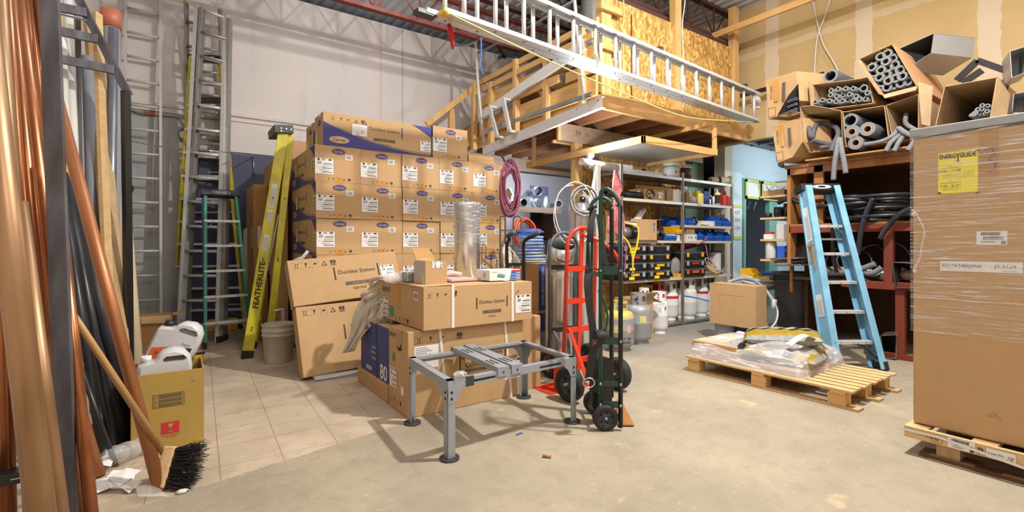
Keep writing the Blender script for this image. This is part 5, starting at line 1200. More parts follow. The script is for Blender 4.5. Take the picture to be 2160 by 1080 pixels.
m.rect(.14, .225, .10, .165, 'red_print', E_); m.add([(.17, .155, 2*E_), (.196, .155, 2*E_), (.192, .138, 2*E_), (.185, .132, 2*E_), (.181, .132, 2*E_), (.174, .138, 2*E_)], [(5, 4, 3, 2, 1, 0)], 'cardboard_ochre'); m.rect(.1815, .1845, .112, .134, 'cardboard_ochre', 2*E_); m.rect(.172, .194, .108, .112, 'cardboard_ochre', 2*E_)
m.text('Handle with care', w=.09, m='red_print', at=(.185, .09), z=E_); m.text('the door', w=.05, m='red_print', at=(.19, .08), z=E_); m.ell(.30, .40, .013, .013, 'cardboard_dark', E_); m.pop(); obj('print', m, T)
def jug(F, lb, w_=.24, h_=.28, d_=.13, cap='label_white', label=False):
    T = thing('plastic_jug', lb, 'jug', F.translation, 'jugs in the fragile carton')
    out = [(-.5, 0), (.5, 0), (.5, .62), (.47, .80), (.36, .93), (.20, .985), (-.02, .95), (-.13, .86), (-.16, .78), (-.30, .76), (-.46, .72), (-.5, .64)]
    hole = [(-.02, .73), (.33, .73), (.40, .78), (.33, .84), (.02, .84), (-.05, .79)]
    m = MB('plastic_milk'); m.push(F); n = len(out)
    rings = [(-.5, .86), (-.38, .97), (-.2, 1.0), (.2, 1.0), (.38, .97), (.5, .86)]
    cx, cz = 0, .5; vs = []; fs = []
    def pt(p, k): return ((cx+(p[0]-cx)*k)*w_, (cz+(p[1]-cz)*k)*h_)
    for yy, k in rings:
        for p in out: q = pt(p, k); vs.append((q[0], yy*d_, q[1]))
        for p in hole: q = pt(p, 1); vs.append((q[0], yy*d_, q[1]))
    N_ = n+len(hole)
    for r in range(len(rings)-1):
        for i in range(n): j = (i+1) % n; fs.append((r*N_+i, (r+1)*N_+i, (r+1)*N_+j, r*N_+j))
        for i in range(6): j = (i+1) % 6; fs.append((r*N_+n+i, r*N_+n+j, (r+1)*N_+n+j, (r+1)*N_+n+i))
    m.add(vs, fs, smooth=True)
    # faces front and back, stitched around the handle hole
    st = [(0, (0, 5)), (1, (0,))]
    import mathutils
    for r, fl in ((0, False), (len(rings)-1, True)):
        outer = [Vector((*pt(p, rings[r][1]), 0)) for p in out]; inner = [Vector((*pt(p, 1), 0)) for p in hole]
        tri = mathutils.geometry.tessellate_polygon([outer, inner]); allp = outer+inner
        m.add([(p.x, rings[r][0]*d_, p.y) for p in allp], [tuple(t) if fl else tuple(reversed(t)) for t in tri])
    m.pop(); obj('body', m, T, label='translucent white bottle body')
    m = MB(cap); m.push(F); m.cyl((-.33*w_, 0, .75*h_), (-.33*w_, 0, .86*h_), .026, n=18); m.pop(); obj('cap', m, T)
    if label:
        m = MB('orange_plastic'); m.push(F @ frame((0, -.502*d_, 0), (1, 0, 0), (0, 0, 1))); m.add([(-.40*w_, .05*h_, E_), (.0*w_, .05*h_, E_), (.0*w_, .42*h_, E_), (-.40*w_, .30*h_, E_)], [(0, 1, 2, 3)], 'orange_plastic')
        m.add([(.0*w_, .05*h_, E_), (.40*w_, .05*h_, E_), (.40*w_, .50*h_, E_), (.0*w_, .42*h_, E_)], [(0, 1, 2, 3)], 'black_gloss'); m.add([(.02*w_, .16*h_, 2*E_), (.40*w_, .32*h_, 2*E_), (.40*w_, .37*h_, 2*E_), (.02*w_, .21*h_, 2*E_)], [(0, 1, 2, 3)], 'yellow_plastic')
        m.text('Super', w=.05, m='print_blue', at=(.25*w_, .53*h_), z=2*E_); m.text('STRIPE', w=.07, m='black_gloss', at=(-.16*w_, .22*h_), z=2*E_); m.pop(); obj('label', m, T)
    return T
jug(Matrix.Translation((-.05, 3.55, .285)) @ Matrix.Rotation(.05, 4, 'Z'), 'milky plastic jug standing upright in front inside the fragile carton', .27, .30, .13)
jug(Matrix.Translation((-.05, 3.705, .45)) @ Matrix.Rotation(math.radians(-12), 4, 'Z') @ Matrix.Rotation(math.radians(24), 4, 'Y'), 'tilted plastic jug with orange and black label lying on top in the fragile carton', .25, .30, .12, 'black_plastic', True)
T = thing('open_carton', 'small open brown carton beyond the jugs, near the back wall', 'box', (.0, 5.4, 0))
q = G(330, 742); m = MB('cardboard_dark'); x, y = q.x-.15, q.y
m.bx(x, x+.30, y, y+.005, 0, .40); m.bx(x, x+.30, y+.25, y+.255, 0, .40); m.bx(x, x+.005, y, y+.25, 0, .40); m.bx(x+.295, x+.30, y, y+.25, 0, .40); m.bx(x, x+.30, y, y+.25, 0, .005); obj('body', m, T)
m = MB('cardboard'); m.slab((x, y, .40), (x+.28, y, .40), (x+.26, y-.06, .32), (x+.02, y-.06, .33), .004); obj('flap', m, T)
m = MB('cardboard'); m.slab((x+.30, y, .40), (x+.30, y+.25, .40), (x+.42, y+.25, .41), (x+.42, y, .40), .004); obj('flap', m, T)
q = G(425, 768); T = thing('tool_caddy', 'small orange-yellow tool caddy on the floor right of the jug carton', 'caddy', q)
m = MB('yellow_plastic'); m.bx(q.x-.14, q.x+.02, q.y, q.y+.12, 0, .10); obj('tray', m, T, .01)
m = MB('black_plastic'); m.bx(q.x-.15, q.x+.03, q.y-.01, q.y+.0, .10, .125); m.bx(q.x-.13, q.x-.10, q.y+.03, q.y+.07, .10, .14, 'cord_blue'); obj('rim', m, T, .006)
m = MB('yellow_plastic'); q = G(452, 700); m.bx(q.x-.1, q.x+.28, q.y, q.y+.2, 0, .17); one('yellow_crate', m, 'yellow plastic crate on the floor behind the green stepladder', 'crate', q, bevel=.02)
# plastic bucket
q = Vector((.87, 5.42, 0)); T = thing('plastic_bucket', 'dirty white plastic bucket on the floor between the yellow ladder and leaning cartons', 'bucket', q)
m = MB('bucket_white'); m.lathe([(.001, .004), (.128, .0), (.13, .01), (.148, .27), (.158, .272), (.158, .285), (.150, .288), (.151, .315), (.160, .317), (.160, .33), (.152, .333), (.154, .375), (.160, .377), (.160, .388), (.150, .388), (.143, .30), (.125, .02), (.001, .02)], q, 36); obj('body', m, T)
m = MB('steel_dark'); m.tube(spline([q+Vector((-.158, .02, .32)), q+Vector((-.12, -.05, .45)), q+Vector((.0, -.02, .53)), q+Vector((.1, .05, .5)), q+Vector((.16, .02, .34))], 6), .0022, 5); m.cyl(q+Vector((-.045, -.03, .525)), q+Vector((.045, .0, .53)), .010, n=8, m='label_white'); obj('handle', m, T)
m = MB('bucket_white'); q = PY(530, 600, 7.5); m.bx(q.x-.10, q.x+.14, 7.4, 7.52, 0, 1.42); one('insulation_board', m, 'pale rounded panel standing against the navy wall beside the green stepladder', 'panel', (q.x, 7.4, 0), bevel=.04)
m = MB('terracotta'); q = PY(316, 237, YB-.004); m.bx(q.x-.06, q.x+.06, YB-.01, YB+.002, q.z-.03, q.z+.03); one('brick_patch', m, 'small exposed red brick patch in the back wall beside the lone ladder', 'brick', q)
m = MB('steel_dark'); m.tube(spline([PY(*p, YB-.03) for p in ((268, 230), (300, 242), (345, 245), (375, 250), (388, 268), (376, 280), (385, 300))], 6), .006, 5); one('wall_cable', m, 'thin dark cable looping over the back wall between the ladders', 'cable', PY(345, 245, YB-.03))
# litter
rnd = random.Random(11)
for i in range(9):
    q = G(rnd.uniform(205, 320), rnd.uniform(970, 1050)); m = MB(('paper_white', 'film', 'gypsum')[i % 3]); w_ = rnd.uniform(.04, .10); a = rnd.uniform(0, 3)
    u_, v_ = Vector((math.cos(a), math.sin(a), .1))*w_, Vector((-math.sin(a), math.cos(a), .25))*w_*.6; q.z = .012+i*.004
    m.add([q-u_-v_, q+u_-v_*.7, q+u_*.8+v_, q-u_*.6+v_*1.2, q+Vector((0, 0, .015))], [(0, 1, 4), (1, 2, 4), (2, 3, 4), (3, 0, 4)]); one('paper_scrap', m, 'white paper and film scrap in the litter at the foot of the pipes', 'scrap', q, 'scraps at the foot of the pipes')
for i, (px, py) in enumerate(((415, 936), (405, 944), (425, 950), (420, 939), (395, 942), (384, 1040))):
    q = G(px, py); m = MB('gypsum'); s = .012+.006*(i == 5); m.ball(q+Vector((0, 0, s*.5)), s, n=6, sc_=(1.6, 1.1, .6)); one('plaster_crumb', m, 'white plaster crumb on the floor around the broom and jug carton', 'debris', q, 'plaster crumbs around the broom')
m = MB('film'); q = G(268, 975)
for k in range(3): m.ball(q+Vector((.05*k-.05, .03*k, .05)), .07, n=10, sc_=(1, .7, .8))
one('plastic_bag', m, 'clear plastic bag on the litter between the copper pipes and the jug carton', 'bag', q)
m = MB('tape_yellow')
for k in range(22):
    q = G(rnd.uniform(250, 335), rnd.uniform(935, 985)); a = rnd.uniform(0, 3); u_ = Vector((math.cos(a), math.sin(a), .1))*rnd.uniform(.04, .09); m.tube([q-u_+Vector((0, 0, .02)), q+Vector((0, 0, .03)), q+u_+Vector((0, 0, .025))], .0015, 3, 'wood_raw')
s_ = obj('straw', m, loc=G(290, 965)); tag(s_, 'loose straw and wood shavings in the litter behind the broom', 'straw'); s_['kind'] = 'stuff'
m = MB('wood_orange'); q = G(1154, 966); m.cyl(q+Vector((-.015, .02, .008)), q+Vector((.015, -.015, .008)), .008, n=8); one('wood_stub', m, 'small brown wood stub on the bare concrete in front of the grey stand', 'debris', q)
# ================================================================== hand trucks and ducts in the middle
def wheel(m, c, axis, r, w_, hub='steel_dark', tyre='black_rubber'):
    c = Vector(c); a = Vector(axis).normalized()
    F = frame(c, a.orthogonal(), z=a) if False else None
    u = a.orthogonal().normalized(); v = a.cross(u); M_ = Matrix(((u.x, v.x, a.x, c.x), (u.y, v.y, a.y, c.y), (u.z, v.z, a.z, c.z), (0, 0, 0, 1)))
    m.push(M_); h = w_/2
    m.lathe([(r*.58, -h*.9), (r*.70, -h), (r*.88, -h), (r*.96, -h*.75), (r, -h*.4), (r, h*.4), (r*.96, h*.75), (r*.88, h), (r*.70, h), (r*.58, h*.9), (r*.58, -h*.9)], n=32, m=tyre)
    m.lathe([(.001, -h*.5), (r*.2, -h*.7), (r*.24, -h*.4), (r*.5, -h*.3), (r*.58, -h*.75)], n=24, m=hub); m.lathe([(.001, h*.5), (r*.2, h*.7), (r*.24, h*.4), (r*.5, h*.3), (r*.58, h*.75)], n=24, m=hub)
    m.cyl((0, 0, -h*1.3), (0, 0, h*1.3), r*.09, n=10, m='galvanized_dull')
    for k in range(5): a2 = 2*PI*k/5; m.box((math.cos(a2)*r*.4, math.sin(a2)*r*.4, -h*.42), (r*.12, r*.12, .004), 'hole_dark'); m.box((math.cos(a2)*r*.4, math.sin(a2)*r*.4, h*.42), (r*.12, r*.12, .004), 'hole_dark')
    m.pop()
def arch(a, b, ztop, n=10):
    # inverted U from point a up and over to point b
    a, b = Vector(a), Vector(b); R_ = (b-a).length/2; c = (a+b)/2; h = (b-a).normalized(); zc = ztop-R_*1.0
    pts = [a, Vector((a.x, a.y, zc-.02))]
    for k in range(n+1): t = PI*k/n; pts.append(Vector((c.x, c.y, zc))-h*R_*math.cos(t)+Vector((0, 0, R_*math.sin(t))))
    pts += [Vector((b.x, b.y, zc-.02)), b]; return pts
# green truck
T = thing('hand_truck', 'tall dark green double-loop hand truck with black strap, nearest the grey stand', 'hand truck', G(1290, 900), 'hand trucks standing in the middle')
def HP(px, t, z=0): q = D(px, 500, t); q.z = z; return q
nR1, nR2, fR1, fR2 = HP(1267, 3.12), HP(1309, 3.10), HP(1247, 3.42), HP(1290, 3.40)
for a, b, top, z0 in ((nR1, nR2, 1.545, .12), (fR1, fR2, 1.53, .12)):
    a2, b2 = a.copy(), b.copy(); a2.z = z0; b2.z = .02 if a is nR1 else z0
    P_ = arch(a2, b2, top); k = len(P_)-3
    m = MB('green_paint'); m.tube(P_[:-2], .0135, 10); obj('side_loop', m, T)
    m = MB('black_gloss'); m.tube([P_[-3], P_[-2], P_[-1]], .0155, 10); obj('side_tube', m, T, label='black rear tube of the side loop')
for z, h, t_ in ((1.03, .055, 'green_paint'), (.575, .045, 'green_paint'), (.30, .035, 'green_paint'), (.165, .04, 'green_paint')):
    m = MB(t_); m.bar(nR1+Vector((0, 0, z)), nR2+Vector((0, 0, z)), .008, h); 
    for q in (nR1, nR2): m.cyl(q+Vector((0, 0, z)), q+Vector((-.02, -.02, z)), .008, n=8, m='galvanized_dull')
    obj('cross_plate', m, T)
for z in (1.0, .55, .2): m = MB('green_paint'); m.bar(nR1+Vector((0, 0, z)), fR1+Vector((0, 0, z)), .01, .03); obj('cross_plate', m, T)
m = MB('green_paint'); m.tube(spline([nR1+Vector((.0, .02, .90)), nR1+Vector((.05, .0, .78)), nR1+Vector((.06, .0, .68)), nR1+Vector((.0, .02, .52))], 6), .007, 8); m.tube([HP(1244, 3.1, 1.21), HP(1244, 3.1, 1.05), HP(1268, 3.12, 1.03)], .006, 8); obj('release_lever', m, T)
m = MB('black_rubber'); wc = D(1277, 879, 3.10); wc.z = .083; wheel(m, wc, nR1-fR1, .083, .05); obj('wheel', m, T)
m = MB('black_rubber'); wheel(m, wc+(fR1-nR1)*1.05, nR1-fR1, .083, .05); obj('wheel', m, T)
m = MB('steel_dark'); m.cyl(wc, wc+(fR1-nR1)*1.05, .009, n=8); obj('axle', m, T)
m = MB('wood_orange'); z8 = Vector((0, 0, .008)); m.slab(G(1303, 900)+z8, G(1338, 901)+z8, G(1309, 846)+z8, G(1300, 846)+z8, .006); obj('toe_plate', m, T)
m = MB('black_gloss')
F = frame(HP(1265, 3.25, .28), fR1-nR1, z=(nR1-nR2)); m.push(frame(HP(1262, 3.22, .0), (1, -.25, 0), (0, 0, 1)))
for x0 in (-.05, .02):
    pts = [(x0+.035+.04*math.cos(t), .40+.04*math.sin(t)) for t in [PI*k/8 for k in range(9)]]+[(x0+.035+.04*math.cos(t), .13+.04*math.sin(t)) for t in [PI+PI*k/8 for k in range(9)]]
    m.add([(p[0], p[1], -.02) for p in pts]+[(p[0], p[1], .02) for p in pts], [tuple(reversed(range(18))), tuple(range(18, 36))]+[(i, (i+1) % 18, 18+(i+1) % 18, 18+i) for i in range(18)])
m.pop(); obj('stair_glide', m, T)
def ribbon(m, pts, w_, mt, wdir=(1, 0, 0), t=.003):
    P_ = spline(pts, 6); wd = Vector(wdir).normalized()*w_/2
    for i in range(len(P_)-1): m.slab(P_[i]-wd, P_[i]+wd, P_[i+1]+wd, P_[i+1]-wd, t, mt)
m = MB('black_rubber'); wdr = (.8, -.55, 0)
ribbon(m, [HP(1252, 3.2, 1.43), HP(1246, 3.15, 1.30), HP(1243, 3.12, 1.08), HP(1239, 3.08, .95), HP(1246, 3.06, .75), HP(1255, 3.05, .60)], .045, 'black_rubber', wdr)
ribbon(m, [HP(1262, 3.2, 1.40), HP(1272, 3.15, 1.18), HP(1283, 3.12, 1.0)], .03, 'black_rubber', wdr)
ribbon(m, [HP(1262, 3.05, .66), HP(1272, 3.02, .60), HP(1254, 3.02, .54), HP(1245, 3.02, .42), HP(1242, 3.02, .35)], .05, 'black_rubber', wdr)
m.ball(HP(1270, 3.04, .62), .05, n=8, sc_=(1.2, .6, .6)); m.tube([HP(1242, 3.02, .33)+Vector((.03*math.cos(a), -.02*math.cos(a), .03*math.sin(a))) for a in [2*PI*k/16 for k in range(16)]], .004, 6, 'galvanized', closed=True); m.tube([HP(1242, 3.3, 1.44), HP(1256, 3.1, 1.44)], .012, 8)
obj('strap', m, T)
# red truck
rx0, rx1 = Vector((2.585, 2.93, 0)), Vector((2.90, 2.93, 0)); T = thing('hand_truck', 'bright red round-top hand truck with black tyres', 'hand truck', (2.74, 2.9, 0), 'hand trucks standing in the middle')
P_ = arch(Vector((2.575, 2.90, .14)), Vector((2.895, 2.90, .14)), 1.335, 14); P_ = [p+Vector((0, .06*(1.0-p.z/1.3), 0)) for p in P_]
m = MB('red_paint'); m.tube(P_, .0165, 12); obj('frame_loop', m, T)
m = MB('red_paint'); m.bar((2.735, 2.95, .14), (2.735, 2.905, 1.32), .035, .012, (0, 1, 0)); obj('centre_bar', m, T)
for z in (1.00, .735, .50, .24): m = MB('red_paint'); m.bar((2.57, 2.905+.06*(1-z/1.3), z), (2.90, 2.905+.06*(1-z/1.3), z), .02, .042, (0, 0, 1)); obj('cross_bar', m, T)
m = MB('red_paint'); m.tube(spline([(2.735, 2.9, 1.28), (2.85, 2.80, 1.22), (2.93, 2.72, 1.12), (2.96, 2.72, 1.02), (2.90, 2.88, .98)], 6), .015, 10); obj('rear_handle', m, T, label='red curved rear handle')
for x in (2.62, 2.86): m = MB('red_paint'); m.bar((x, 2.93, .52), (x+.03, 2.76, .14), .006, .035, (1, 0, 0)); obj('brace', m, T)
for x in (2.47, 2.99): m = MB('black_rubber'); wheel(m, (x, 2.76, .133), (1, .05, 0), .133, .085, 'steel_dark'); obj('wheel', m, T)
m = MB('steel_dark'); m.cyl((2.47, 2.76, .133), (2.99, 2.76, .133), .01, n=8); obj('axle', m, T)
m = MB('red_paint'); m.bx(2.44, 2.90, 2.96, 3.20, .0, .008); m.bx(2.545, 2.555, 2.90, 3.04, .0, .24); obj('toe_plate', m, T)
# grey loop truck carrying the ducts
T = thing('hand_truck', 'dark grey round-top hand truck holding the shiny duct with a slanted mouth', 'hand truck', (3.0, 3.45, 0), 'hand trucks standing in the middle')
P_ = arch(Vector((2.84, 3.45, .05)), Vector((3.17, 3.42, .05)), 1.31, 14); m = MB('black_steel'); m.tube(P_, .016, 10); obj('frame_loop', m, T)
for z in (.985, .40): m = MB('black_gloss'); m.bar((2.84, 3.45, z), (3.17, 3.42, z), .02, .045, (0, 0, 1)); obj('cross_bar', m, T)
m = MB('black_steel'); m.bar((2.87, 3.45, .42), (2.98, 3.33, .14), .006, .03, (1, 0, 0)); obj('brace', m, T)
for x in (2.78, 3.26): m = MB('black_rubber'); wheel(m, (x, 3.36, .125), (1, 0, 0), .125, .08, 'wood_orange' if x < 3 else 'steel_dark'); obj('wheel', m, T)
m = MB('galvanized_dull'); m.bx(2.8, 3.2, 3.48, 3.75, 0, .008); obj('toe_plate', m, T)
q = Vector((3.115, 3.64, .01)); T = thing('duct_pipe', 'shiny duct pipe with a slanted open mouth standing on the grey hand truck', 'duct', q)
m = MB('galvanized'); m.lathe([(.135, 0), (.135, .93), (.139, .94), (.139, .955), (.135, .96)], q, 36); m.lathe([(.131, .96), (.131, 0)], q, 36); obj('pipe', m, T)
m = MB('galvanized'); c0 = q+Vector((0, 0, .94)); ad = Vector((-.32, -.55, .77)).normalized(); m.pipe(c0+Vector((.0, .0, .02)), c0+ad*.25+Vector((.03, .03, .06)), .135, .131, 36, 'galvanized', 'steel_dark'); m.disc(c0+ad*.08+Vector((.02, .02, .04)), ad, .130, 'hole_dark', 30); obj('elbow', m, T)
m = MB('stretch_film'); m.lathe([(.141, .86), (.142, .95), (.139, 1.0)], q, 24); obj('film_band', m, T)
q = HP(1226, 5.0); T = thing('duct_pipe', 'tall straight shiny duct pipe behind the red hand truck', 'duct', q)
m = MB('galvanized'); m.lathe([(.128, 0), (.128, 1.52), (.132, 1.53), (.132, 1.55), (.128, 1.56), (.128, 1.62)], q, 36); m.lathe([(.124, 1.62), (.124, 0)], q, 36); obj('pipe', m, T)
m = MB('white_metal'); a = HP(1246, 5.0, 1.35)
m.slab(HP(1236, 4.98, 1.5), HP(1252, 4.98, 1.5), HP(1258, 5.0, 2.02), HP(1256, 5.0, 2.02), .004); one('metal_flashing', m, 'pale folded metal flashing sticking out of the tall duct pipe', 'flashing', a)
m = MB('aluminium'); c = HP(1257, 5.15, 0); m.bx(c.x-.035, c.x+.03, c.y, c.y+.006, 0, 2.05); m.bx(c.x-.035, c.x-.031, c.y-.04, c.y, 0, 2.05); m.bx(c.x+.026, c.x+.03, c.y-.04, c.y, 0, 2.05); one('metal_channel', m, 'tall upright aluminium channel behind the tall duct pipe', 'metal channel', c)
m = MB('aluminium_dull'); c = HP(1249, 5.3, 0); m.bx(c.x-.02, c.x+.09, c.y+.05, c.y+.07, 0, 1.75); one('metal_channel', m, 'second upright metal channel, dull, beside the tall aluminium one', 'metal channel', c)

def loops(m, c, R_, r, n, nrm, mt, jit=.1, seed=0, sq=1.0, sp=.0, npt=14):
    rnd = random.Random(seed); nrm = Vector(nrm).normalized(); u = (Vector((0, 0, 1))-nrm*nrm.z).normalized() if abs(nrm.z) < .9 else Vector((1, 0, 0)); v = nrm.cross(u); pts = []
    for k in range(n*npt):
        a = 2*PI*k/npt; t = k/(n*npt); rr = R_*(1+jit*math.sin(a*.37+seed)+rnd.uniform(-jit, jit)*.25)
        pts.append(Vector(c)+u*math.cos(a)*rr*sq+v*math.sin(a)*rr+nrm*(t-.5)*sp)
    m.tube(spline(pts, 2), r, 6, mt)
def coil_(nm, lb, cat, c, R_, r, n, nrm, mt, **k): m = MB(mt); loops(m, c, R_, r, n, nrm, mt, **k); return one(nm, m, lb, cat, c)
coil_('cable_coil', 'white cable loops hanging beside the post over the tall duct', 'cable', HP(1212, 4.7, 1.50), .19, .006, 2, (-.4, -1, 0), 'hose_white', sq=1.45, jit=.15, sp=.08)
coil_('cable_coil', 'grey cable coil hanging on the timber post', 'cable', HP(1232, 4.85, 1.64), .125, .009, 4, (-.5, -1, 0), 'hose_grey', sq=1.05, jit=.16, sp=.08)
m = MB('galvanized'); q = D(1229, 420, 4.95); m.ball(q, .045, n=12, sc_=(1, 1, 1.2)); m.disc(q+Vector((-.03, -.03, 0)), (-.6, -.7, .1), .03, 'hole_dark', 12); one('pulley', m, 'small metal pulley above the mouth of the tall duct pipe', 'pulley', q)

# black truck with grips
T = thing('hand_truck', 'black hand truck with two angled rubber grips behind the console carton', 'hand truck', HP(1090, 4.7), 'hand trucks standing in the middle')
for px, gx in ((1070, 1084), (1105, 1137)):
    a = HP(px, 4.75); m = MB('black_gloss'); m.tube(spline([a+Vector((0, 0, .1)), a+Vector((0, 0, .9)), HP(px-1, 4.75, 1.18), D(px+4, 506, 4.7), D(gx-12, 498, 4.65)], 6), .017, 10); obj('side_tube', m, T)
    m = MB('grey_bin_dark'); m.tube([D(gx-14, 499, 4.66), D(gx, 488, 4.6)], .022, 10); obj('grip', m, T)
for z in (1.0, .5): m = MB('black_gloss'); m.bar(HP(1070, 4.75, z), HP(1105, 4.75, z), .02, .03); obj('cross_bar', m, T)
m = MB('black_gloss'); m.bar(HP(1105, 4.7, .60), HP(1122, 4.4, .30), .01, .03, (1, 0, 0)); obj('brace', m, T)
for px, t in ((1092, 4.72), (1128, 4.72)): m = MB('black_rubber'); wheel(m, HP(px, t, .12), (1, .2, 0), .12, .08); obj('wheel', m, T)
T = thing('hand_truck', 'slim silver-grey hand truck with loop handles behind the black one', 'hand truck', HP(1080, 5.6), 'hand trucks standing in the middle')
for a, b in ((1055, 1066), (1083, 1100)):
    m = MB('black_steel'); m.tube(arch(HP(a, 5.6, .1), HP(b, 5.6, .1), 1.53, 8), .010, 8); obj('side_loop', m, T)
for z in (1.36, 1.18): m = MB('black_steel'); m.bar(HP(1055, 5.6, z), HP(1100, 5.6, z), .012, .016); obj('cross_bar', m, T)

# cartons behind with hoses on top
T = thing('water_heater_carton', 'upper brown and navy carton behind the grey hand truck, hoses on top', 'box', (3.05, 3.88, .52))
m = MB('cardboard_dark'); m.bx(3.05, 3.42, 3.88, 4.40, .52, 1.0); obj('body', m, T, .005)
m = MB('box_blue'); m.push(frame((3.05, 3.879, .52), (1, 0, 0), (0, 0, 1))); m.rect(.0, .37, .0, .48, 'box_blue', E_); m.push(Matrix.Translation((.05, .25, 2*E_)) @ Matrix.Rotation(-PI/2, 4, 'Z')); m.text('TANKLESS WATER HEATER', w=.40, m='label_white'); m.pop(); m.rect(.22, .34, .1, .3, 'label_white', 2*E_); m.pop(); obj('front_print', m, T)
T = thing('water_heater_carton', 'lower brown and navy carton on the floor behind the grey hand truck', 'box', (3.05, 3.88, 0))
m = MB('cardboard_dark'); m.bx(3.05, 3.42, 3.88, 4.40, 0, .52); obj('body', m, T, .005)
m = MB('box_blue'); m.push(frame((3.05, 3.879, 0), (1, 0, 0), (0, 0, 1))); m.rect(0, .37, .03, .49, 'box_blue', E_); m.rect(.02, .12, .15, .3, 'ink_grey', 2*E_); m.pop(); obj('front_print', m, T)
T = thing('work_bench', 'plywood bench behind the hand trucks with hoses piled on top', 'bench', (3.7, 5.3, 0))
m = MB('white_metal_dirty'); m.bx(3.48, 4.5, 4.7, 5.9, .93, .97); obj('top', m, T)
for x in (3.5, 4.42):
    for y in (4.75, 5.8): m = MB('wood_dark'); m.bx(x, x+.06, y, y+.06, 0, .93); obj('leg', m, T)
m = MB('cardboard_dark'); m.bx(3.55, 4.3, 4.8, 5.6, 0, .6); one('carton', m, 'brown carton under the plywood bench', 'box', (3.6, 4.8, 0), bevel=.005)
m = MB('hose_blue')
c = D(1121, 515, 5.2); c.z = 1.02
for k in range(8): loops(m, c+Vector((.01*math.sin(k*2), 0, .012+k*.034)), .155-.006*k, .013, 1, (0, .05, 1), 'hose_blue', jit=.05, seed=k)
m.box(c+Vector((.02, -.1, .05)), (.12, .06, .05), 'yellow_plastic')
one('hose_pile', m, 'stacked pale blue air hose coiled on the bench', 'hose', c)
m = MB('navy'); loops(m, c+Vector((-.05, .0, .30)), .15, .007, 4, (.1, .1, 1), 'cord_blue', jit=.15, sp=.05, seed=3); one('cord_coil', m, 'dark blue cord draped on top of the pale blue hose pile', 'cord', c+Vector((0, 0, .3)))
c = D(1107, 492, 5.9); coil_('hose_coil', 'orange hose coil hanging on the wall above the blue hose pile', 'hose', c, .17, .010, 7, (.15, -1, .1), 'hose_orange', jit=.10, sp=.10, seed=2)
m = MB('hose_orange'); 
m = MB('canvas'); cloth(m, [D(1062, 515, 4.9), D(1060, 540, 4.85), D(1063, 568, 4.8)], [D(1075, 522, 4.9), D(1090, 540, 4.85), D(1098, 568, 4.8)], amp=.03, seed=21, n=14); o_ = one('drop_cloth', m, 'beige cloth bundle draped over the black hand truck', 'cloth', D(1075, 560, 4.85)); sd = o_.modifiers.new('thick', 'SOLIDIFY'); sd.thickness = .01
coil_('hose_coil', 'dark pink hose coil hanging from a hook under the loft', 'hose', D(1076, 398, 5.25), .085, .009, 14, (-.5, -1, .05), 'hose_rose', sq=2.9, jit=.30, sp=.14, seed=5)
m = MB('steel_dark'); m.tube(spline([D(1055, 325, 5.4), D(1062, 335, 5.35), D(1070, 352, 5.3), D(1076, 350, 5.25)], 4), .012, 6); one('hose_hook', m, 'dark steel hook carrying the pink hose under the loft', 'hook', D(1062, 335, 5.4))

# ---- shelf under the loft with duct fittings
T = thing('wall_shelf', 'long wooden wall shelf under the loft carrying duct fittings', 'shelf', (5.0, 6.75, 1.74))
m = MB('wood_grey'); m.bx(3.9, 5.62, 6.5, 6.54, 1.74, 1.83); obj('front_board', m, T)
m = MB('galvanized_dull'); m.bx(3.9, 5.62, 6.54, 7.0, 1.80, 1.83); obj('board', m, T)
for x in (4.0, 5.5): m = MB('wood_dark'); m.bx(x, x+.05, 6.55, 7.0, 1.3, 1.74); obj('bracket', m, T)
q0, q1 = PY(1120, 400, 7.02), PY(1206, 400, 7.02)
T = thing('tool_board', 'navy painted back board behind the duct fittings and hanging tools', 'board', (q0.x, 7.02, .8))
m = MB('navy'); m.bx(q0.x, 5.75, 7.02, 7.05, .7, 2.28); obj('board', m, T)
m = MB('red_plastic'); m.bx(5.33, 5.72, 6.96, 7.02, 1.44, 1.47); obj('tool_rail', m, T)
k = 0
for i in range(7):
    x = 5.36+i*.052; m = MB('steel_dark' if i % 2 else 'galvanized'); m.bx(x, x+.012, 6.97, 6.99, 1.30, 1.46); m.bx(x-.006, x+.018, 6.965, 6.995, 1.46, 1.56, 'red_plastic' if i % 3 else 'black_plastic')
    one('hand_tool', m, 'small hand tool, %s from the left on the red rail of the navy board' % ORD[i], 'tool', (x, 6.97, 1.3), 'hand tools on the red rail')
zS = 1.83
q = PY(1135, 402, 6.62); m = MB('galvanized'); m.pipe((q.x, 6.60, zS+.29), (q.x+.02, 6.75, zS+.32), .085, .078, 24, 'galvanized', 'steel_dark'); one('duct_collar', m, 'shiny open duct ring on top of the square fitting', 'duct fitting', (q.x, 6.6, zS+.2))
q = PY(1134, 425, 6.6); m = MB('galvanized'); m.bx(q.x-.09, q.x+.04, 6.68, 6.86, zS, zS+.20); m.cyl((q.x+.0, 6.68, zS+.09), (q.x-.01, 6.57, zS+.09), .085, n=24); m.cyl((q.x, 6.57, zS+.09), (q.x-.002, 6.54, zS+.09), .07, n=24, m='galvanized_dull'); one('duct_fitting', m, 'square to round shiny duct fitting with a round cap', 'duct fitting', (q.x, 6.7, zS))
q = PY(1154, 425, 6.65); m = MB('galvanized'); m.lathe([(.075, 0), (.075, .22), (.07, .22), (.07, 0)], (q.x, 6.7, zS), 24); one('duct_collar', m, 'short upright shiny duct collar beside the square fitting', 'duct fitting', (q.x, 6.7, zS))
m = MB('galvanized_dull'); m.bx(q.x-.03, q.x+.07, 6.53, 6.6, zS, zS+.09); one('crumpled_fitting', m, 'small crumpled metal cap at the shelf edge', 'duct fitting', (q.x, 6.55, zS))
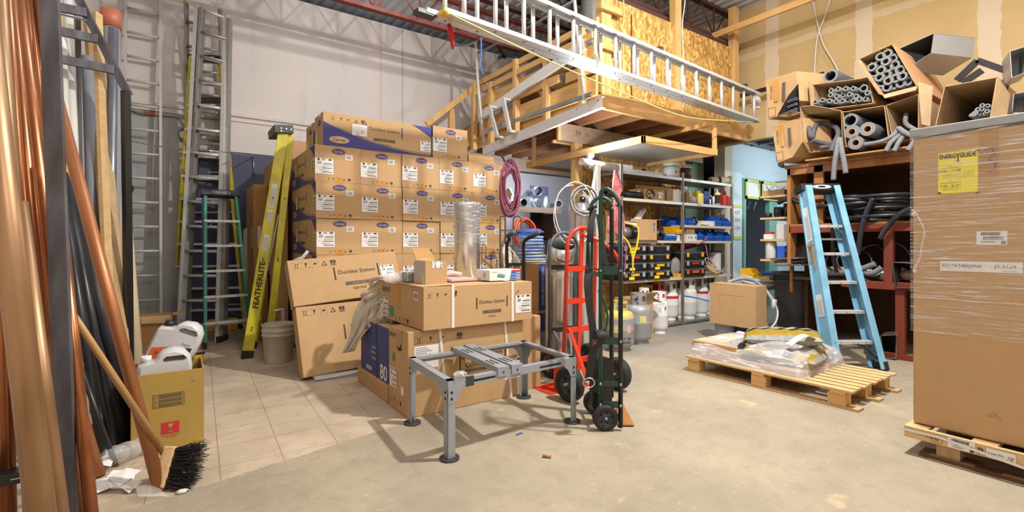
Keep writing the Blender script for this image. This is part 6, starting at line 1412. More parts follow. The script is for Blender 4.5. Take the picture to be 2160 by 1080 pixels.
q = PY(1175, 427, 6.56); m = MB('galvanized'); m.pipe((q.x, 6.52, zS+.085), (q.x+.34, 6.95, zS+.11), .085, .05, 24, 'galvanized', 'hole_dark'); m.disc((q.x+.01, 6.53, zS+.085), (-.6, -.8, 0), .05, 'hole_dark'); one('insulated_duct', m, 'round insulated duct lying on its side by the timber post', 'duct fitting', (q.x, 6.6, zS))
q = PY(1100, 425, 6.6); m = MB('galvanized_dull'); m.pipe((q.x, 6.53, zS+.07), (q.x+.03, 6.9, zS+.08), .065, .06, 20, 'galvanized_dull', 'hole_dark'); m.disc((q.x, 6.56, zS+.07), (0, -1, 0), .06, 'hole_dark'); one('duct_elbow', m, 'dark round duct stub on the left half of the wall shelf', 'duct fitting', (q.x, 6.6, zS))
q = PY(1110, 410, 6.7); m = MB('galvanized_dull'); m.bar((q.x-.15, 6.75, zS+.02), (q.x+.2, 6.9, zS+.30), .05, .10); one('metal_bracket', m, 'long slanted metal bracket leaning behind the round stub', 'duct fitting', (q.x, 6.8, zS))
q = PY(1095, 400, 6.65); m = MB('cardboard_worn'); m.bar((q.x-.03, 6.7, zS+.02), (q.x-.10, 6.85, zS+.32), .12, .03, (1, 0, 0)); one('file_box', m, 'tilted open brown box of papers on the wall shelf', 'box', (q.x, 6.7, zS))
q = PY(1080, 425, 6.6); m = MB('label_white'); m.lathe([(.03, 0), (.03, .12), (.012, .15), (.012, .18), (.001, .18)], (q.x, 6.6, zS), 14); one('plastic_bottle', m, 'white bottle at the left end of the wall shelf', 'bottle', (q.x, 6.6, zS))
m = MB('black_plastic'); q = PY(1155, 500, 6.6)
for k in range(5): m.tube(spline([(q.x-.2+k*.12, 6.8, 1.0), (q.x-.18+k*.12, 6.78, 1.1), (q.x-.15+k*.12, 6.82, 1.2)], 4), .012, 6, ('black_plastic', 'red_plastic', 'yellow_plastic', 'cord_blue', 'black_plastic')[k])
one('hand_tools_heap', m, 'heap of small coloured hand tools below the navy board', 'tools', (q.x, 6.8, 1.0))
m = MB('hose_blue'); m.slab((5.35, 6.9, .95), (5.85, 6.9, .95), (5.72, 6.98, 1.28), (5.6, 6.98, 1.28), .01); one('blue_sheet', m, 'light blue sheet leaning against the navy board', 'sheet', (5.5, 6.9, .95))
T = thing('tool_table', 'dark low table in front of the navy tool board', 'table', (5.4, 6.7, 0)); m = MB('wood_dark'); m.bx(4.6, 6.2, 6.45, 7.0, .88, .93); obj('top', m, T)
for x in (4.65, 6.1): m = MB('wood_dark'); m.bx(x, x+.05, 6.5, 6.55, 0, .88); obj('leg', m, T)
# bare lamp on the post
q = PY(1248, 328, 4.38); T = thing('work_light', 'small bare bright work light on top of the shelving under the loft', 'lamp', q)
m = MB('lamp_white'); m.ball(q, .032, n=12); obj('bulb', m, T)
m = MB('steel_dark'); m.bx(q.x-.03, q.x+.03, q.y+.025, q.y+.06, q.z-.06, q.z+.03); m.bx(q.x-.02, q.x+.02, q.y+.03, q.y+.05, q.z-.14, q.z-.06); obj('housing', m, T)
pl = bpy.data.lights.new('work_light_glow', 'POINT'); po = bpy.data.objects.new('work_light_glow', pl); col.objects.link(po); pl.energy = 60; pl.color = (.80, .87, 1); pl.shadow_soft_size = .03; po.location = q+Vector((-.03, -.05, .0))

# ================================================================== steel shelving
SY0, SY1 = 4.38, 4.82; SX = (4.83, 6.15, 7.46)
T = thing('steel_shelving', 'long double-bay steel shelving with wooden and metal shelves under the loft', 'shelf', (6.15, 4.6, 0))
for x in SX:
    for y in (SY0, SY1-.035):
        m = MB('shelf_steel'); m.bx(x-.004 if x > 7 else x, x+.034 if x < 7 else x+.03, y, y+.004, 0, 2.26 if x < 7 else 2.19); m.bx(x, x+.004, y, y+.035, 0, 2.26 if x < 7 else 2.19); obj('upright', m, T)
LV = {0: (2.18, 1.82, 1.25, .71, .05), 1: (2.18, 1.82, 1.485, 1.25, .71, .05)}
for b, zs in LV.items():
    for i, z in enumerate(zs):
        m = MB('galvanized_dull' if z > 1.7 or z < .1 else 'mdf_shelf'); m.bx(SX[b]+.036, SX[b+1]-.002, SY0+.01, SY1, z-.035, z); 
        if z > 1.7: m.bx(SX[b]+.036, SX[b+1]-.002, SY0+.005, SY0+.01, z-.04, z+.0, 'white_metal')
        if b == 0 and abs(z-1.82) < .01: m.bx(SX[b]+.04, SX[b]+.9, SY0+.003, SY0+.02, z-.035, z-.002, 'mdf_shelf')
        obj('shelf_board', m, T)
m = MB('shelf_steel'); m.bar((SX[0]+.02, SY1-.02, 1.0), (SX[0]+.02, SY0+.02, 1.25), .02, .004, (1, 0, 0)); m.bar((SX[0]+.02, SY1-.02, 1.95), (SX[0]+.02, SY0+.02, 2.15), .02, .004, (1, 0, 0)); obj('side_brace', m, T)
def ZP(px, y=4.5, z=0): q = PY(px, 500, y); q.z = z; return q
def cardbox(nm, lb, x0, x1, y0, y1, z0, h, mt='cardboard', open_=False, flaps=(), pr=None, grp=None):
    T = thing(nm, lb, 'box', (x0, y0, z0), grp); m = MB(mt)
    if open_:
        for a in ((x0, x1, y0, y0+.004), (x0, x1, y1-.004, y1), (x0, x0+.004, y0, y1), (x1-.004, x1, y0, y1)): m.bx(*a, z0, z0+h)
        m.bx(x0, x1, y0, y1, z0, z0+.004)
    else: m.bx(x0, x1, y0, y1, z0, z0+h)
    obj('body', m, T, .002)
    for f in flaps: m = MB(mt); m.slab(*f, .004); obj('flap', m, T)
    if pr: m = MB('print_black'); m.push(frame((x0, y0-.001, z0), (1, 0, 0), (0, 0, 1))); pr(m); m.pop(); obj('print', m, T)
    return T
def bin_(lb, x, z, w_=.15, h=.12, d_=.22, mt='blue_plastic', y=SY0+.02, grp='stacking bins on the shelving', s=1):
    T = thing('storage_bin', lb, 'bin', (x, y, z), grp); m = MB(mt); t = .004
    prof = [(0, 0), (d_, 0), (d_, h), (d_*.35, h), (.015*1, h*.55), (0, h*.55)]
    for xx in (x, x+w_-t): m.add([(xx, y+a, z+b) for a, b in prof]+[(xx+t, y+a, z+b) for a, b in prof], [tuple(reversed(range(6))), tuple(range(6, 12))]+[(i, (i+1) % 6, 6+(i+1) % 6, 6+i) for i in range(6)])
    m.bx(x, x+w_, y, y+d_, z, z+t); m.bx(x, x+w_, y+d_-t, y+d_, z, z+h); obj('body', m, T)
    m = MB(mt); m.bx(x, x+w_, y, y+t, z, z+h*.28); m.bx(x-.002, x+w_+.002, y-.008, y+t, z+h*.28, z+h*.55); obj('front_lip', m, T); return T
zt = 2.18
# on the very top
for i, (a, b, z, r, lb) in enumerate(((1226, 1300, .05, .045, 'white gutter pipe lying on top of the shelving, round end to the left'), (1246, 1395, .03, .03, 'long white cover strip on top of the shelving, right of the gutter pipe'), (1240, 1330, .09, .03, 'second white cover strip lying on the first'))):
    p0, p1 = ZP(a, 4.42+.1*i, zt+z), ZP(b, 4.50+.03*i, zt+z); m = MB('white_pvc')
    if i == 0: m.pipe(p0, p1, r, r-.005, 20, 'white_pvc', 'white_pvc'); m.disc(p0+Vector((.01, 0, 0)), (-1, 0, 0), r-.004, 'white_pvc')
    else: m.bar(p0, p1, .09, .05)
    one('white_plastic_strip', m, lb, 'plastic strip', p0, 'white strips on the shelving')
q = ZP(1415, 4.50, zt); T = thing('plastic_bucket', 'white plastic tub with a green striped label on top of the shelving', 'bucket', q)
m = MB('label_white'); m.lathe([(.001, 0), (.095, 0), (.108, .19), (.115, .195), (.115, .215), (.001, .215)], q, 28); obj('body', m, T)
m = MB('green_dot'); m.lathe([(.1085, .155), (.1095, .17)], q, 28); m.lathe([(.104, .03), (.108, .13)], q, 28, 'label_white'); m.box(q+Vector((-.02, -.112, .08)), (.04, .004, .05), 'ink_grey'); obj('label', m, T)
q = ZP(1446, 4.5, zt); T = thing('paint_can', 'dark mottled brown can beside the white tub on the shelving', 'can', q)
m = MB('brown_bottle'); m.lathe([(.001, 0), (.08, 0), (.08, .18), (.001, .18)], q, 24); obj('body', m, T)
m = MB('galvanized'); m.lathe([(.082, .175), (.084, .185), (.078, .188), (.07, .18), (.001, .18)], q, 24); m.lathe([(.082, 0), (.082, .008)], q, 24); obj('rim', m, T)
p0, p1 = ZP(1539, 4.45, zt+.07), ZP(1498, 4.60, zt+.06); T = thing('tape_roll_tube', 'white plastic roll with a black tape band at the right end of the shelving top', 'roll', p0)
m = MB('cream_tube'); m.pipe(p1, p0, .062, .035, 24, 'cream_tube', 'kraft_tube'); m.pipe(p0, p0+(p0-p1).normalized()*.02, .078, .04, 24, 'white_pvc', 'kraft_tube'); obj('roll', m, T)
m = MB('tape_black'); m.cyl(lerp(p0, p1, .52), lerp(p0, p1, .66), .064, n=24, caps=False); obj('tape_band', m, T)
m = MB('black_plastic'); q = ZP(1350, 4.6, zt); m.bx(q.x-.15, q.x+.1, 4.55, 4.7, zt, zt+.05); m.ball(q+Vector((.08, 0, .06)), .05, n=8); one('black_hose_fitting', m, 'black fitting lying behind the white strips on the shelving', 'fitting', q)
# second level, left bay
z = 1.82
for i, (a, b, dz, y) in enumerate(((1276, 1352, .05, 4.40), (1312, 1362, .05, 4.55))):
    p0, p1 = ZP(a, y, z+dz), ZP(b, y+.05, z+dz); m = MB('wood_dark' if i == 0 else 'black_plastic'); m.pipe(p0, p1, .05, .042, 14, 'black_plastic', 'hole_dark'); one('downspout', m, 'dark brown downspout lying on the second shelf, %s one' % ('front' if i == 0 else 'rear'), 'pipe', p0, 'downspouts on the second shelf')
a, b = ZP(1359, 4.42).x, ZP(1402, 4.42).x
cardbox('roll_carton', 'open carton with black and white rolls drawn in its oval window, second shelf', a, b, 4.42, 4.70, z, .16, open_=True, flaps=(((a, 4.42, z+.16), (b, 4.42, z+.16), (b+.05, 4.36, z+.19), (a-.25, 4.36, z+.17)), ((a+.12, 4.70, z+.16), (b, 4.70, z+.16), (b-.02, 4.74, z+.30), (a+.2, 4.74, z+.30))),
    pr=lambda m: (m.ell(.13, .08, .10, .07, 'print_black', E_), m.ell(.10, .085, .045, .045, 'cardboard', 2*E_), m.ell(.10, .085, .018, .018, 'print_black', 3*E_), m.ell(.165, .055, .03, .032, 'cardboard', 2*E_), m.ell(.165, .055, .01, .01, 'print_black', 3*E_), m.rect(.30, .40, .03, .12, 'label_white', E_), m.tube(spline([(.28, .03, .002), (.30, .08, .002), (.36, .09, .002), (.40, .03, .002)], 4), .003, 4, 'print_black')))
a, b = ZP(1404, 4.44).x, ZP(1441, 4.40).x
cardbox('taped_carton', 'greyish carton with strips of clear tape beside the roll carton, second shelf', a, b-.02, 4.41, 4.66, z, .19, 'cardboard_worn', pr=lambda m: (m.rect(.13, .37, .01, .18, 'label_white', E_), m.rect(.22, .27, .11, .19, 'hose_white', 2*E_), m.rect(.22, .27, .0, .05, 'hose_white', 2*E_), m.rect(.02, .09, .03, .035, 'print_black', E_), m.rect(.02, .09, .07, .075, 'print_black', E_), m.rect(.085, .09, .03, .075, 'print_black', E_)))
# second level, right bay
x = lambda px: ZP(px, 4.48).x
cardbox('small_carton', 'narrow brown carton at the left of the second shelf, right bay', x(1441), x(1447), 4.42, 4.6, z, .16, 'cardboard_dark')
def spray(px, lb, c1, c2, h=.2, y=4.5):
    q = ZP(px, y, z); T = thing('spray_bottle', lb, 'bottle', q, 'bottles on the second shelf'); m = MB(c1); m.lathe([(.001, 0), (.035, 0), (.036, h*.5), (.015, h*.75), (.013, h*.8)], q, 16); obj('body', m, T)
    m = MB(c2); m.bx(q.x-.05, q.x+.02, q.y-.012, q.y+.012, z+h*.8, z+h); m.bx(q.x-.05, q.x-.04, q.y-.008, q.y+.008, z+h*.62, z+h*.8); obj('trigger', m, T)
spray(1447, 'clear spray bottle with white trigger, leftmost on the right bay second shelf', 'hose_white', 'white_pvc', .26)
spray(1455, 'milky spray bottle, second from the left on the right bay second shelf', 'label_white', 'hose_grey', .21)
spray(1476, 'spray bottle with a red trigger behind the yellow jug', 'red_plastic', 'white_pvc', .24, 4.62)
q = ZP(1458, 4.42, z); m = MB('plastic_milk')
for k in range(4): m.ball(q+Vector((.035*k, 0, .05+.02*(k % 2))), .045, ('plastic_milk', 'label_white', 'hose_white', 'pink_sheet')[k], 8, (1, .7, 1))
one('plastic_bag', m, 'white plastic bag of small parts in front of the spray bottles', 'bag', q)
q = ZP(1472, 4.52, z); T = thing('oil_jug', 'yellow plastic jug on the second shelf, right bay', 'jug', q); m = MB('label_yellow'); m.box(q+Vector((0, 0, .09)), (.17, .10, .18)); m.ball(q+Vector((-.03, 0, .185)), .04, n=10); obj('body', m, T, .015)
m = MB('label_yellowed'); m.box(q+Vector((.03, -.052, .08)), (.08, .003, .10)); obj('label', m, T)
for i, px in enumerate((1487, 1492)):
    q = ZP(px, 4.47, z); T = thing('spray_can', 'blue spray can on the second shelf, %s of the pair' % ('left' if i == 0 else 'right'), 'can', q, 'bottles on the second shelf'); m = MB('box_blue'); m.lathe([(.001, 0), (.034, 0), (.034, .19), (.001, .19)], q, 18); obj('body', m, T)
    m = MB('box_blue'); m.lathe([(.035, .17), (.035, .215), (.001, .215)], q, 18); obj('cap', m, T)
for px, c1, c2, h, lb in ((1497, 'label_white', 'red_plastic', .10, 'small white tube right of the blue cans'), (1500, 'black_plastic', 'hose_white', .17, 'small black bottle behind the white tubes'), (1505, 'label_white', 'label_white', .15, 'white bottle left of the caulk bottle')):
    q = ZP(px, 4.46 if px != 1500 else 4.56, z); T = thing('small_bottle', lb, 'bottle', q, 'bottles on the second shelf'); m = MB(c1); m.lathe([(.001, 0), (.02, 0), (.02, h*.85), (.012, h*.9)], q, 12); obj('body', m, T); m = MB(c2); m.lathe([(.012, h*.88), (.012, h), (.001, h)], q, 12); obj('cap', m, T)
q = ZP(1513, 4.44, z); T = thing('glue_bottle', 'white glue bottle with a black and yellow label and pointed nozzle', 'bottle', q, 'bottles on the second shelf')
m = MB('label_white'); m.lathe([(.001, 0), (.045, 0), (.045, .19), (.03, .205), (.018, .21)], q, 20); obj('body', m, T); m = MB('print_black'); m.lathe([(.0455, .03), (.0455, .165)], q, 20); m.lathe([(.046, .165), (.046, .18)], q, 20, 'label_yellow'); obj('label', m, T); m = MB('label_white'); m.lathe([(.018, .21), (.012, .225), (.004, .26), (.001, .26)], q, 12); obj('nozzle', m, T)
q = ZP(1531, 4.46, z); T = thing('fuel_can', 'red plastic fuel can at the right end of the second shelf', 'jerrycan', q); m = MB('red_plastic'); m.push(frame(q+Vector((-.10, .12, 0)), (1, 0, 0), (0, 0, 1)))
m.add([(a_, b_, c_) for c_ in (0, .14) for a_, b_ in ((0, 0), (.24, 0), (.24, .13), (.16, .17), (.03, .19), (0, .16))], [tuple(reversed(range(6))), tuple(range(6, 12))]+[(i, (i+1) % 6, 6+(i+1) % 6, 6+i) for i in range(6)]); m.pop(); obj('body', m, T, .012)
m = MB('red_plastic'); m.tube(spline([q+Vector((-.09, .05, .18)), q+Vector((-.06, .05, .25)), q+Vector((.02, .05, .26)), q+Vector((.07, .05, .22)), q+Vector((.08, .05, .15))], 5), .014, 8); obj('handle', m, T)
# third level (right bay) and behind
z = 1.485
bin_('blue bin seen end on at the left of the third shelf', ZP(1401, 4.72).x, z, .26, .14, .2, y=4.60); bin_('blue open bin just right of the middle upright, third shelf', x(1442), z, .17, .12)
m = MB('black_gloss'); q = ZP(1464, 4.5, z); m.ball(q+Vector((0, 0, .07)), .07, n=10, sc_=(1, .8, 1)); m.ball(q+Vector((-.05, 0, .05)), .05, 'cord_blue', 8); one('plastic_bag', m, 'dark glossy bag of fittings on the third shelf', 'bag', q)
cardbox('small_carton', 'flat white carton on the third shelf among loose parts', x(1476), x(1503), 4.44, 4.6, z, .08, 'label_white')
m = MB('hose_white'); q = ZP(1480, 4.41, z); m.tube(spline([q+Vector((-.05, 0, .02)), q+Vector((.05, .02, .03)), q+Vector((.15, 0, .02)), q+Vector((.22, .01, .04))], 4), .015, 7); m.ball(q+Vector((.16, .01, .02)), .022, 'galvanized', 7); one('loose_fittings', m, 'loose white and metal fittings at the front edge of the third shelf', 'parts', q)
bin_('blue bin standing sideways on the third shelf, left of the last one', x(1504), z, .10, .17, .25); bin_('blue open bin at the right end of the third shelf', x(1515), z, .24, .145)
# fourth level
z = 1.25
bin_('blue bin on the fourth shelf beside the fan, left bay', ZP(1396, 4.5).x, z, .21, .13); 
m = MB('black_plastic'); q = ZP(1391, 4.5, z); m.push(frame(q+Vector((0, 0, .085)), (1, -.3, 0), (0, 0, 1))); m.lathe([(.03, -.03), (.08, -.02), (.085, 0), (.08, .02), (.03, .03)], n=20); m.pop(); m.ball(q+Vector((0, .02, .16)), .03, n=8); one('small_fan', m, 'small black round fan beside the open carton, fourth shelf', 'fan', q)
bin_('yellow open bin tilted on top of the white box, fourth shelf', ZP(1413, 4.5).x, z+.10, .17, .11, mt='yellow_plastic')
cardbox('small_carton', 'white box marked 20 under the yellow bin, fourth shelf', ZP(1419, 4.45).x, SX[1]-.01, 4.42, 4.6, z, .10, 'label_white', pr=lambda m: m.text('20', h=.035, m='print_blue', at=(.03, .05), z=E_, bold=.02))
cardbox('small_carton', 'brown box with a green recycling mark, on top of white boxes, fourth shelf', x(1442), x(1458), 4.42, 4.6, z+.105, .09, 'cardboard_dark', pr=lambda m: m.ell(.05, .04, .02, .02, 'green_dot', E_))
for i, (a, b) in enumerate(((1441, 1447), (1447, 1455), (1455, 1465))): cardbox('small_carton', 'small white box, %s from the left on the fourth shelf, right bay' % ORD[i], x(a)+.005, x(b)-.003, 4.41, 4.55, z, .10, 'label_white', pr=(lambda m: m.rect(.02, .05, .03, .07, 'ink_grey', E_)), grp='small white boxes')
cardbox('small_carton', 'white box with red and blue print beside the blue bins, fourth shelf', x(1465), x(1474), 4.41, 4.55, z, .10, 'label_white', pr=lambda m: (m.ell(.03, .05, .012, .012, 'red_print', E_), m.text('Ideal', w=.05, m='print_blue', at=(.07, .05), z=E_)))
for i, px in enumerate((1461, 1475, 1497, 1519)): bin_('blue open bin, %s from the left in the fourth shelf row' % ORD[i], x(px)+.004, z+(.02 if i == 0 else 0), .205 if i else .15, .15)
# open carton and motor, left bay
a, b = ZP(1310, 4.50).x, ZP(1388, 4.45).x; mid = ZP(1361, 4.42).x
cardbox('open_carton', 'large open brown carton with an up arrow on the fourth shelf', a, b, 4.47, 4.78, z, .30, open_=True, flaps=(((a, 4.78, z+.30), (b-.2, 4.78, z+.30), (b-.28, 4.80, z+.43), (a, 4.80, z+.43)), ((b, 4.47, z+.30), (b, 4.78, z+.30), (b+.14, 4.78, z+.31), (b+.14, 4.47, z+.31))),
    pr=lambda m: (m.rect(b-a-.07, b-a-.055, .12, .24, 'cord_blue', E_), m.add([(b-a-.085, .23, E_), (b-a-.04, .23, E_), (b-a-.0625, .27, E_)], [(0, 1, 2)], 'cord_blue'), m.rect(.13, .28, .02, .25, 'label_white', E_), m.rect(.13, .28, .245, .255, 'print_black', E_), m.text('FK 1087', w=.1, m='print_black', at=(.205, .21), z=2*E_), m.rect(b-a-.14, b-a-.10, 0, .04, 'tape_tan', E_)))
for i, dx in enumerate((0, .07)):
    m = MB('white_pvc'); m.bar((mid-.02+dx, 4.6, z+.28), (mid+.16+dx, 4.62, z+.46-.03*(1-i)), .035, .05); one('plastic_duct', m, 'white plastic duct sticking up out of the open carton, %s one' % ('left' if i == 0 else 'right'), 'plastic strip', (mid, 4.6, z+.3), 'white ducts in the open carton')
q = ZP(1322, 4.40, z); T = thing('electric_motor', 'black and grey electric motor in front of the open carton', 'motor', q)
m = MB('motor_grey'); m.cyl(q+Vector((-.13, 0, .10)), q+Vector((.0, 0, .10)), .085, n=24); obj('end_bell', m, T); m = MB('black_gloss'); m.cyl(q+Vector((.0, 0, .10)), q+Vector((.18, .02, .10)), .088, n=24); m.bx(q.x-.03, q.x+.10, q.y-.03, q.y+.03, z+.17, z+.215); obj('body', m, T, .004); m = MB('steel_dark'); m.bx(q.x-.1, q.x+.15, q.y-.06, q.y+.06, z, z+.02); m.cyl(q+Vector((-.03, 0, .28)), q+Vector((.07, 0, .28)), .015, n=8); obj('foot', m, T)
m = MB('galvanized'); m.bx(ZP(1318, 4.38).x, ZP(1388, 4.38).x, 4.36, 4.40, z-.0, z+.008); one('metal_sheet', m, 'thin metal sheet edge sticking out under the motor and open carton', 'sheet', (5.2, 4.38, z))
for i, (pts, mt, lb) in enumerate((([(1318, 470), (1345, 480), (1345, 510), (1337, 540), (1336, 545)], 'hose_yellow', 'yellow hose looping down from the motor in front of the tool cases'), ([(1312, 498), (1325, 512), (1334, 540), (1335, 572)], 'hose_yellow', 'yellow hose hanging straight down with a brass end'), ([(1312, 500), (1321, 520), (1320, 545), (1317, 574)], 'hose_rose', 'dark red hose hanging left of the yellow ones'))):
    m = MB(mt); P_ = [D(a_, b_, 6.15) for a_, b_ in pts]; m.tube(spline(P_, 6), .012 if mt == 'hose_yellow' else .009, 8); m.cyl(P_[-1], P_[-1]+Vector((0, 0, -.05)), .010, n=8, m='tape_tan'); one('charging_hose', m, lb, 'hose', P_[0], 'charging hoses on the shelving')
# tool cases
z = .712
def tool_case(lb, x0, z0, w_, h, c1='yellow_plastic', c2='label_yellow', latch='hose_grey', handle=None):
    T = thing('tool_case', lb, 'tool case', (x0, SY0-.02, z0), 'black tool cases on the fifth shelf'); y0 = SY0-.015
    m = MB('black_plastic'); m.bx(x0, x0+w_, y0, y0+.38, z0, z0+h*.72); m.bx(x0+w_*.36, x0+w_*.64, y0-.004, y0, z0+h*.1, z0+h*.6, 'hole_dark'); obj('body', m, T, .006)
    m = MB('grey_bin_dark'); m.bx(x0-.003, x0+w_+.003, y0-.004, y0+.38, z0+h*.72, z0+h*.97); obj('lid', m, T, .006)
    for f in (.14, .86): m = MB(latch); m.bx(x0+w_*f-.025, x0+w_*f+.025, y0-.012, y0-.003, z0+h*.35, z0+h*.85); obj('latch', m, T)
    if c1: m = MB(c1); m.bx(x0+w_*.34, x0+w_*.66, y0-.018, y0-.008, z0+h*.45, z0+h*.72); obj('handle', m, T)
    if c2: m = MB(c2); m.bx(x0+w_*.26, x0+w_*.46, y0-.016, y0-.008, z0+h*.08, z0+h*.38); obj('tag', m, T)
for c, (a, b, nm) in enumerate(((1310, 1364, 'left'), (1365, 1414, 'right'))):
    xa, xb = ZP(a, SY0).x, ZP(b, SY0).x; zz = z; hs = (.125, .115, .115, .125)
    for r in range(4):
        st = ((('yellow_plastic', 'label_yellow', 'hose_grey'), (None, 'tape_yellow', 'hose_grey'), ('red_plastic', None, 'hose_grey'), ('yellow_plastic', 'label_yellow', 'hose_grey')), (('yellow_plastic', 'label_yellow', 'chrome'), ('yellow_plastic', 'label_yellow', 'chrome'), (None, None, 'yellow_plastic'), (None, None, 'hose_grey')))[c][r]
        tool_case('black tool case, %s stack, %s from the bottom' % (nm, ORD[r]), xa+.005+rnd.uniform(-.01, .01), zz, xb-xa-.015, hs[r], *st); zz += hs[r]
xa, xb = ZP(1441, SY0).x, ZP(1486, SY0).x; zz = z
for r, st in enumerate((('orange_plastic', None, 'orange_plastic'), ('red_plastic', None, 'hose_grey'), (None, None, 'yellow_plastic'))):
    tool_case('black tool case in the right bay, %s from the bottom' % ORD[r], xa+.02, zz, xb-xa-.03, .125, *st); zz += .127
m = MB('hose_pink')
for k in range(5): loops(m, ZP(1450+k*7, 4.55, zz+.08+.015*k), .13, .009, 2, (.3*math.sin(k), .3, 1), 'hose_pink', jit=.2, seed=k, sp=.05)
m.tube(spline([ZP(1488, 4.4, zz+.1), ZP(1492, 4.36, zz-.05), ZP(1494, 4.35, zz-.18), ZP(1490, 4.36, zz-.25)], 5), .009, 6); m.tube(spline([ZP(1470, 4.4, zz+.1), ZP(1485, 4.38, zz+.16), ZP(1492, 4.36, zz+.22)], 5), .009, 6)
one('hose_heap', m, 'tangled magenta hose heaped on the black cases in the right bay', 'hose', ZP(1465, 4.5, zz))
q = ZP(1510, 4.6, z); T = thing('wire_spool', 'spool of white wire standing on end at the right of the fifth shelf', 'spool', q)
m = MB('hose_white'); m.lathe([(.07, .02)]+[(.075+.008*(i % 2), .03+i*.012) for i in range(26)]+[(.07, .36)], q, 24); obj('wire', m, T); m = MB('black_plastic'); m.lathe([(.001, 0), (.11, 0), (.11, .015), (.06, .02), (.06, .36), (.11, .365), (.11, .375), (.001, .375)], q, 24); obj('reel', m, T)
coil_('cable_coil', 'loose white cable loops in front of the wire spool', 'cable', ZP(1503, 4.42, z+.16), .13, .007, 3, (.2, -1, .9), 'hose_white', jit=.2, sp=.06)
bin_('small yellow bin at the right end of the fifth shelf', ZP(1505, 4.4).x, z, .15, .14, mt='yellow_plastic'); bin_('clear grey bin left of the small yellow bin, fifth shelf', ZP(1487, 4.4).x, z, .17, .12, mt='grey_plastic')
m = MB('film'); q = ZP(1425, 4.5, z); m.ball(q+Vector((0, 0, .15)), .12, n=10, sc_=(.8, .6, 1.2)); m.bx(q.x-.06, q.x+.06, q.y-.08, q.y, z, z+.05, 'yellow_plastic'); one('bagged_tool', m, 'clear bag with a yellow tool between the case stacks', 'bag', q)

# rope on the upright
q = ZP(1298, 4.33, 2.15); m = MB('rope_pink')
for k in range(9): 
    dx = .012*(k-4); m.tube(spline([q+Vector((dx*.3, 0, 0)), q+Vector((dx*1.6, -.03, -.22)), q+Vector((dx*.8, -.03, -.36)), q+Vector((dx*2.6-.01, -.04, -.62)), q+Vector((dx*3.0-.02, -.03, -.80-.02*(k % 3))), q+Vector((dx*2.2-.03, -.01, -.6))], 5), .012, 6)
loops(m, q+Vector((0, -.03, -.40)), .045, .012, 4, (0, 0, 1), 'rope_pink', sp=.10, npt=10)
one('climbing_rope', m, 'red and white rope bundle hanging on the left upright of the shelving', 'rope', q)

# ================================================================== gas cylinders
def tank(lb, q, r, h, mt, collar='half', top=None, band=None, valve='galvanized_dull', ch=.13, foot=True, stripe=None, grp='refrigerant cylinders', txt=None, cr=.62):
    T = thing('gas_cylinder', lb, 'gas cylinder', q, grp); m = MB(mt); b = .035 if foot else 0; sh = h*.16
    prof = [(.001, b), (r*.7, b), (r*.93, b+sh*.5), (r, b+sh), (r, b+h*.5-.004), (r*1.012, b+h*.5), (r, b+h*.5+.004), (r, b+h-sh*1.3)]
    prof += [(r*.97, b+h-sh*.85), (r*.85, b+h-sh*.35), (r*.6, b+h-sh*.08), (r*.25, b+h), (.001, b+h)]
    m.lathe(prof, q, 32); obj('body', m, T)
    if top: m = MB(top); m.lathe([(r*1.003, b+h-sh*1.3), (r*.973, b+h-sh*.85), (r*.853, b+h-sh*.35), (r*.605, b+h-sh*.08+.001), (r*.26, b+h+.002)], q, 32); obj('shoulder_paint', m, T)
    if foot: m = MB(mt); m.lathe([(r*.72, 0), (r*.72, b+.02), (r*.70, b+.02), (r*.70, 0)], q, 28); obj('foot_ring', m, T)
    m = MB(top or mt); n = 40; zt_ = b+h-sh*.2; rc = r*cr
    for k in range(n):
        a = 2*PI*k/n-1.2; f = k/n
        if collar == 'half' and (.16 < f < .30 or .66 < f < .80): lo_, hi_ = zt_+ch*.80, zt_+ch
        elif .40 < f < .52 or .86 < f < .96:
            for (l0, l1) in ((zt_-.01, zt_+ch*.35), (zt_+ch*.78, zt_+ch)):
                a2 = a+2*PI/n; m.add([q+Vector((rc*math.cos(x_)*s_, rc*math.sin(x_)*s_, zz_)) for s_ in (1, .97) for x_, zz_ in ((a, l0), (a2, l0), (a2, l1), (a, l1))], [(0, 1, 2, 3), (7, 6, 5, 4), (3, 2, 6, 7), (0, 4, 5, 1)])
            continue
        else: lo_, hi_ = zt_-.01, zt_+ch
        a2 = a+2*PI/n; m.add([q+Vector((rc*math.cos(x_)*s_, rc*math.sin(x_)*s_, zz_)) for s_ in (1, .97) for x_, zz_ in ((a, lo_), (a2, lo_), (a2, hi_), (a, hi_))], [(0, 1, 2, 3), (7, 6, 5, 4), (3, 2, 6, 7), (0, 4, 5, 1), (0, 3, 7, 4), (1, 5, 6, 2)])
    obj('collar', m, T)
    m = MB(valve); m.cyl(q+Vector((0, 0, b+h-.01)), q+Vector((0, 0, b+h+.06)), .012, n=10); m.cyl(q+Vector((-.03, 0, b+h+.03)), q+Vector((.03, 0, b+h+.03)), .009, n=8); m.cyl(q+Vector((0, 0, b+h+.06)), q+Vector((0, 0, b+h+.08)), .022, n=10, m=('red_plastic' if mt == 'tank_white' else 'cord_blue')); obj('valve', m, T)
    if stripe:
        m = MB(stripe[0]); m.lathe([(r*1.004, stripe[1]), (r*1.004, stripe[2])], q, 32); obj('stripe', m, T)
    if txt: txt(T, q, r)
    return T
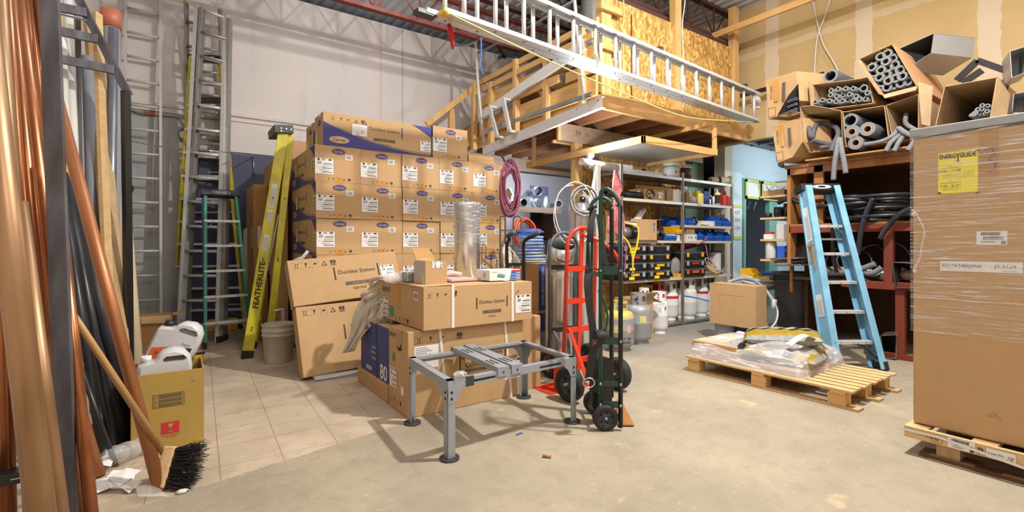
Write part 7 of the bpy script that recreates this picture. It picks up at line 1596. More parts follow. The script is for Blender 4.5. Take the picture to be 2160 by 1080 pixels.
def cyl_text(m, q, r, s, z, h, mt, ang0, fill=1.0, bold=.02):
    # lettering wrapped round a cylinder, centred on angle ang0
    vs, fs, W_, H_ = text_geo(s, 0, bold); k = h/H_
    m.add([q+Vector((math.cos(ang0+v.x*k*fill/r)*(r+.0015), math.sin(ang0+v.x*k*fill/r)*(r+.0015), z+v.y*k)) for v in vs], fs, mt)
def patch(m, q, r, a0, a1, z0, z1, mt, n=6):
    for i in range(n):
        x0_, x1_ = a0+(a1-a0)*i/n, a0+(a1-a0)*(i+1)/n; m.add([q+Vector((math.cos(x_)*(r+.001), math.sin(x_)*(r+.001), zz_)) for x_, zz_ in ((x0_, z0), (x1_, z0), (x1_, z1), (x0_, z1))], [(0, 1, 2, 3)], mt)
ca = math.atan2(-1, -1.0)  # angle facing the camera
def t1(T, q, r):
    a_ = math.atan2(-q.y, -q.x); m = MB('print_black'); cyl_text(m, q, r*1.0, 'RECOVERY OF', .155, .028, 'print_black', a_-.0, 1.15); cyl_text(m, q, r, 'REFRIGERANT SERVICES', .115, .026, 'print_black', a_, .75); obj('lettering', m, T)
    m = MB('label_white'); patch(m, q, r, a_-.7, a_-.05, .22, .30, 'label_yellowed'); patch(m, q, r, a_+.55, a_+.85, .22, .30, 'pink_sheet'); obj('stickers', m, T)
q1 = G(1318, 742)+Vector((.02, .10, 0)); q1.z = 0
tank('grey recovery cylinder with paint-splashed yellow shoulder and black stencil, nearest the green hand truck', q1, .165, .42, 'tank_grey', top='tank_yellow', ch=.12, cr=.55, txt=t1)
def t2(T, q, r): a_ = math.atan2(-q.y, -q.x); m = MB('label_yellowed'); patch(m, q, r, a_+.1, a_+.6, .27, .35, 'label_yellowed'); obj('stickers', m, T)
q2 = G(1352, 727)+Vector((.05, .08, 0)); q2.z = 0
tank('plain grey recovery cylinder behind the yellow-shouldered one', q2, .158, .44, 'tank_grey', ch=.15, cr=.6, txt=t2)
def t4(T, q, r):
    a_ = math.atan2(-q.y, -q.x); m = MB('label_white'); patch(m, q, r, a_-.2, a_+.75, .28, .42, 'paper_white'); cyl_text(m, q, r+.001, 'NON-FLAMMABLE', .405, .010, 'red_print', a_+.25, .9); cyl_text(m, q, r+.001, 'R-410A refrigerant', .375, .008, 'ink_grey', a_+.25)
    for k in range(5): patch(m, q, r+.0012, a_-.1, a_+.3, .295+k*.014, .299+k*.014, 'ink_grey')
    patch(m, q, r+.0015, a_+.65, a_+.85, .32, .37, 'teal_cyl', 2); obj('label', m, T)
q4 = G(1390, 702); q4.z = 0
tank('white refrigerant cylinder with red valve standing alone on the floor at the shelving corner', q4, .118, .42, 'tank_white', ch=.12, cr=.82, txt=t4)
q3 = G(1361, 708)+Vector((.12, .12, 0)); q3.z = 0
def t3(T, q, r): a_ = math.atan2(-q.y, -q.x); m = MB('teal_cyl'); patch(m, q, r, a_-1.2, a_+1.2, .40, .43, 'teal_cyl', 10); cyl_text(m, q, r, 'R-22', .36, .03, 'teal_cyl', a_+.4); obj('label', m, T)
tank('slim white cylinder with green lettering, half hidden between the grey and white ones', q3, .085, .46, 'tank_white', ch=.13, cr=.8, txt=t3)
zb = .052
for lb, px, y, r, h, mt, col_, st in (
    ('white cylinder with a red band directly behind the lone white one, on the bottom shelf', 1412, 4.62, .13, .40, 'tank_white', .17, ('red_print', .33, .37)),
    ('white cylinder just right of the middle upright on the bottom shelf', 1452, 4.55, .125, .44, 'tank_white', .16, None),
    ('white cylinder directly behind the middle upright of the shelving', 1434, 4.66, .12, .43, 'tank_white', .16, None),
    ('white cylinder with a broad red band near the plain front carton', 1478, 4.60, .115, .44, 'tank_white', .17, ('red_print', .36, .40)),
    ('grey cylinder with yellow top between two white ones on the bottom shelf', 1465, 4.70, .09, .36, 'tank_grey', .13, None),
    ('white cylinder at the right end, partly hidden by the plain carton', 1498, 4.62, .10, .38, 'tank_white', .10, None),
    ('orange-topped cylinder at the back of the bottom shelf', 1388, 4.72, .12, .40, 'orange_plastic', .16, None),
    ('yellow-topped cylinder at the back left of the bottom shelf', 1362, 4.70, .12, .38, 'tank_yellow', .14, None)):
    q = ZP(px, y, zb); s_ = (st[0], st[1], st[2]) if st else None
    tank(lb, q, r, h, mt, top='tank_yellow' if 'yellow top' in lb else None, ch=col_, cr=.8, stripe=s_)
cardbox('open_carton', 'open brown carton with spread flaps behind the grey cylinders', 4.62, 5.0, 4.0, 4.3, 0, .52, 'cardboard', open_=True, flaps=(((4.62, 4.0, .52), (5.0, 4.0, .52), (4.98, 3.90, .60), (4.64, 3.90, .60)), ((5.0, 4.0, .52), (5.0, 4.3, .52), (5.2, 4.25, .44), (5.2, 4.0, .44))))
m = MB('cord_blue'); P_ = [D(1436, 623, 7.05), D(1465, 628, 6.95), D(1496, 635, 6.9)]; ribbon(m, P_, .02, 'cord_blue', (0, 0, 1)); one('blue_strap', m, 'blue strap stretched across the cylinders from the middle upright', 'strap', P_[0])
# ================================================================== big wrapped carton on its pallet, right foreground
BX, BY0, BY1, BZ0, BZ1 = 3.5, -.55, .952, .168, 1.812
T = thing('heat_pump_carton', 'huge tan carton in stretch film with a yellow energy label, on a wooden pallet', 'box', (BX, .9, BZ0))
m = MB('cardboard'); m.bx(BX, BX+1.0, BY0, BY1, BZ0, BZ1); obj('body', m, T, .012)
BF = frame((BX-.001, BY1, 0), (0, -1, 0), (0, 0, 1))
def bp(px, py): v = PX(px, py, BX); return (BY1-v.y, v.z)
def brect(m, a, b, mt, z=E_): (x0, y1), (x1, y0) = bp(*a), bp(*b); y1 = bp(a[0], a[1])[1]; m.rect(x0, x1, y0, y1, mt, z); return x0, x1, y0, y1
m = MB('label_yellow'); m.push(BF); x0, x1, y0, y1 = brect(m, (1979, 324), (2063, 404), 'label_yellow'); W_, H_ = x1-x0, y1-y0; z = 2*E_
m.text('ENERGYGUIDE', w=W_*.93, h=H_*.12, m='print_black', at=(x0+W_*.5, y1-H_*.10), z=z, bold=.04)
m.rect(x0+W_*.50, x0+W_*.53, y1-H_*.24, y1-H_*.08, 'print_black', z); m.add([(x0+W_*.46, y1-H_*.22, z), (x0+W_*.57, y1-H_*.22, z), (x0+W_*.515, y1-H_*.28, z)], [(2, 1, 0)], 'print_black')
for y, t, h in ((.33, 'Cooling', .03), (.38, 'Efficiency Rating (SEER2)', .03), (.45, '14.30 - 17.00', .055), (.70, 'Heating', .03), (.75, 'Efficiency Rating (HSPF2)', .03), (.82, '7.50 - 8.10', .055)):
    m.text(t, h=H_*h, m='print_black' if 'ing' not in t else 'print_grey', at=(x0+W_*.30, y1-H_*y), z=z)
for y in (.52, .56, .60, .88, .92): m.rect(x0+W_*.12, x0+W_*.52, y1-H_*y, y1-H_*y+.0015, 'print_grey', z)
for y in range(5): m.rect(x0+W_*.62, x0+W_*.92, y1-H_*(.50+y*.035), y1-H_*(.495+y*.035), 'print_grey', z)
m.rect(x0+W_*.565, x0+W_*.57, y0+H_*.05, y1-H_*.3, 'print_grey', z); m.pop(); obj('energy_label', m, T)
m = MB('label_white'); m.push(BF); x0, x1, y0, y1 = brect(m, (2060, 488), (2125, 517), 'label_white'); W_, H_ = x1-x0, y1-y0
barcode(m, x0+W_*.15, x0+W_*.78, y0+H_*.68, y0+H_*.92, 'print_black', z, 24, 4); barcode(m, x0+W_*.22, x0+W_*.88, y0+H_*.38, y0+H_*.60, 'print_black', z, 24, 6); m.rect(x0+W_*.15, x0+W_*.62, y0+H_*.18, y0+H_*.26, 'ink_grey', z); m.rect(x0+W_*.80, x0+W_*.96, y0+H_*.08, y0+H_*.28, 'print_black', z); m.text('EN', h=H_*.14, m='label_white', at=(x0+W_*.88, y0+H_*.18), z=3*E_)
m.pop(); obj('barcode_label', m, T)
m = MB('label_white'); m.push(BF); x0, x1, y0, y1 = brect(m, (1983, 550), (2158, 577), 'label_white'); W_, H_ = x1-x0, y1-y0
m.text('RD17AZ48AJ3NA', w=W_*.50, h=H_*.42, m='print_grey', at=(x0+W_*.28, y0+H_*.5), z=z); m.text('JT 5124', w=W_*.25, h=H_*.42, m='print_grey', at=(x0+W_*.80, y0+H_*.55), z=z); m.text('MADE IN CHINA', w=W_*.16, m='ink_grey', at=(x0+W_*.85, y0+H_*.15), z=z)
m.pop(); obj('model_label', m, T)
m = MB('cardboard_dark'); m.push(BF); brect(m, (2066, 262), (2107, 372), 'cardboard_dark', .4*E_)
P_ = [bp(*p) for p in ((2077, 318), (2092, 312), (2098, 325), (2086, 336), (2100, 345), (2096, 358), (2078, 364))]; m.tube(spline([(p[0], p[1], .003) for p in P_], 5), .0016, 4, 'cord_blue')
for a, b in (((2060, 316), (2066, 318)), ((1979, 406), (1985, 409)), ((2058, 406), (2066, 408))): brect(m, a, b, 'print_black')
x0, y0_ = bp(2096, 880); m.add([(x0-.03, y0_, E_), (x0, y0_+.004, .004), (x0+.035, y0_-.006, E_), (x0, y0_+.02, .006)], [(0, 1, 3), (1, 2, 3)], 'cardboard_worn'); m.pop(); obj('tape_and_marks', m, T)
m = MB('hose_white'); 
m.slab((BX-.02, BY0, BZ1+.004), (BX-.02, BY1+.01, BZ1+.004), (BX+1.0, BY1+.01, BZ1+.004), (BX+1.0, BY0, BZ1+.004), -.045, 'galvanized_dull'); obj('foam_lid', m, T, .004, label='silvery grey foam lid on top')
m = MB('stretch_film'); g = .008
m.quad((BX-g, BY1+g, .70), (BX-g, BY0, .70), (BX-g-.012, BY0, BZ1+.05), (BX-g-.012, BY1+g, BZ1+.05)); m.quad((BX-g, BY1+g, .70), (BX-g-.01, BY1+g, BZ1+.05), (BX+1, BY1+g, BZ1+.05), (BX+1, BY1+g, .70))
m.quad((BX-g, BY1+g, BZ1+.052), (BX-g, BY0, BZ1+.052), (BX+1, BY0, BZ1+.052), (BX+1, BY1+g, BZ1+.052)); fw = obj('stretch_wrap', m, T)
m = MB('plastic_wrap_grey'); rnd = random.Random(8)
m.tube(spline([bp3 for bp3 in [PX(x_, y_, BX-.02) for x_, y_ in ((1923, 442), (1932, 450), (1942, 468), (1950, 490), (1944, 520), (1940, 545), (1932, 560), (1926, 572))]], 5), [.002+.003*abs(math.sin(k*.9)) for k in range(36)], 6, 'film')
m.ball(PX(1927, 452, BX-.015), .014, 'film', 7); m.ball(PX(1930, 572, BX-.015), .012, 'film', 7); obj('wrap_tail', m, T)
# pallet
PXX = 3.43; q0, q1 = PX(1907, 890, PXX), PX(1907, 933, PXX)
T = thing('wooden_pallet', 'wooden pallet with a strapped stencilled board under the huge wrapped carton', 'pallet', (PXX, q0.y, 0))
zt, zb_ = .163, .098; ye = q0.y
m = MB('wood_raw'); m.bx(PXX, PXX+.025, BY0-.2, ye, zb_, zt); sb = obj('side_board', m, T, .003)
m = MB('wood_raw'); 
for k in range(6):
    y_ = ye-.10-k*.28; m.bx(PXX+.025, PXX+1.15, y_, y_+.10, .142, .163) if k == 0 else None
obj('deck_slat', m, T, .002)
for k in range(1, 6): m = MB('wood_raw'); y_ = ye-.10-k*.28; m.bx(PXX+.025, PXX+1.15, y_, y_+.10, .142, .163); obj('deck_slat', m, T, .002)
for k, yb in enumerate((ye-.13, ye-.75, ye-1.35)):
    for xb in (PXX+.05, PXX+.55, PXX+1.0): m = MB('wood_plank'); m.bx(xb, xb+.10, yb-.10, yb, .022, .12); obj('block', m, T, .003)
for xb in (PXX+.03, PXX+.54, PXX+1.0): m = MB('wood_dark'); m.bx(xb, xb+.12, ye-1.6, ye-.06, 0, .022); obj('bottom_runner', m, T)
SF = frame((PXX-.0012, ye, 0), (0, -1, 0), (0, 0, 1))
def sp_(px, py): v = PX(px, py, PXX); return (ye-v.y, v.z)
m = MB('print_grey'); m.push(SF)
x0 = sp_(1950, 910)[0]; 
for k in range(3): m.text('BOB', h=.012, m='print_grey', at=(x0+.02*k, .135-.003*k), z=E_)
x0, x1 = sp_(1966, 920)[0], sp_(1988, 930)[0]; m.rect(x0, x1, .148, .1495, 'print_grey', E_); m.rect(x0, x1, .108, .1095, 'print_grey', E_); m.rect(x0, x0+.0015, .108, .149, 'print_grey', E_); m.rect(x1-.0015, x1, .108, .149, 'print_grey', E_)
for i, t in enumerate(('NZL', '020', 'HT')): m.text(t, h=.009, m='print_grey', at=((x0+x1)/2, .141-i*.012), z=E_)
x0 = sp_(2071, 955)[0]; m.text('R', h=.035, m='print_grey', at=(x0, .125), z=E_, bold=.02); m.pop(); obj('stencil', m, sb)
m = MB('label_white'); m.push(SF); x0, x1 = sp_(1999, 935)[0], sp_(2057, 950)[0]; m.rect(x0, x1, .103, .158, 'label_white', E_); W_ = x1-x0
barcode(m, x0+W_*.15, x0+W_*.80, .139, .154, 'print_black', z, 24, 9); barcode(m, x0+W_*.25, x0+W_*.95, .121, .135, 'print_black', z, 24, 10); m.rect(x0+W_*.15, x0+W_*.6, .110, .114, 'ink_grey', z); m.rect(x0+W_*.82, x0+W_*.97, .105, .116, 'print_black', z)
x0, x1 = sp_(2081, 960)[0], sp_(2143, 985)[0]; m.rect(x0, x1, .103, .150, 'label_white', E_); m.text('Case No:', w=(x1-x0)*.55, m='print_black', at=(x0+(x1-x0)*.34, .128), z=z); m.text('78', h=.018, m='print_grey', at=(x0+(x1-x0)*.82, .122), z=z, shear=.3); m.pop(); obj('shipping_label', m, sb)
m = MB('strap_white'); m.push(SF); m.add([(0, .148, .003), (.16, .150, .004), (.16, .135, .004), (0, .132, .003)], [(3, 2, 1, 0)]); m.add([(.16, .150, .004), (.55, .095, .004), (.55, .08, .004), (.16, .135, .004)], [(3, 2, 1, 0)]); m.pop(); m.bx(PXX, PXX+.3, ye+.0005, ye+.003, .132, .148); obj('strap', m, T)

# ================================================================== low pallet with wrapped sacks
lx0, lx1, ly0, ly1 = 3.97, 4.86, 1.42, 2.80
T = thing('wooden_pallet', 'low pale pallet on the concrete carrying film-wrapped sacks', 'pallet', ((lx0+lx1)/2, 2.1, 0))
for k in range(9): m = MB('wood_raw'); x_ = lx0+k*.1; m.bx(x_, x_+.070, ly0+.008*(k % 2), ly1, .125, .143); obj('deck_slat', m, T, .002)
for y_ in (ly0+.05, (ly0+ly1)/2-.05, ly1-.14): m = MB('wood_raw'); m.bx(lx0, lx1, y_, y_+.10, .107, .125); obj('cross_board', m, T, .002)
for x_ in (lx0+.01, (lx0+lx1)/2-.05, lx1-.11):
    for y_ in (ly0+.05, (ly0+ly1)/2-.06, ly1-.14): m = MB('wood_pine'); m.bx(x_, x_+.10, y_, y_+.12, .02, .107); obj('block', m, T, .003)
    m = MB('wood_plank'); m.bx(x_, x_+.10, ly0-.03, ly1+.02, 0, .02); obj('bottom_runner', m, T, .002)
lz = .143
m = MB('wood_grey'); m.bx(4.02, 4.80, 1.80, 2.76, lz, lz+.045); one('grey_board', m, 'flat grey board under the wrapped sacks on the low pallet', 'board', (4.4, 2.2, lz), bevel=.004)
m = MB('cardboard'); m.bx(4.03, 4.6, 2.33, 2.77, lz+.045, lz+.15); one('flat_carton', m, 'flat tan carton under the film at the far left of the low pallet', 'box', (4.3, 2.5, lz+.045), bevel=.008)
def sack(lb, c, L_, W_, H_, rz, tilt=0, txt=False, bands=True):
    nu, nv = 30, 18; F = Matrix.Translation(c) @ Matrix.Rotation(rz, 4, 'Z') @ Matrix.Rotation(tilt, 4, 'Y'); m = MB('bag_grey'); m.push(F); rnd = random.Random(int(c[0]*100)); ph = rnd.uniform(0, 6)
    for s in (1, -1):
        vs = []
        for i in range(nu+1):
            for j in range(nv+1):
                u, v = -1+2*i/nu, -1+2*j/nv; k = max(0, (1-abs(u)**4))*max(0, (1-abs(v)**3.4)); h = (k**.42)*H_/2
                h += k*.006*math.sin(u*17+ph+v*3)+k*.004*math.sin(v*23+u*5)
                vs.append((u*L_/2*(1-.03*v*v), v*W_/2*(1-.04*u*u), s*h))
        for i in range(nu):
            for j in range(nv):
                f = [i*(nv+1)+j, (i+1)*(nv+1)+j, (i+1)*(nv+1)+j+1, i*(nv+1)+j+1]; v = (j+.5)/nv; u_ = (i+.5)/nu
                mt = 'bag_grey'
                if bands and s > 0: mt = 'bag_yellow' if v < .46 else ('black_gloss' if v < .60 else ('bag_yellow' if v < .66 and u_ > .2 else 'bag_grey'))
                if bands and v < .06: mt = 'bag_grey'
                m.add([vs[x_] for x_ in f], [(0, 1, 2, 3)] if s > 0 else [(3, 2, 1, 0)], mt, True)
    if txt: m.push(Matrix.Translation((.02, W_*.04, H_*.51)) @ Matrix.Rotation(PI, 4, 'Z')); m.text('Dominator', w=L_*.42, m='label_white', bold=.02); m.pop()
    m.pop(); return one('cement_sack', m, lb, 'sack', c, 'sacks on the low pallet')
sack('grey and yellow sack on the lower layer, right end of the low pallet', (4.42, 1.98, lz+.105), .62, .40, .12, math.radians(8), bands=True)
sack('yellow-grey sack on the lower layer under the top sack', (4.38, 2.32, lz+.125), .66, .42, .11, math.radians(4))
sack('bulging top sack with a yellow panel and black lettered stripe', (4.40, 2.12, lz+.24), .60, .42, .13, math.radians(-62), math.radians(-3), True)
m = MB('stretch_film_pallet')
def drape(u, v):
    x_ = 4.0+.82*u; y_ = 1.77+1.02*v
    hu = min(1, min(u, 1-u)*22); hv = min(1, min(v, 1-v)*22); e = (hu*hv)**.5
    z_ = lz+.005+e*(.13+.02*math.sin(v*9))+.16*math.exp(-((u-.45)/.33)**2-((v-.38)/.24)**2)*e+.01*math.sin(u*31+v*17)*e
    return (x_-(.02 if u == 0 else 0), y_, z_)
nu, nv = 34, 40; vs = [drape(i/nu, j/nv) for i in range(nu+1) for j in range(nv+1)]
m.add(vs, [(i*(nv+1)+j, (i+1)*(nv+1)+j, (i+1)*(nv+1)+j+1, i*(nv+1)+j+1) for i in range(nu) for j in range(nv)], smooth=True)
one('stretch_wrap', m, 'shiny crinkled stretch film pulled over the sacks on the low pallet', 'film', (4.4, 2.2, lz))
m = MB('bag_paper'); ribbon(m, [(4.10, 1.92, lz+.24), (4.22, 1.86, lz+.31), (4.36, 1.84, lz+.27), (4.5, 1.80, lz+.17)], .05, 'bag_paper', (.1, 1, .2)); one('torn_film', m, 'torn white sack sleeve over the right side of the sacks', 'film', (4.2, 1.9, lz+.3))

# ================================================================== carton on spools, rubbish bin, side table
T = thing('plain_carton', 'plain tan carton standing on wire spools in front of the shelving', 'box', (5.6, 3.2, .2))
m = MB('cardboard'); m.bx(5.55, 5.80, 2.97, 3.56, .205, .70); m.slab((5.55, 2.97, .70), (5.80, 2.97, .70), (5.79, 3.56, .712), (5.55, 3.56, .705), .004); obj('body', m, T, .006)
m = MB('cardboard_dark'); m.push(frame((5.549, 3.56, .2), (0, -1, 0), (0, 0, 1))); m.rect(.13, .45, .375, .378, 'cardboard_dark', E_); m.rect(.13, .133, .22, .378, 'cardboard_dark', E_); m.pop(); obj('print', m, T)
for i, (px, t, mt, lb) in enumerate(((1533, 6.12, 'hose_grey', 'spool of grey wire under the left end of the plain carton'), (1578, 5.92, 'black_plastic', 'spool of dark wire under the right end of the plain carton'))):
    q = D(px, 700, t); q.z = 0; T = thing('wire_spool', lb, 'spool', q, 'wire spools under the plain carton'); m = MB(mt); m.lathe([(.13, .015)]+[(.135+.012*(k % 2), .02+.011*k) for k in range(16)]+[(.13, .19)], q, 24, mt); obj('wire', m, T)
    m = MB('wood_raw'); m.cyl(q, q+Vector((0, 0, .014)), .165, n=26); m.cyl(q+Vector((0, 0, .189)), q+Vector((0, 0, .203)), .165, n=26); obj('flange', m, T)
q = D(1680, 700, 6.45); q.z = 0; T = thing('rubbish_bin', 'big black round rubbish bin beside the blue stepladder', 'bin', q)
m = MB('grey_bin_dark'); m.lathe([(.001, .01), (.21, 0), (.225, .02), (.245, .50), (.262, .505), (.262, .52), (.247, .525), (.262, .70), (.285, .705), (.285, .72), (.265, .725), (.268, .79), (.290, .80), (.290, .825), (.278, .828), (.255, .5), (.22, .04), (.001, .04)], q, 44); obj('body', m, T)
m = MB('grey_bin_dark'); 
for a in (2.3, 5.5): m.box(q+Vector((math.cos(a)*.29, math.sin(a)*.29, .74)), (.06, .06, .05))
obj('handle', m, T, .01)
T = thing('side_table', 'low cluttered side table left of the rubbish bin', 'table', (6.9, 3.6, 0))
m = MB('white_metal_dirty'); m.bx(6.50, 7.35, 3.42, 3.95, .56, .60); obj('top', m, T)
for x_ in (6.52, 7.3):
    for y_ in (3.44, 3.9): m = MB('wood_dark'); m.bx(x_, x_+.04, y_, y_+.04, 0, .56); obj('leg', m, T)
cardbox('small_carton', 'small brown carton lying under the side table', 6.45, 6.8, 3.5, 3.8, .10, .20, 'cardboard_dark')
m = MB('canvas'); m.bx(6.55, 6.95, 3.45, 3.75, 0, .10); one('beige_box', m, 'flat beige box on the floor under the side table', 'box', (6.6, 3.5, 0), bevel=.01)
for i, (px, py, y_, lb) in enumerate(((1582, 582, 3.78, 'yellow open bin upside on the tubing, left one on the side table'), (1617, 600, 3.45, 'yellow open bin at the front of the side table'))):
    q = D(px, py, 7.05 if i == 0 else 6.9); bin_(lb, q.x-.09, max(.601, q.z-.03), .20, .14, .2, mt='yellow_plastic', y=q.y-.1, grp='bins on the side table')
q = D(1635, 575, 7.2); m = MB('blue_plastic'); m.bx(q.x-.28, q.x+.25, q.y-.1, q.y+.15, .70, .79); one('blue_tray', m, 'long blue plastic tray behind the rubbish bin on the side table', 'tray', (q.x, q.y, .7), bevel=.008)
m = MB('wood_dark'); m.bx(q.x-.25, q.x+.22, q.y-.05, q.y+.12, .60, .70); one('wooden_crate', m, 'dark crate carrying the blue tray on the side table', 'crate', (q.x, q.y, .6))
coil_('tubing_coil', 'clear plastic tubing coiled on the side table', 'tubing', D(1600, 590, 6.95), .24, .012, 6, (.05, -.15, 1), 'hose_white', jit=.12, sp=.10, seed=4)
m = MB('hose_grey'); P_ = [D(1535, 596, 6.3), D(1560, 588, 6.35), D(1590, 592, 6.4), D(1615, 612, 6.35), D(1632, 636, 6.25)]; m.tube(spline(P_, 8), .022, 10); one('grey_conduit', m, 'thick grey flexible conduit arching over the plain carton', 'conduit', P_[0])
m = MB('hose_white'); P_ = [D(1632, 632, 6.2), D(1640, 655, 6.1), D(1638, 675, 5.9), D(1628, 690, 5.7), D(1618, 696, 5.5)]; m.tube(spline(P_, 8), .012, 8); m.cyl(D(1634, 632, 6.2), D(1632, 652, 6.18), .03, n=12, m='label_white'); one('white_hose', m, 'white hose dropping beside the rubbish bin to the low pallet', 'hose', P_[0])

# ================================================================== red and timber pipe rack on the right
RX = 6.15
T = thing('storage_rack', 'deep red-painted and timber rack on the right, insulation cartons on its roof', 'rack', (6.8, 1.8, 0))
m = MB('wood_orange'); m.bx(RX-.02, 7.58, .3, 2.92, 2.12, 2.16); obj('roof_board', m, T)
m = MB('wood_orange'); m.bx(RX, RX+.42, 2.86, 2.90, .95, 2.12); obj('end_panel', m, T, .003)
m = MB('wood_orange'); m.bx(RX, RX+.04, 2.50, 2.60, 1.44, 2.12); m.bx(RX+.0, RX+.05, .3, 2.9, 2.04, 2.12); obj('post', m, T, .003)
m = MB('red_wood'); m.bx(RX+.22, RX+.26, 2.84, 2.86, 1.0, 2.0); obj('red_strip', m, T)
m = MB('wood_dark'); m.bx(7.50, 7.58, .3, 2.9, 0, 2.12); m.bx(6.6, 7.5, 2.86, 2.9, 0, 2.12); obj('back_panel', m, T)
for z0, z1, mt, y1_ in ((1.335, 1.415, 'red_wood', 2.88), (1.415, 1.44, 'wood_orange', 2.88), (.72, .80, 'red_wood', 2.32), (0, .06, 'red_wood', 2.1)):
    m = MB(mt); m.bx(RX, RX+.05, .3, y1_, z0, z1); obj('beam', m, T, .004)
for z in (1.42, .80): m = MB('wood_dark'); m.bx(RX+.05, 7.5, .3, 2.86, z-.03, z); obj('shelf_board', m, T)
for y_, z0, z1 in ((1.84, .80, 1.335), (1.74, .06, .72), (.4, 0, 2.04)): m = MB('red_wood'); m.bx(RX, RX+.07, y_, y_+.08, z0, z1); obj('upright', m, T, .004)
m = MB('black_rubber'); rnd = random.Random(12)
for k in range(15):
    loops(m, (6.50+rnd.uniform(-.1, .2), 2.1+rnd.uniform(-.35, .35), 1.48+k*.018), .34+rnd.uniform(-.08, .1), .022, 1, (rnd.uniform(-.1, .1), rnd.uniform(-.1, .1), 1), 'pipe_black', jit=.2, seed=k, sq=1.0)
one('hose_heap', m, 'big heap of black pipe insulation coils on the upper rack shelf', 'insulation hose', (6.5, 2.1, 1.44))
for i, (pts, lb) in enumerate((([(1842, 418), (1828, 448), (1818, 480), (1812, 515), (1809, 538)], 'black insulation tube hanging down in front of the red beam, centre'), ([(1925, 438), (1900, 450), (1880, 468), (1865, 488), (1856, 504)], 'black insulation tube curving down near the wrapped carton'), ([(1757, 470), (1756, 510), (1758, 545), (1765, 575)], 'thin black tube hanging behind the blue stepladder'))):
    m = MB('pipe_black'); P_ = [PX(a_, b_, 6.05) for a_, b_ in pts]; m.tube(spline(P_, 6), .027 if i < 2 else .02, 10); one('insulation_tube', m, lb, 'insulation tube', P_[0], 'tubes hanging from the rack')
m = MB('label_white'); rnd = random.Random(3)
for k in range(9): m.ball((6.32+.05*(k % 2), 2.55-.10*k, .80+.06+rnd.uniform(0, .05)), .09, ('label_white', 'hose_white', 'cardboard_worn')[k % 3], 8, (.8, 1, .7))
one('scrap_bags', m, 'pale bags and paper heaped on the lower rack shelf', 'bags', (6.3, 2.2, .8))
m = MB('black_rubber')
for k in range(4): loops(m, (6.28, 2.35-.12*k, 1.0), .15+.03*k, .014, 1, (-.8, -.3, .3), 'pipe_black', jit=.15, seed=k+40)
m.tube(spline([(6.2, 2.2, .93), (6.18, 2.05, .88), (6.2, 1.95, .95)], 5), .03, 8, 'foam_grey'); m.tube(spline([(6.2, 2.45, .86), (6.16, 2.2, .90), (6.18, 2.0, .99)], 5), .03, 8, 'foam_grey'); one('hose_tangle', m, 'tangle of black hoses over the pale bags on the lower shelf', 'hose', (6.2, 2.2, .9))
def duct_open(lb, nm, corners, dvec, mt='galvanized_dull', t=.004, inner='steel_dark', cat='duct', grp=None, back=True):
    c = [Vector(v) for v in corners]; d = Vector(dvec); ctr = sum(c, Vector((0, 0, 0)))/4; T = thing(nm, lb, cat, c[3], grp); m = MB(mt)
    for i in range(4):
        a, b = c[i], c[(i+1) % 4]; n = (b-a).cross(d).normalized(); n = n if n.dot(ctr-a) > 0 else -n; o_ = n*t
        m.add([a, b, b+d, a+d, a+o_, b+o_, b+d+o_, a+d+o_], [(0, 1, 2, 3), (0, 4, 5, 1), (3, 2, 6, 7)], mt); m.add([a+o_, b+o_, b+d+o_, a+d+o_], [(3, 2, 1, 0)], inner)
    if back: m.add([v+d for v in c], [(0, 1, 2, 3)], inner)
    obj('body', m, T); return T
def rk(px, py, X=6.0): return PX(px, py, X)
duct_open('open galvanized box duct sitting on the lower red beam beside the wrapped carton', 'duct_box', (rk(1882, 553, 6.1), rk(1945, 556, 6.1), rk(1945, 609, 6.1), rk(1888, 607, 6.1)), (.35, .0, 0))
duct_open('bent shiny duct piece on the floor under the red rack', 'duct_box', (rk(1857, 708, 6.08), rk(1893, 706, 6.08), rk(1890, 757, 6.08), rk(1862, 756, 6.08)), (.30, .05, 0), 'galvanized')
m = MB('steel_dark'); m.slab(rk(1700, 484, 6.3), rk(1706, 545, 6.2), rk(1655, 545, 6.3), rk(1664, 482, 6.4), .004, 'black_gloss'); one('steel_sheet', m, 'dark reflective steel sheet leaning at the rack end above the bin', 'sheet', rk(1680, 545, 6.3))
for k, (a, b, y_) in enumerate(((1642, 1706, 560), (1648, 1712, 553), (1640, 1700, 546))):
    m = MB('galvanized' if k != 1 else 'steel_dark'); p0, p1 = rk(a, y_, 6.35), rk(b, y_-2, 6.25); m.bar(p0, p1, .25, .022); one('duct_sheet', m, 'stacked shiny sheet-metal piece over the bin, %s from the bottom' % ORD[k], 'sheet', p0, 'sheet metal stack')
# little shelves on the rack end
T = thing('end_shelves', 'four small timber shelves projecting from the end of the red rack', 'shelf', (6.5, 3.1, 0))
for z in (1.80, 1.52, 1.24, .98): m = MB('wood_raw'); m.bx(6.28, 7.3, 2.91, 3.30, z, z+.025); obj('shelf_board', m, T)
m = MB('wood_orange'); m.bx(6.30, 6.34, 2.905, 2.94, .6, 1.98); obj('post', m, T)
def es(px, z, y=None, X=6.40): v = PX(px, 500, X); v.z = z; return v
v = es(1648, 1.825); m = MB('film'); m.bx(6.4, 6.8, 2.95, 3.15, 1.825, 2.0, 'plastic_wrap_grey'); m.bx(6.38, 6.82, 2.93, 3.17, 2.0, 2.015, 'tape_yellow'); one('storage_box', m, 'clear box with a yellow lid on the top end shelf', 'box', (6.5, 3.0, 1.83), bevel=.008)
v = es(1622, 1.825); m = MB('cardboard_worn'); m.bx(6.33, 6.62, 3.02, 3.29, 1.826, 1.90); 
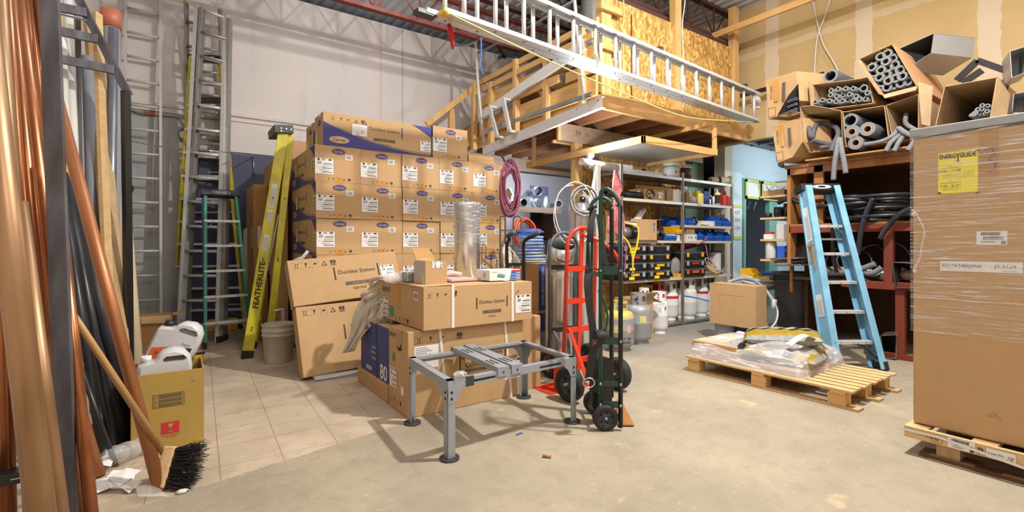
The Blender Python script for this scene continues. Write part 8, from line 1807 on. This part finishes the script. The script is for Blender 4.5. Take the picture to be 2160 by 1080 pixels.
for k in range(12): a = k*1.3; m.tube([(6.45+.1*math.cos(a), 3.16+.1*math.sin(a), 1.90), (6.45+.14*math.cos(a+.5), 3.16+.14*math.sin(a+.5), 1.95+.02*(k % 3))], .003, 4, 'galvanized_dull')
one('parts_tray', m, 'tray bristling with wires and small parts on the top end shelf', 'tray', (6.4, 3.1, 1.83))
for i, (y_, r, h) in enumerate(((3.24, .05, .06), (3.10, .06, .13), (2.99, .05, .17))): m = MB('black_plastic'); m.cyl((6.36, y_, 1.545), (6.36, y_, 1.545+h), r, n=18); one('round_tin', m, 'dark round tin on the second end shelf, %s from the left' % ORD[i], 'tin', (6.36, y_, 1.545), 'tins on the second end shelf')
m = MB('plastic_wrap_grey'); m.bx(6.33, 6.6, 2.95, 3.12, 1.265, 1.45); one('storage_box', m, 'clear plastic box on the third end shelf', 'box', (6.4, 3.0, 1.265), bevel=.006)
m = MB('red_plastic'); m.bx(6.31, 6.4, 3.17, 3.25, 1.33, 1.36); m.bx(6.31, 6.4, 3.16, 3.27, 1.265, 1.33, 'label_white'); one('small_box', m, 'small red and white box on the third end shelf', 'box', (6.35, 3.2, 1.265))
m = MB('plastic_wrap_grey'); m.lathe([(.001, 0), (.06, 0), (.065, .02), (.065, .19), (.055, .21), (.055, .23), (.001, .23)], (6.38, 3.21, 1.005), 20, 'plastic_wrap_grey'); one('storage_jar', m, 'big clear jar of small parts on the lowest end shelf', 'jar', (6.38, 3.21, 1.005))
bin_('blue bin on the lowest end shelf beside the jar', 6.32, 1.005, .2, .17, .16, y=2.95)
m = MB('black_plastic'); v = rk(1668, 425, 6.2); m.tube(spline([rk(1642, 428, 6.22), rk(1660, 420, 6.2), rk(1680, 424, 6.2), rk(1700, 432, 6.18)], 5), .03, 8); one('black_cloth', m, 'black bundle of gloves hooked on the rack end post', 'cloth', v)

# ------------------------------------------------------------------ cartons and ducts on the rack roof
def carton_open(lb, cpx, X, depth, inner='cardboard_worn', mt='cardboard', dv=(1, 0, 0), flaps=(), txt=None, nm='insulation_carton'):
    cs = [rk(a_, b_, X) for a_, b_ in cpx]; T = duct_open(lb, nm, cs, Vector(dv)*depth, mt, .006, inner, 'box', 'insulation cartons on the rack roof')
    for f in flaps:
        m = MB('cardboard_worn'); pts = [rk(a_, b_, X_) for a_, b_, X_ in f]; m.slab(*pts, .006); obj('flap', m, T)
    return T
m = MB('cardboard_dark'); m.bx(5.98, 7.5, .45, 2.62, 2.162, 2.178)
o_ = one('cardboard_sheet', m, 'flattened printed cardboard lying under the insulation cartons on the rack roof', 'cardboard', (6.5, 1.7, 2.162))
# solid-looking closed cartons at the left
def closed(lb, q, dvec, X, pr=None):
    cs = [rk(a_, b_, X_) for a_, b_, X_ in q]; T = thing('insulation_carton', lb, 'box', cs[3], 'insulation cartons on the rack roof'); d = Vector(dvec); m = MB('cardboard_ochre' if False else 'cardboard'); n = len(cs)
    m.add(cs+[c+d for c in cs], [tuple(reversed(range(n))), tuple(range(n, 2*n))]+[(i, (i+1) % n, n+(i+1) % n, n+i) for i in range(n)]); obj('body', m, T, .004); return T, cs
def side_marks(T, cs, w0=.5):
    o = cs[0]; x = (cs[1]-cs[0]).normalized(); y = (cs[0]-cs[-1]).normalized(); W_ = (cs[1]-cs[0]).length; H_ = (cs[0]-cs[-1]).length
    m = MB('print_black'); F = frame(o, x, y); m.push(F); z = .003
    for (a0, a1, b0, b1) in ((.56, .66, -.62, -.18),): m.rect(a0*W_, a1*W_, b0*H_, b1*H_, 'print_grey', z)
    for a_ in (0, 1): m.rect(.10*W_, .36*W_, (-.95+.22*a_)*H_, (-.94+.22*a_)*H_, 'print_grey', z)
    for a_ in (0, 1): m.rect((.10+.25*a_)*W_, (.11+.25*a_)*W_, -.95*H_, -.72*H_, 'print_grey', z)
    m.push(Matrix.Translation((.2*W_, -.35*H_, z)) @ Matrix.Rotation(-PI/2, 4, 'Z')); m.text('KEEP DRY', w=H_*.35, m='print_grey'); m.pop(); m.rect(.30*W_, .42*W_, -.60*H_, -.05*H_, 'tape_tan', z*.7); m.pop(); obj('print', m, T)
T, cs = closed('upper closed insulation carton, overhanging at the left end of the rack roof', ((1615, 170, 5.95), (1680, 150, 5.9), (1684, 212, 5.9), (1656, 240, 5.95), (1620, 252, 5.95)), (.38, -.16, 0), 5.9); side_marks(T, cs)
m = MB('hole_dark'); q_ = [rk(*p) for p in ((1662, 203, 5.885), (1684, 176, 5.885), (1687, 236, 5.885), (1664, 246, 5.90), (1640, 243, 5.93))]; m.add(q_, [(0, 1, 2, 3, 4)]); m.add(q_, [(4, 3, 2, 1, 0)])
for k in range(9): m.pipe(rk(1664+(k % 3)*7, 214+(k//3)*11-(k % 3)*3, 5.84), rk(1668+(k % 3)*7, 214+(k//3)*11, 6.0), .018, .008, 10, 'foam_black', 'hole_dark')
obj('torn_corner', m, T, label='torn corner with tube ends showing')
m = MB('cardboard_worn'); m.slab(rk(1640, 244, 5.93), rk(1664, 247, 5.90), rk(1690, 238, 5.85), rk(1668, 232, 5.85), .006); obj('flap', m, T)
T, cs = closed('lower crumpled insulation carton at the left end of the rack roof', ((1627, 266, 5.95), (1688, 248, 5.9), (1692, 300, 5.9), (1672, 332, 5.95), (1640, 344, 5.95)), (.38, -.16, 0), 5.9); side_marks(T, cs)
m = MB('foam_grey'); 
for k in range(3): m.pipe(rk(1640+k*3, 330+k*4, 5.97), rk(1646+k*3, 350+k, 6.1), .02, .008, 10, 'foam_grey', 'hole_dark')
one('insulation_tube', m, 'short grey tubes poking out below the crumpled left carton', 'insulation tube', rk(1643, 345, 5.97))
XF = 6.02
carton_open('open carton full of small grey foam tubes, upper row left', ((1714, 178), (1832, 163), (1842, 218), (1718, 233)), XF, 1.2, flaps=(((1714, 178, XF), (1718, 233, XF), (1712, 240, 5.97), (1706, 172, 5.97)),))
carton_open('tilted open carton packed with large foam tubes, topmost on the rack', ((1812, 124), (1882, 92), (1935, 182), (1862, 201)), XF, 1.3, mt='cardboard_pink', flaps=(((1862, 201, XF), (1935, 182, XF), (1932, 190, 5.96), (1866, 207, 5.96)), ((1812, 124, XF), (1862, 201, XF), (1855, 198, 5.95), (1808, 128, 5.95))))
carton_open('worn open carton with bent hoses hanging out, lower row left', ((1700, 240), (1775, 233), (1778, 312), (1708, 322)), XF, 1.2, flaps=(((1700, 240, XF), (1708, 322, XF), (1695, 300, 5.9), (1688, 225, 5.9)), ((1700, 240, XF), (1775, 233, XF), (1715, 222, 5.9), (1690, 224, 5.9))))
carton_open('open carton holding four fat foam tubes, lower row centre', ((1776, 236), (1866, 222), (1876, 300), (1782, 310)), XF, 1.3, flaps=(((1776, 236, XF), (1782, 310, XF), (1785, 306, 5.95), (1779, 240, 5.95)),))
carton_open('open carton with thin grey rods drooping out, lower row right of centre', ((1868, 222), (1938, 198), (1938, 290), (1884, 302)), XF, 1.2, mt='cardboard_worn')
carton_open('large open carton with a few small tubes, right end behind the wrapped carton', ((1992, 182), (2104, 162), (2086, 270), (1968, 286)), 5.9, 1.2, mt='cardboard_pink', flaps=(((2104, 162, 5.9), (2086, 262, 5.9), (2122, 252, 5.98), (2130, 200, 5.98)), ((1936, 172, 5.85), (1968, 182, 5.88), (1962, 266, 5.88), (1944, 262, 5.85))))
# foam tubes
def tube_proto(r, ri, L_, mt='foam_black', ink=True, core=None):
    T = thing('foam_tube', 'x', 'insulation tube'); m = MB(mt); m.pipe((0, 0, 0), (L_, 0, 0), r, ri, 18, mt, core or 'hole_dark'); m.disc((.12, 0, 0), (-1, 0, 0), ri, 'hole_dark', 14); m.pipe((-.003, 0, 0), (.001, 0, 0), r, ri, 18, 'foam_rim', 'hole_dark'); obj('body', m, T)
    if ink: m = MB('yellow_ink'); m.box((.03, 0, r*1.0), (.10, .006, .003)); m.box((-.001, .0, (r+ri)/2), (.002, .012, .007)); m.tube([(-.004, 0, (r+ri)/2), (-.006, .008, r*.4)], .002, 4); obj('ink_mark', m, T)
    if core: m = MB('kraft_tube'); m.pipe((-.004, 0, 0), (.3, 0, 0), ri, ri*.82, 18, 'kraft_tube', 'wood_dark'); obj('cardboard_core', m, T)
    return T
def place(T, first, px, py, X, lb, grp, yaw=0.0):
    p = rk(px, py, X); o = T if first else dup(T, p); o.location = p; o.rotation_euler = (random.uniform(0, 6) if False else 0, 0, yaw); o['label'] = lb; o['group'] = grp; return o
random.seed(9)
T = tube_proto(.045, .025, 1.0); i = 0
u0, v0 = (1812, 124), (1862, 201)
for r in range(6):
    for c in range(4):
        # rows follow the tilt of the carton
        a = (c+.5+(.25 if r % 2 else 0))/4.35; b = (r+.55)/6.3
        tl, tr, br, bl = (1816, 130), (1880, 100), (1929, 178), (1866, 195)
        x_ = (tl[0]*(1-a)+tr[0]*a)*(1-b)+(bl[0]*(1-a)+br[0]*a)*b; y_ = (tl[1]*(1-a)+tr[1]*a)*(1-b)+(bl[1]*(1-a)+br[1]*a)*b
        if r == 0 and c in (0, 1): continue
        place(T, i == 0, x_, y_, XF+.03+random.uniform(-.02, .03), 'dark foam tube in the tilted top carton, %s row down, %s along' % (ORD[r], ORD[c]), 'foam tubes in the tilted carton'); i += 1
T = tube_proto(.027, .012, 1.0, 'foam_grey'); i = 0
for px, py in ((1720, 215), (1735, 211), (1750, 213), (1764, 214), (1777, 213), (1788, 211), (1800, 212), (1813, 209), (1826, 209), (1752, 200), (1765, 203), (1778, 201), (1792, 199), (1806, 203), (1753, 191), (1768, 188), (1784, 187), (1800, 187), (1830, 196)):
    place(T, i == 0, px, py, XF-.01+random.uniform(-.03, .05), 'small grey foam tube in the upper left carton, %s' % (('bottom layer, %s from the left' % ORD[i]) if i < 9 else ('middle layer, %s from the left' % ORD[i-9]) if i < 14 else ('top layer, %s from the left' % ORD[i-14])), 'foam tubes in the upper left carton'); i += 1
T = tube_proto(.040, .026, 1.0, 'foam_grey'); place(T, True, 1822, 186, XF, 'slightly fatter grey tube at the right side of the upper left carton', 'foam tubes in the upper left carton')
T = tube_proto(.075, .052, .8, 'foam_black'); place(T, True, 1752, 160, 6.1, 'thick black foam tube lying alone on top of the upper left carton', 'fat foam tubes'); dup(T, rk(1794, 254, XF), 0, 'fat hollow black tube at the top left inside the lower centre carton', 'fat foam tubes')
T = tube_proto(.073, .038, .8, 'foam_black', False, 'kraft_tube'); 
first = True
for px, py, lb in ((1830, 272, 'fat foam tube with brown core at the right inside the lower centre carton'), (1797, 278, 'fat foam tube with brown core at the middle left of the lower centre carton'), (1805, 301, 'fat foam tube with brown core at the bottom of the lower centre carton')):
    place(T, first, px, py, XF-.01, lb, 'fat foam tubes'); first = False
T = tube_proto(.019, .008, .9, 'foam_grey', False); i = 0
for k in range(20):
    px = 2048+random.uniform(0, 36)+ (k % 5)*1.0; py = 246-(px-2046)*1.0*random.uniform(.15, .95)
    place(T, i == 0, px, py, 5.93+random.uniform(-.02, .05), 'thin pale grey foam rod in the big right carton', 'foam rods in the big right carton'); i += 1
for i, (pts, r, lb) in enumerate((
    ([(1705, 268, 6.0), (1712, 290, 5.95), (1722, 262, 6.1), (1745, 262, 6.2), (1764, 270, 6.15), (1768, 285, 6.0), (1760, 300, 5.95), (1753, 320, 5.9)], .026, 'grey hose looping inside the lower left carton and hanging over its edge'),
    ([(1712, 296, 5.95), (1735, 302, 6.05), (1760, 306, 6.1)], .026, 'grey tube lying flat in the lower left carton'),
    ([(1728, 312, 5.95), (1750, 310, 6.05), (1768, 312, 6.2)], .026, 'lowest grey tube in the lower left carton'),
    ([(1770, 292, 5.96), (1765, 318, 5.9), (1760, 350, 5.89), (1758, 380, 5.89)], .026, 'long grey tube hanging down over the rack front, left one'),
    ([(1771, 292, 5.96), (1775, 315, 5.9), (1780, 340, 5.89), (1784, 366, 5.89)], .026, 'long grey tube hanging down over the rack front, right one'),
    ([(1823, 305, 5.95), (1860, 298, 5.95), (1885, 285, 5.98), (1895, 270, 6.05)], .022, 'grey rod lying across the front of the centre cartons'),
    ([(1868, 320, 5.88), (1880, 300, 5.92), (1898, 285, 6.0)], .022, 'grey rod drooping from the right of centre carton, leftmost'),
    ([(1886, 320, 5.88), (1896, 300, 5.92), (1905, 288, 6.0)], .022, 'grey rod drooping from the right of centre carton, second'),
    ([(1914, 318, 5.88), (1925, 303, 5.92), (1932, 292, 6.0)], .022, 'grey rod drooping from the right of centre carton, third'),
    ([(1895, 270, 6.0), (1910, 280, 5.97), (1932, 290, 5.95)], .024, 'grey rod crossing over the drooping rods'),
    ([(1912, 240, 6.2), (1910, 258, 6.15), (1920, 268, 6.05), (1940, 278, 6.0)], .022, 'grey rod curling out of the right of centre carton'))):
    P_ = [rk(*p) for p in pts]; m = MB('foam_black' if i < 3 else 'foam_grey'); m.tube(spline(P_, 6), r, 10)
    for e, dd in ((P_[-1], P_[-1]-P_[-2]), (P_[0], P_[0]-P_[1])): m.disc(e+dd.normalized()*.002, dd, r*.45, 'hole_dark', 10)
    one('insulation_hose', m, lb, 'insulation tube', P_[0], 'loose grey tubes on the rack roof')
# sheet metal ducts behind
duct_open('open dark-lined square duct piece on the rack roof behind the tilted carton', 'duct_box', (rk(1893, 104, 6.5), rk(1970, 70, 6.5), rk(1964, 112, 6.5), rk(1905, 150, 6.5)), (.35, -.25, -.05), 'duct_sheet', inner='steel_dark', back=True)
T = thing('rectangular_duct', 'black rectangular duct frame leaning behind the big right carton', 'duct', rk(2040, 170, 6.3))
for a, b in (((2018, 170), (2062, 128)), ((2062, 128), (2130, 152)), ((2030, 176), (2072, 148)), ((2130, 152), (2118, 190))): m = MB('black_gloss'); m.bar(rk(*a, 6.3), rk(*b, 6.3), .05, .05, (1, 0, 0)); obj('side', m, T)
for i, (q, lb) in enumerate((((( 2130, 108), (2170, 95), (2170, 150), (2134, 165)), 'shiny bent duct section at the right edge of the picture, upper'), (((2138, 198), (2180, 190), (2180, 240), (2134, 238)), 'shiny duct section at the right edge of the picture, lower'))):
    duct_open(lb, 'duct_box', [rk(a_, b_, 6.0+.1*i) for a_, b_ in q], (.3, .1, 0), 'duct_sheet', inner='duct_sheet')
# cables on the drywall
for i, pts in enumerate(([(1712, -10), (1722, 40), (1735, 90), (1755, 125), (1768, 150)], [(1754, -10), (1738, 40), (1724, 80), (1719, 130), (1718, 165)])):
    m = MB('hose_white'); P_ = [PX(a_, b_, 7.55) for a_, b_ in pts]; m.tube(spline(P_, 8), .010, 6); one('loose_cable', m, 'pale cable hanging down the drywall, %s at the top' % ('left' if i == 0 else 'right'), 'cable', P_[0], 'cables on the drywall')
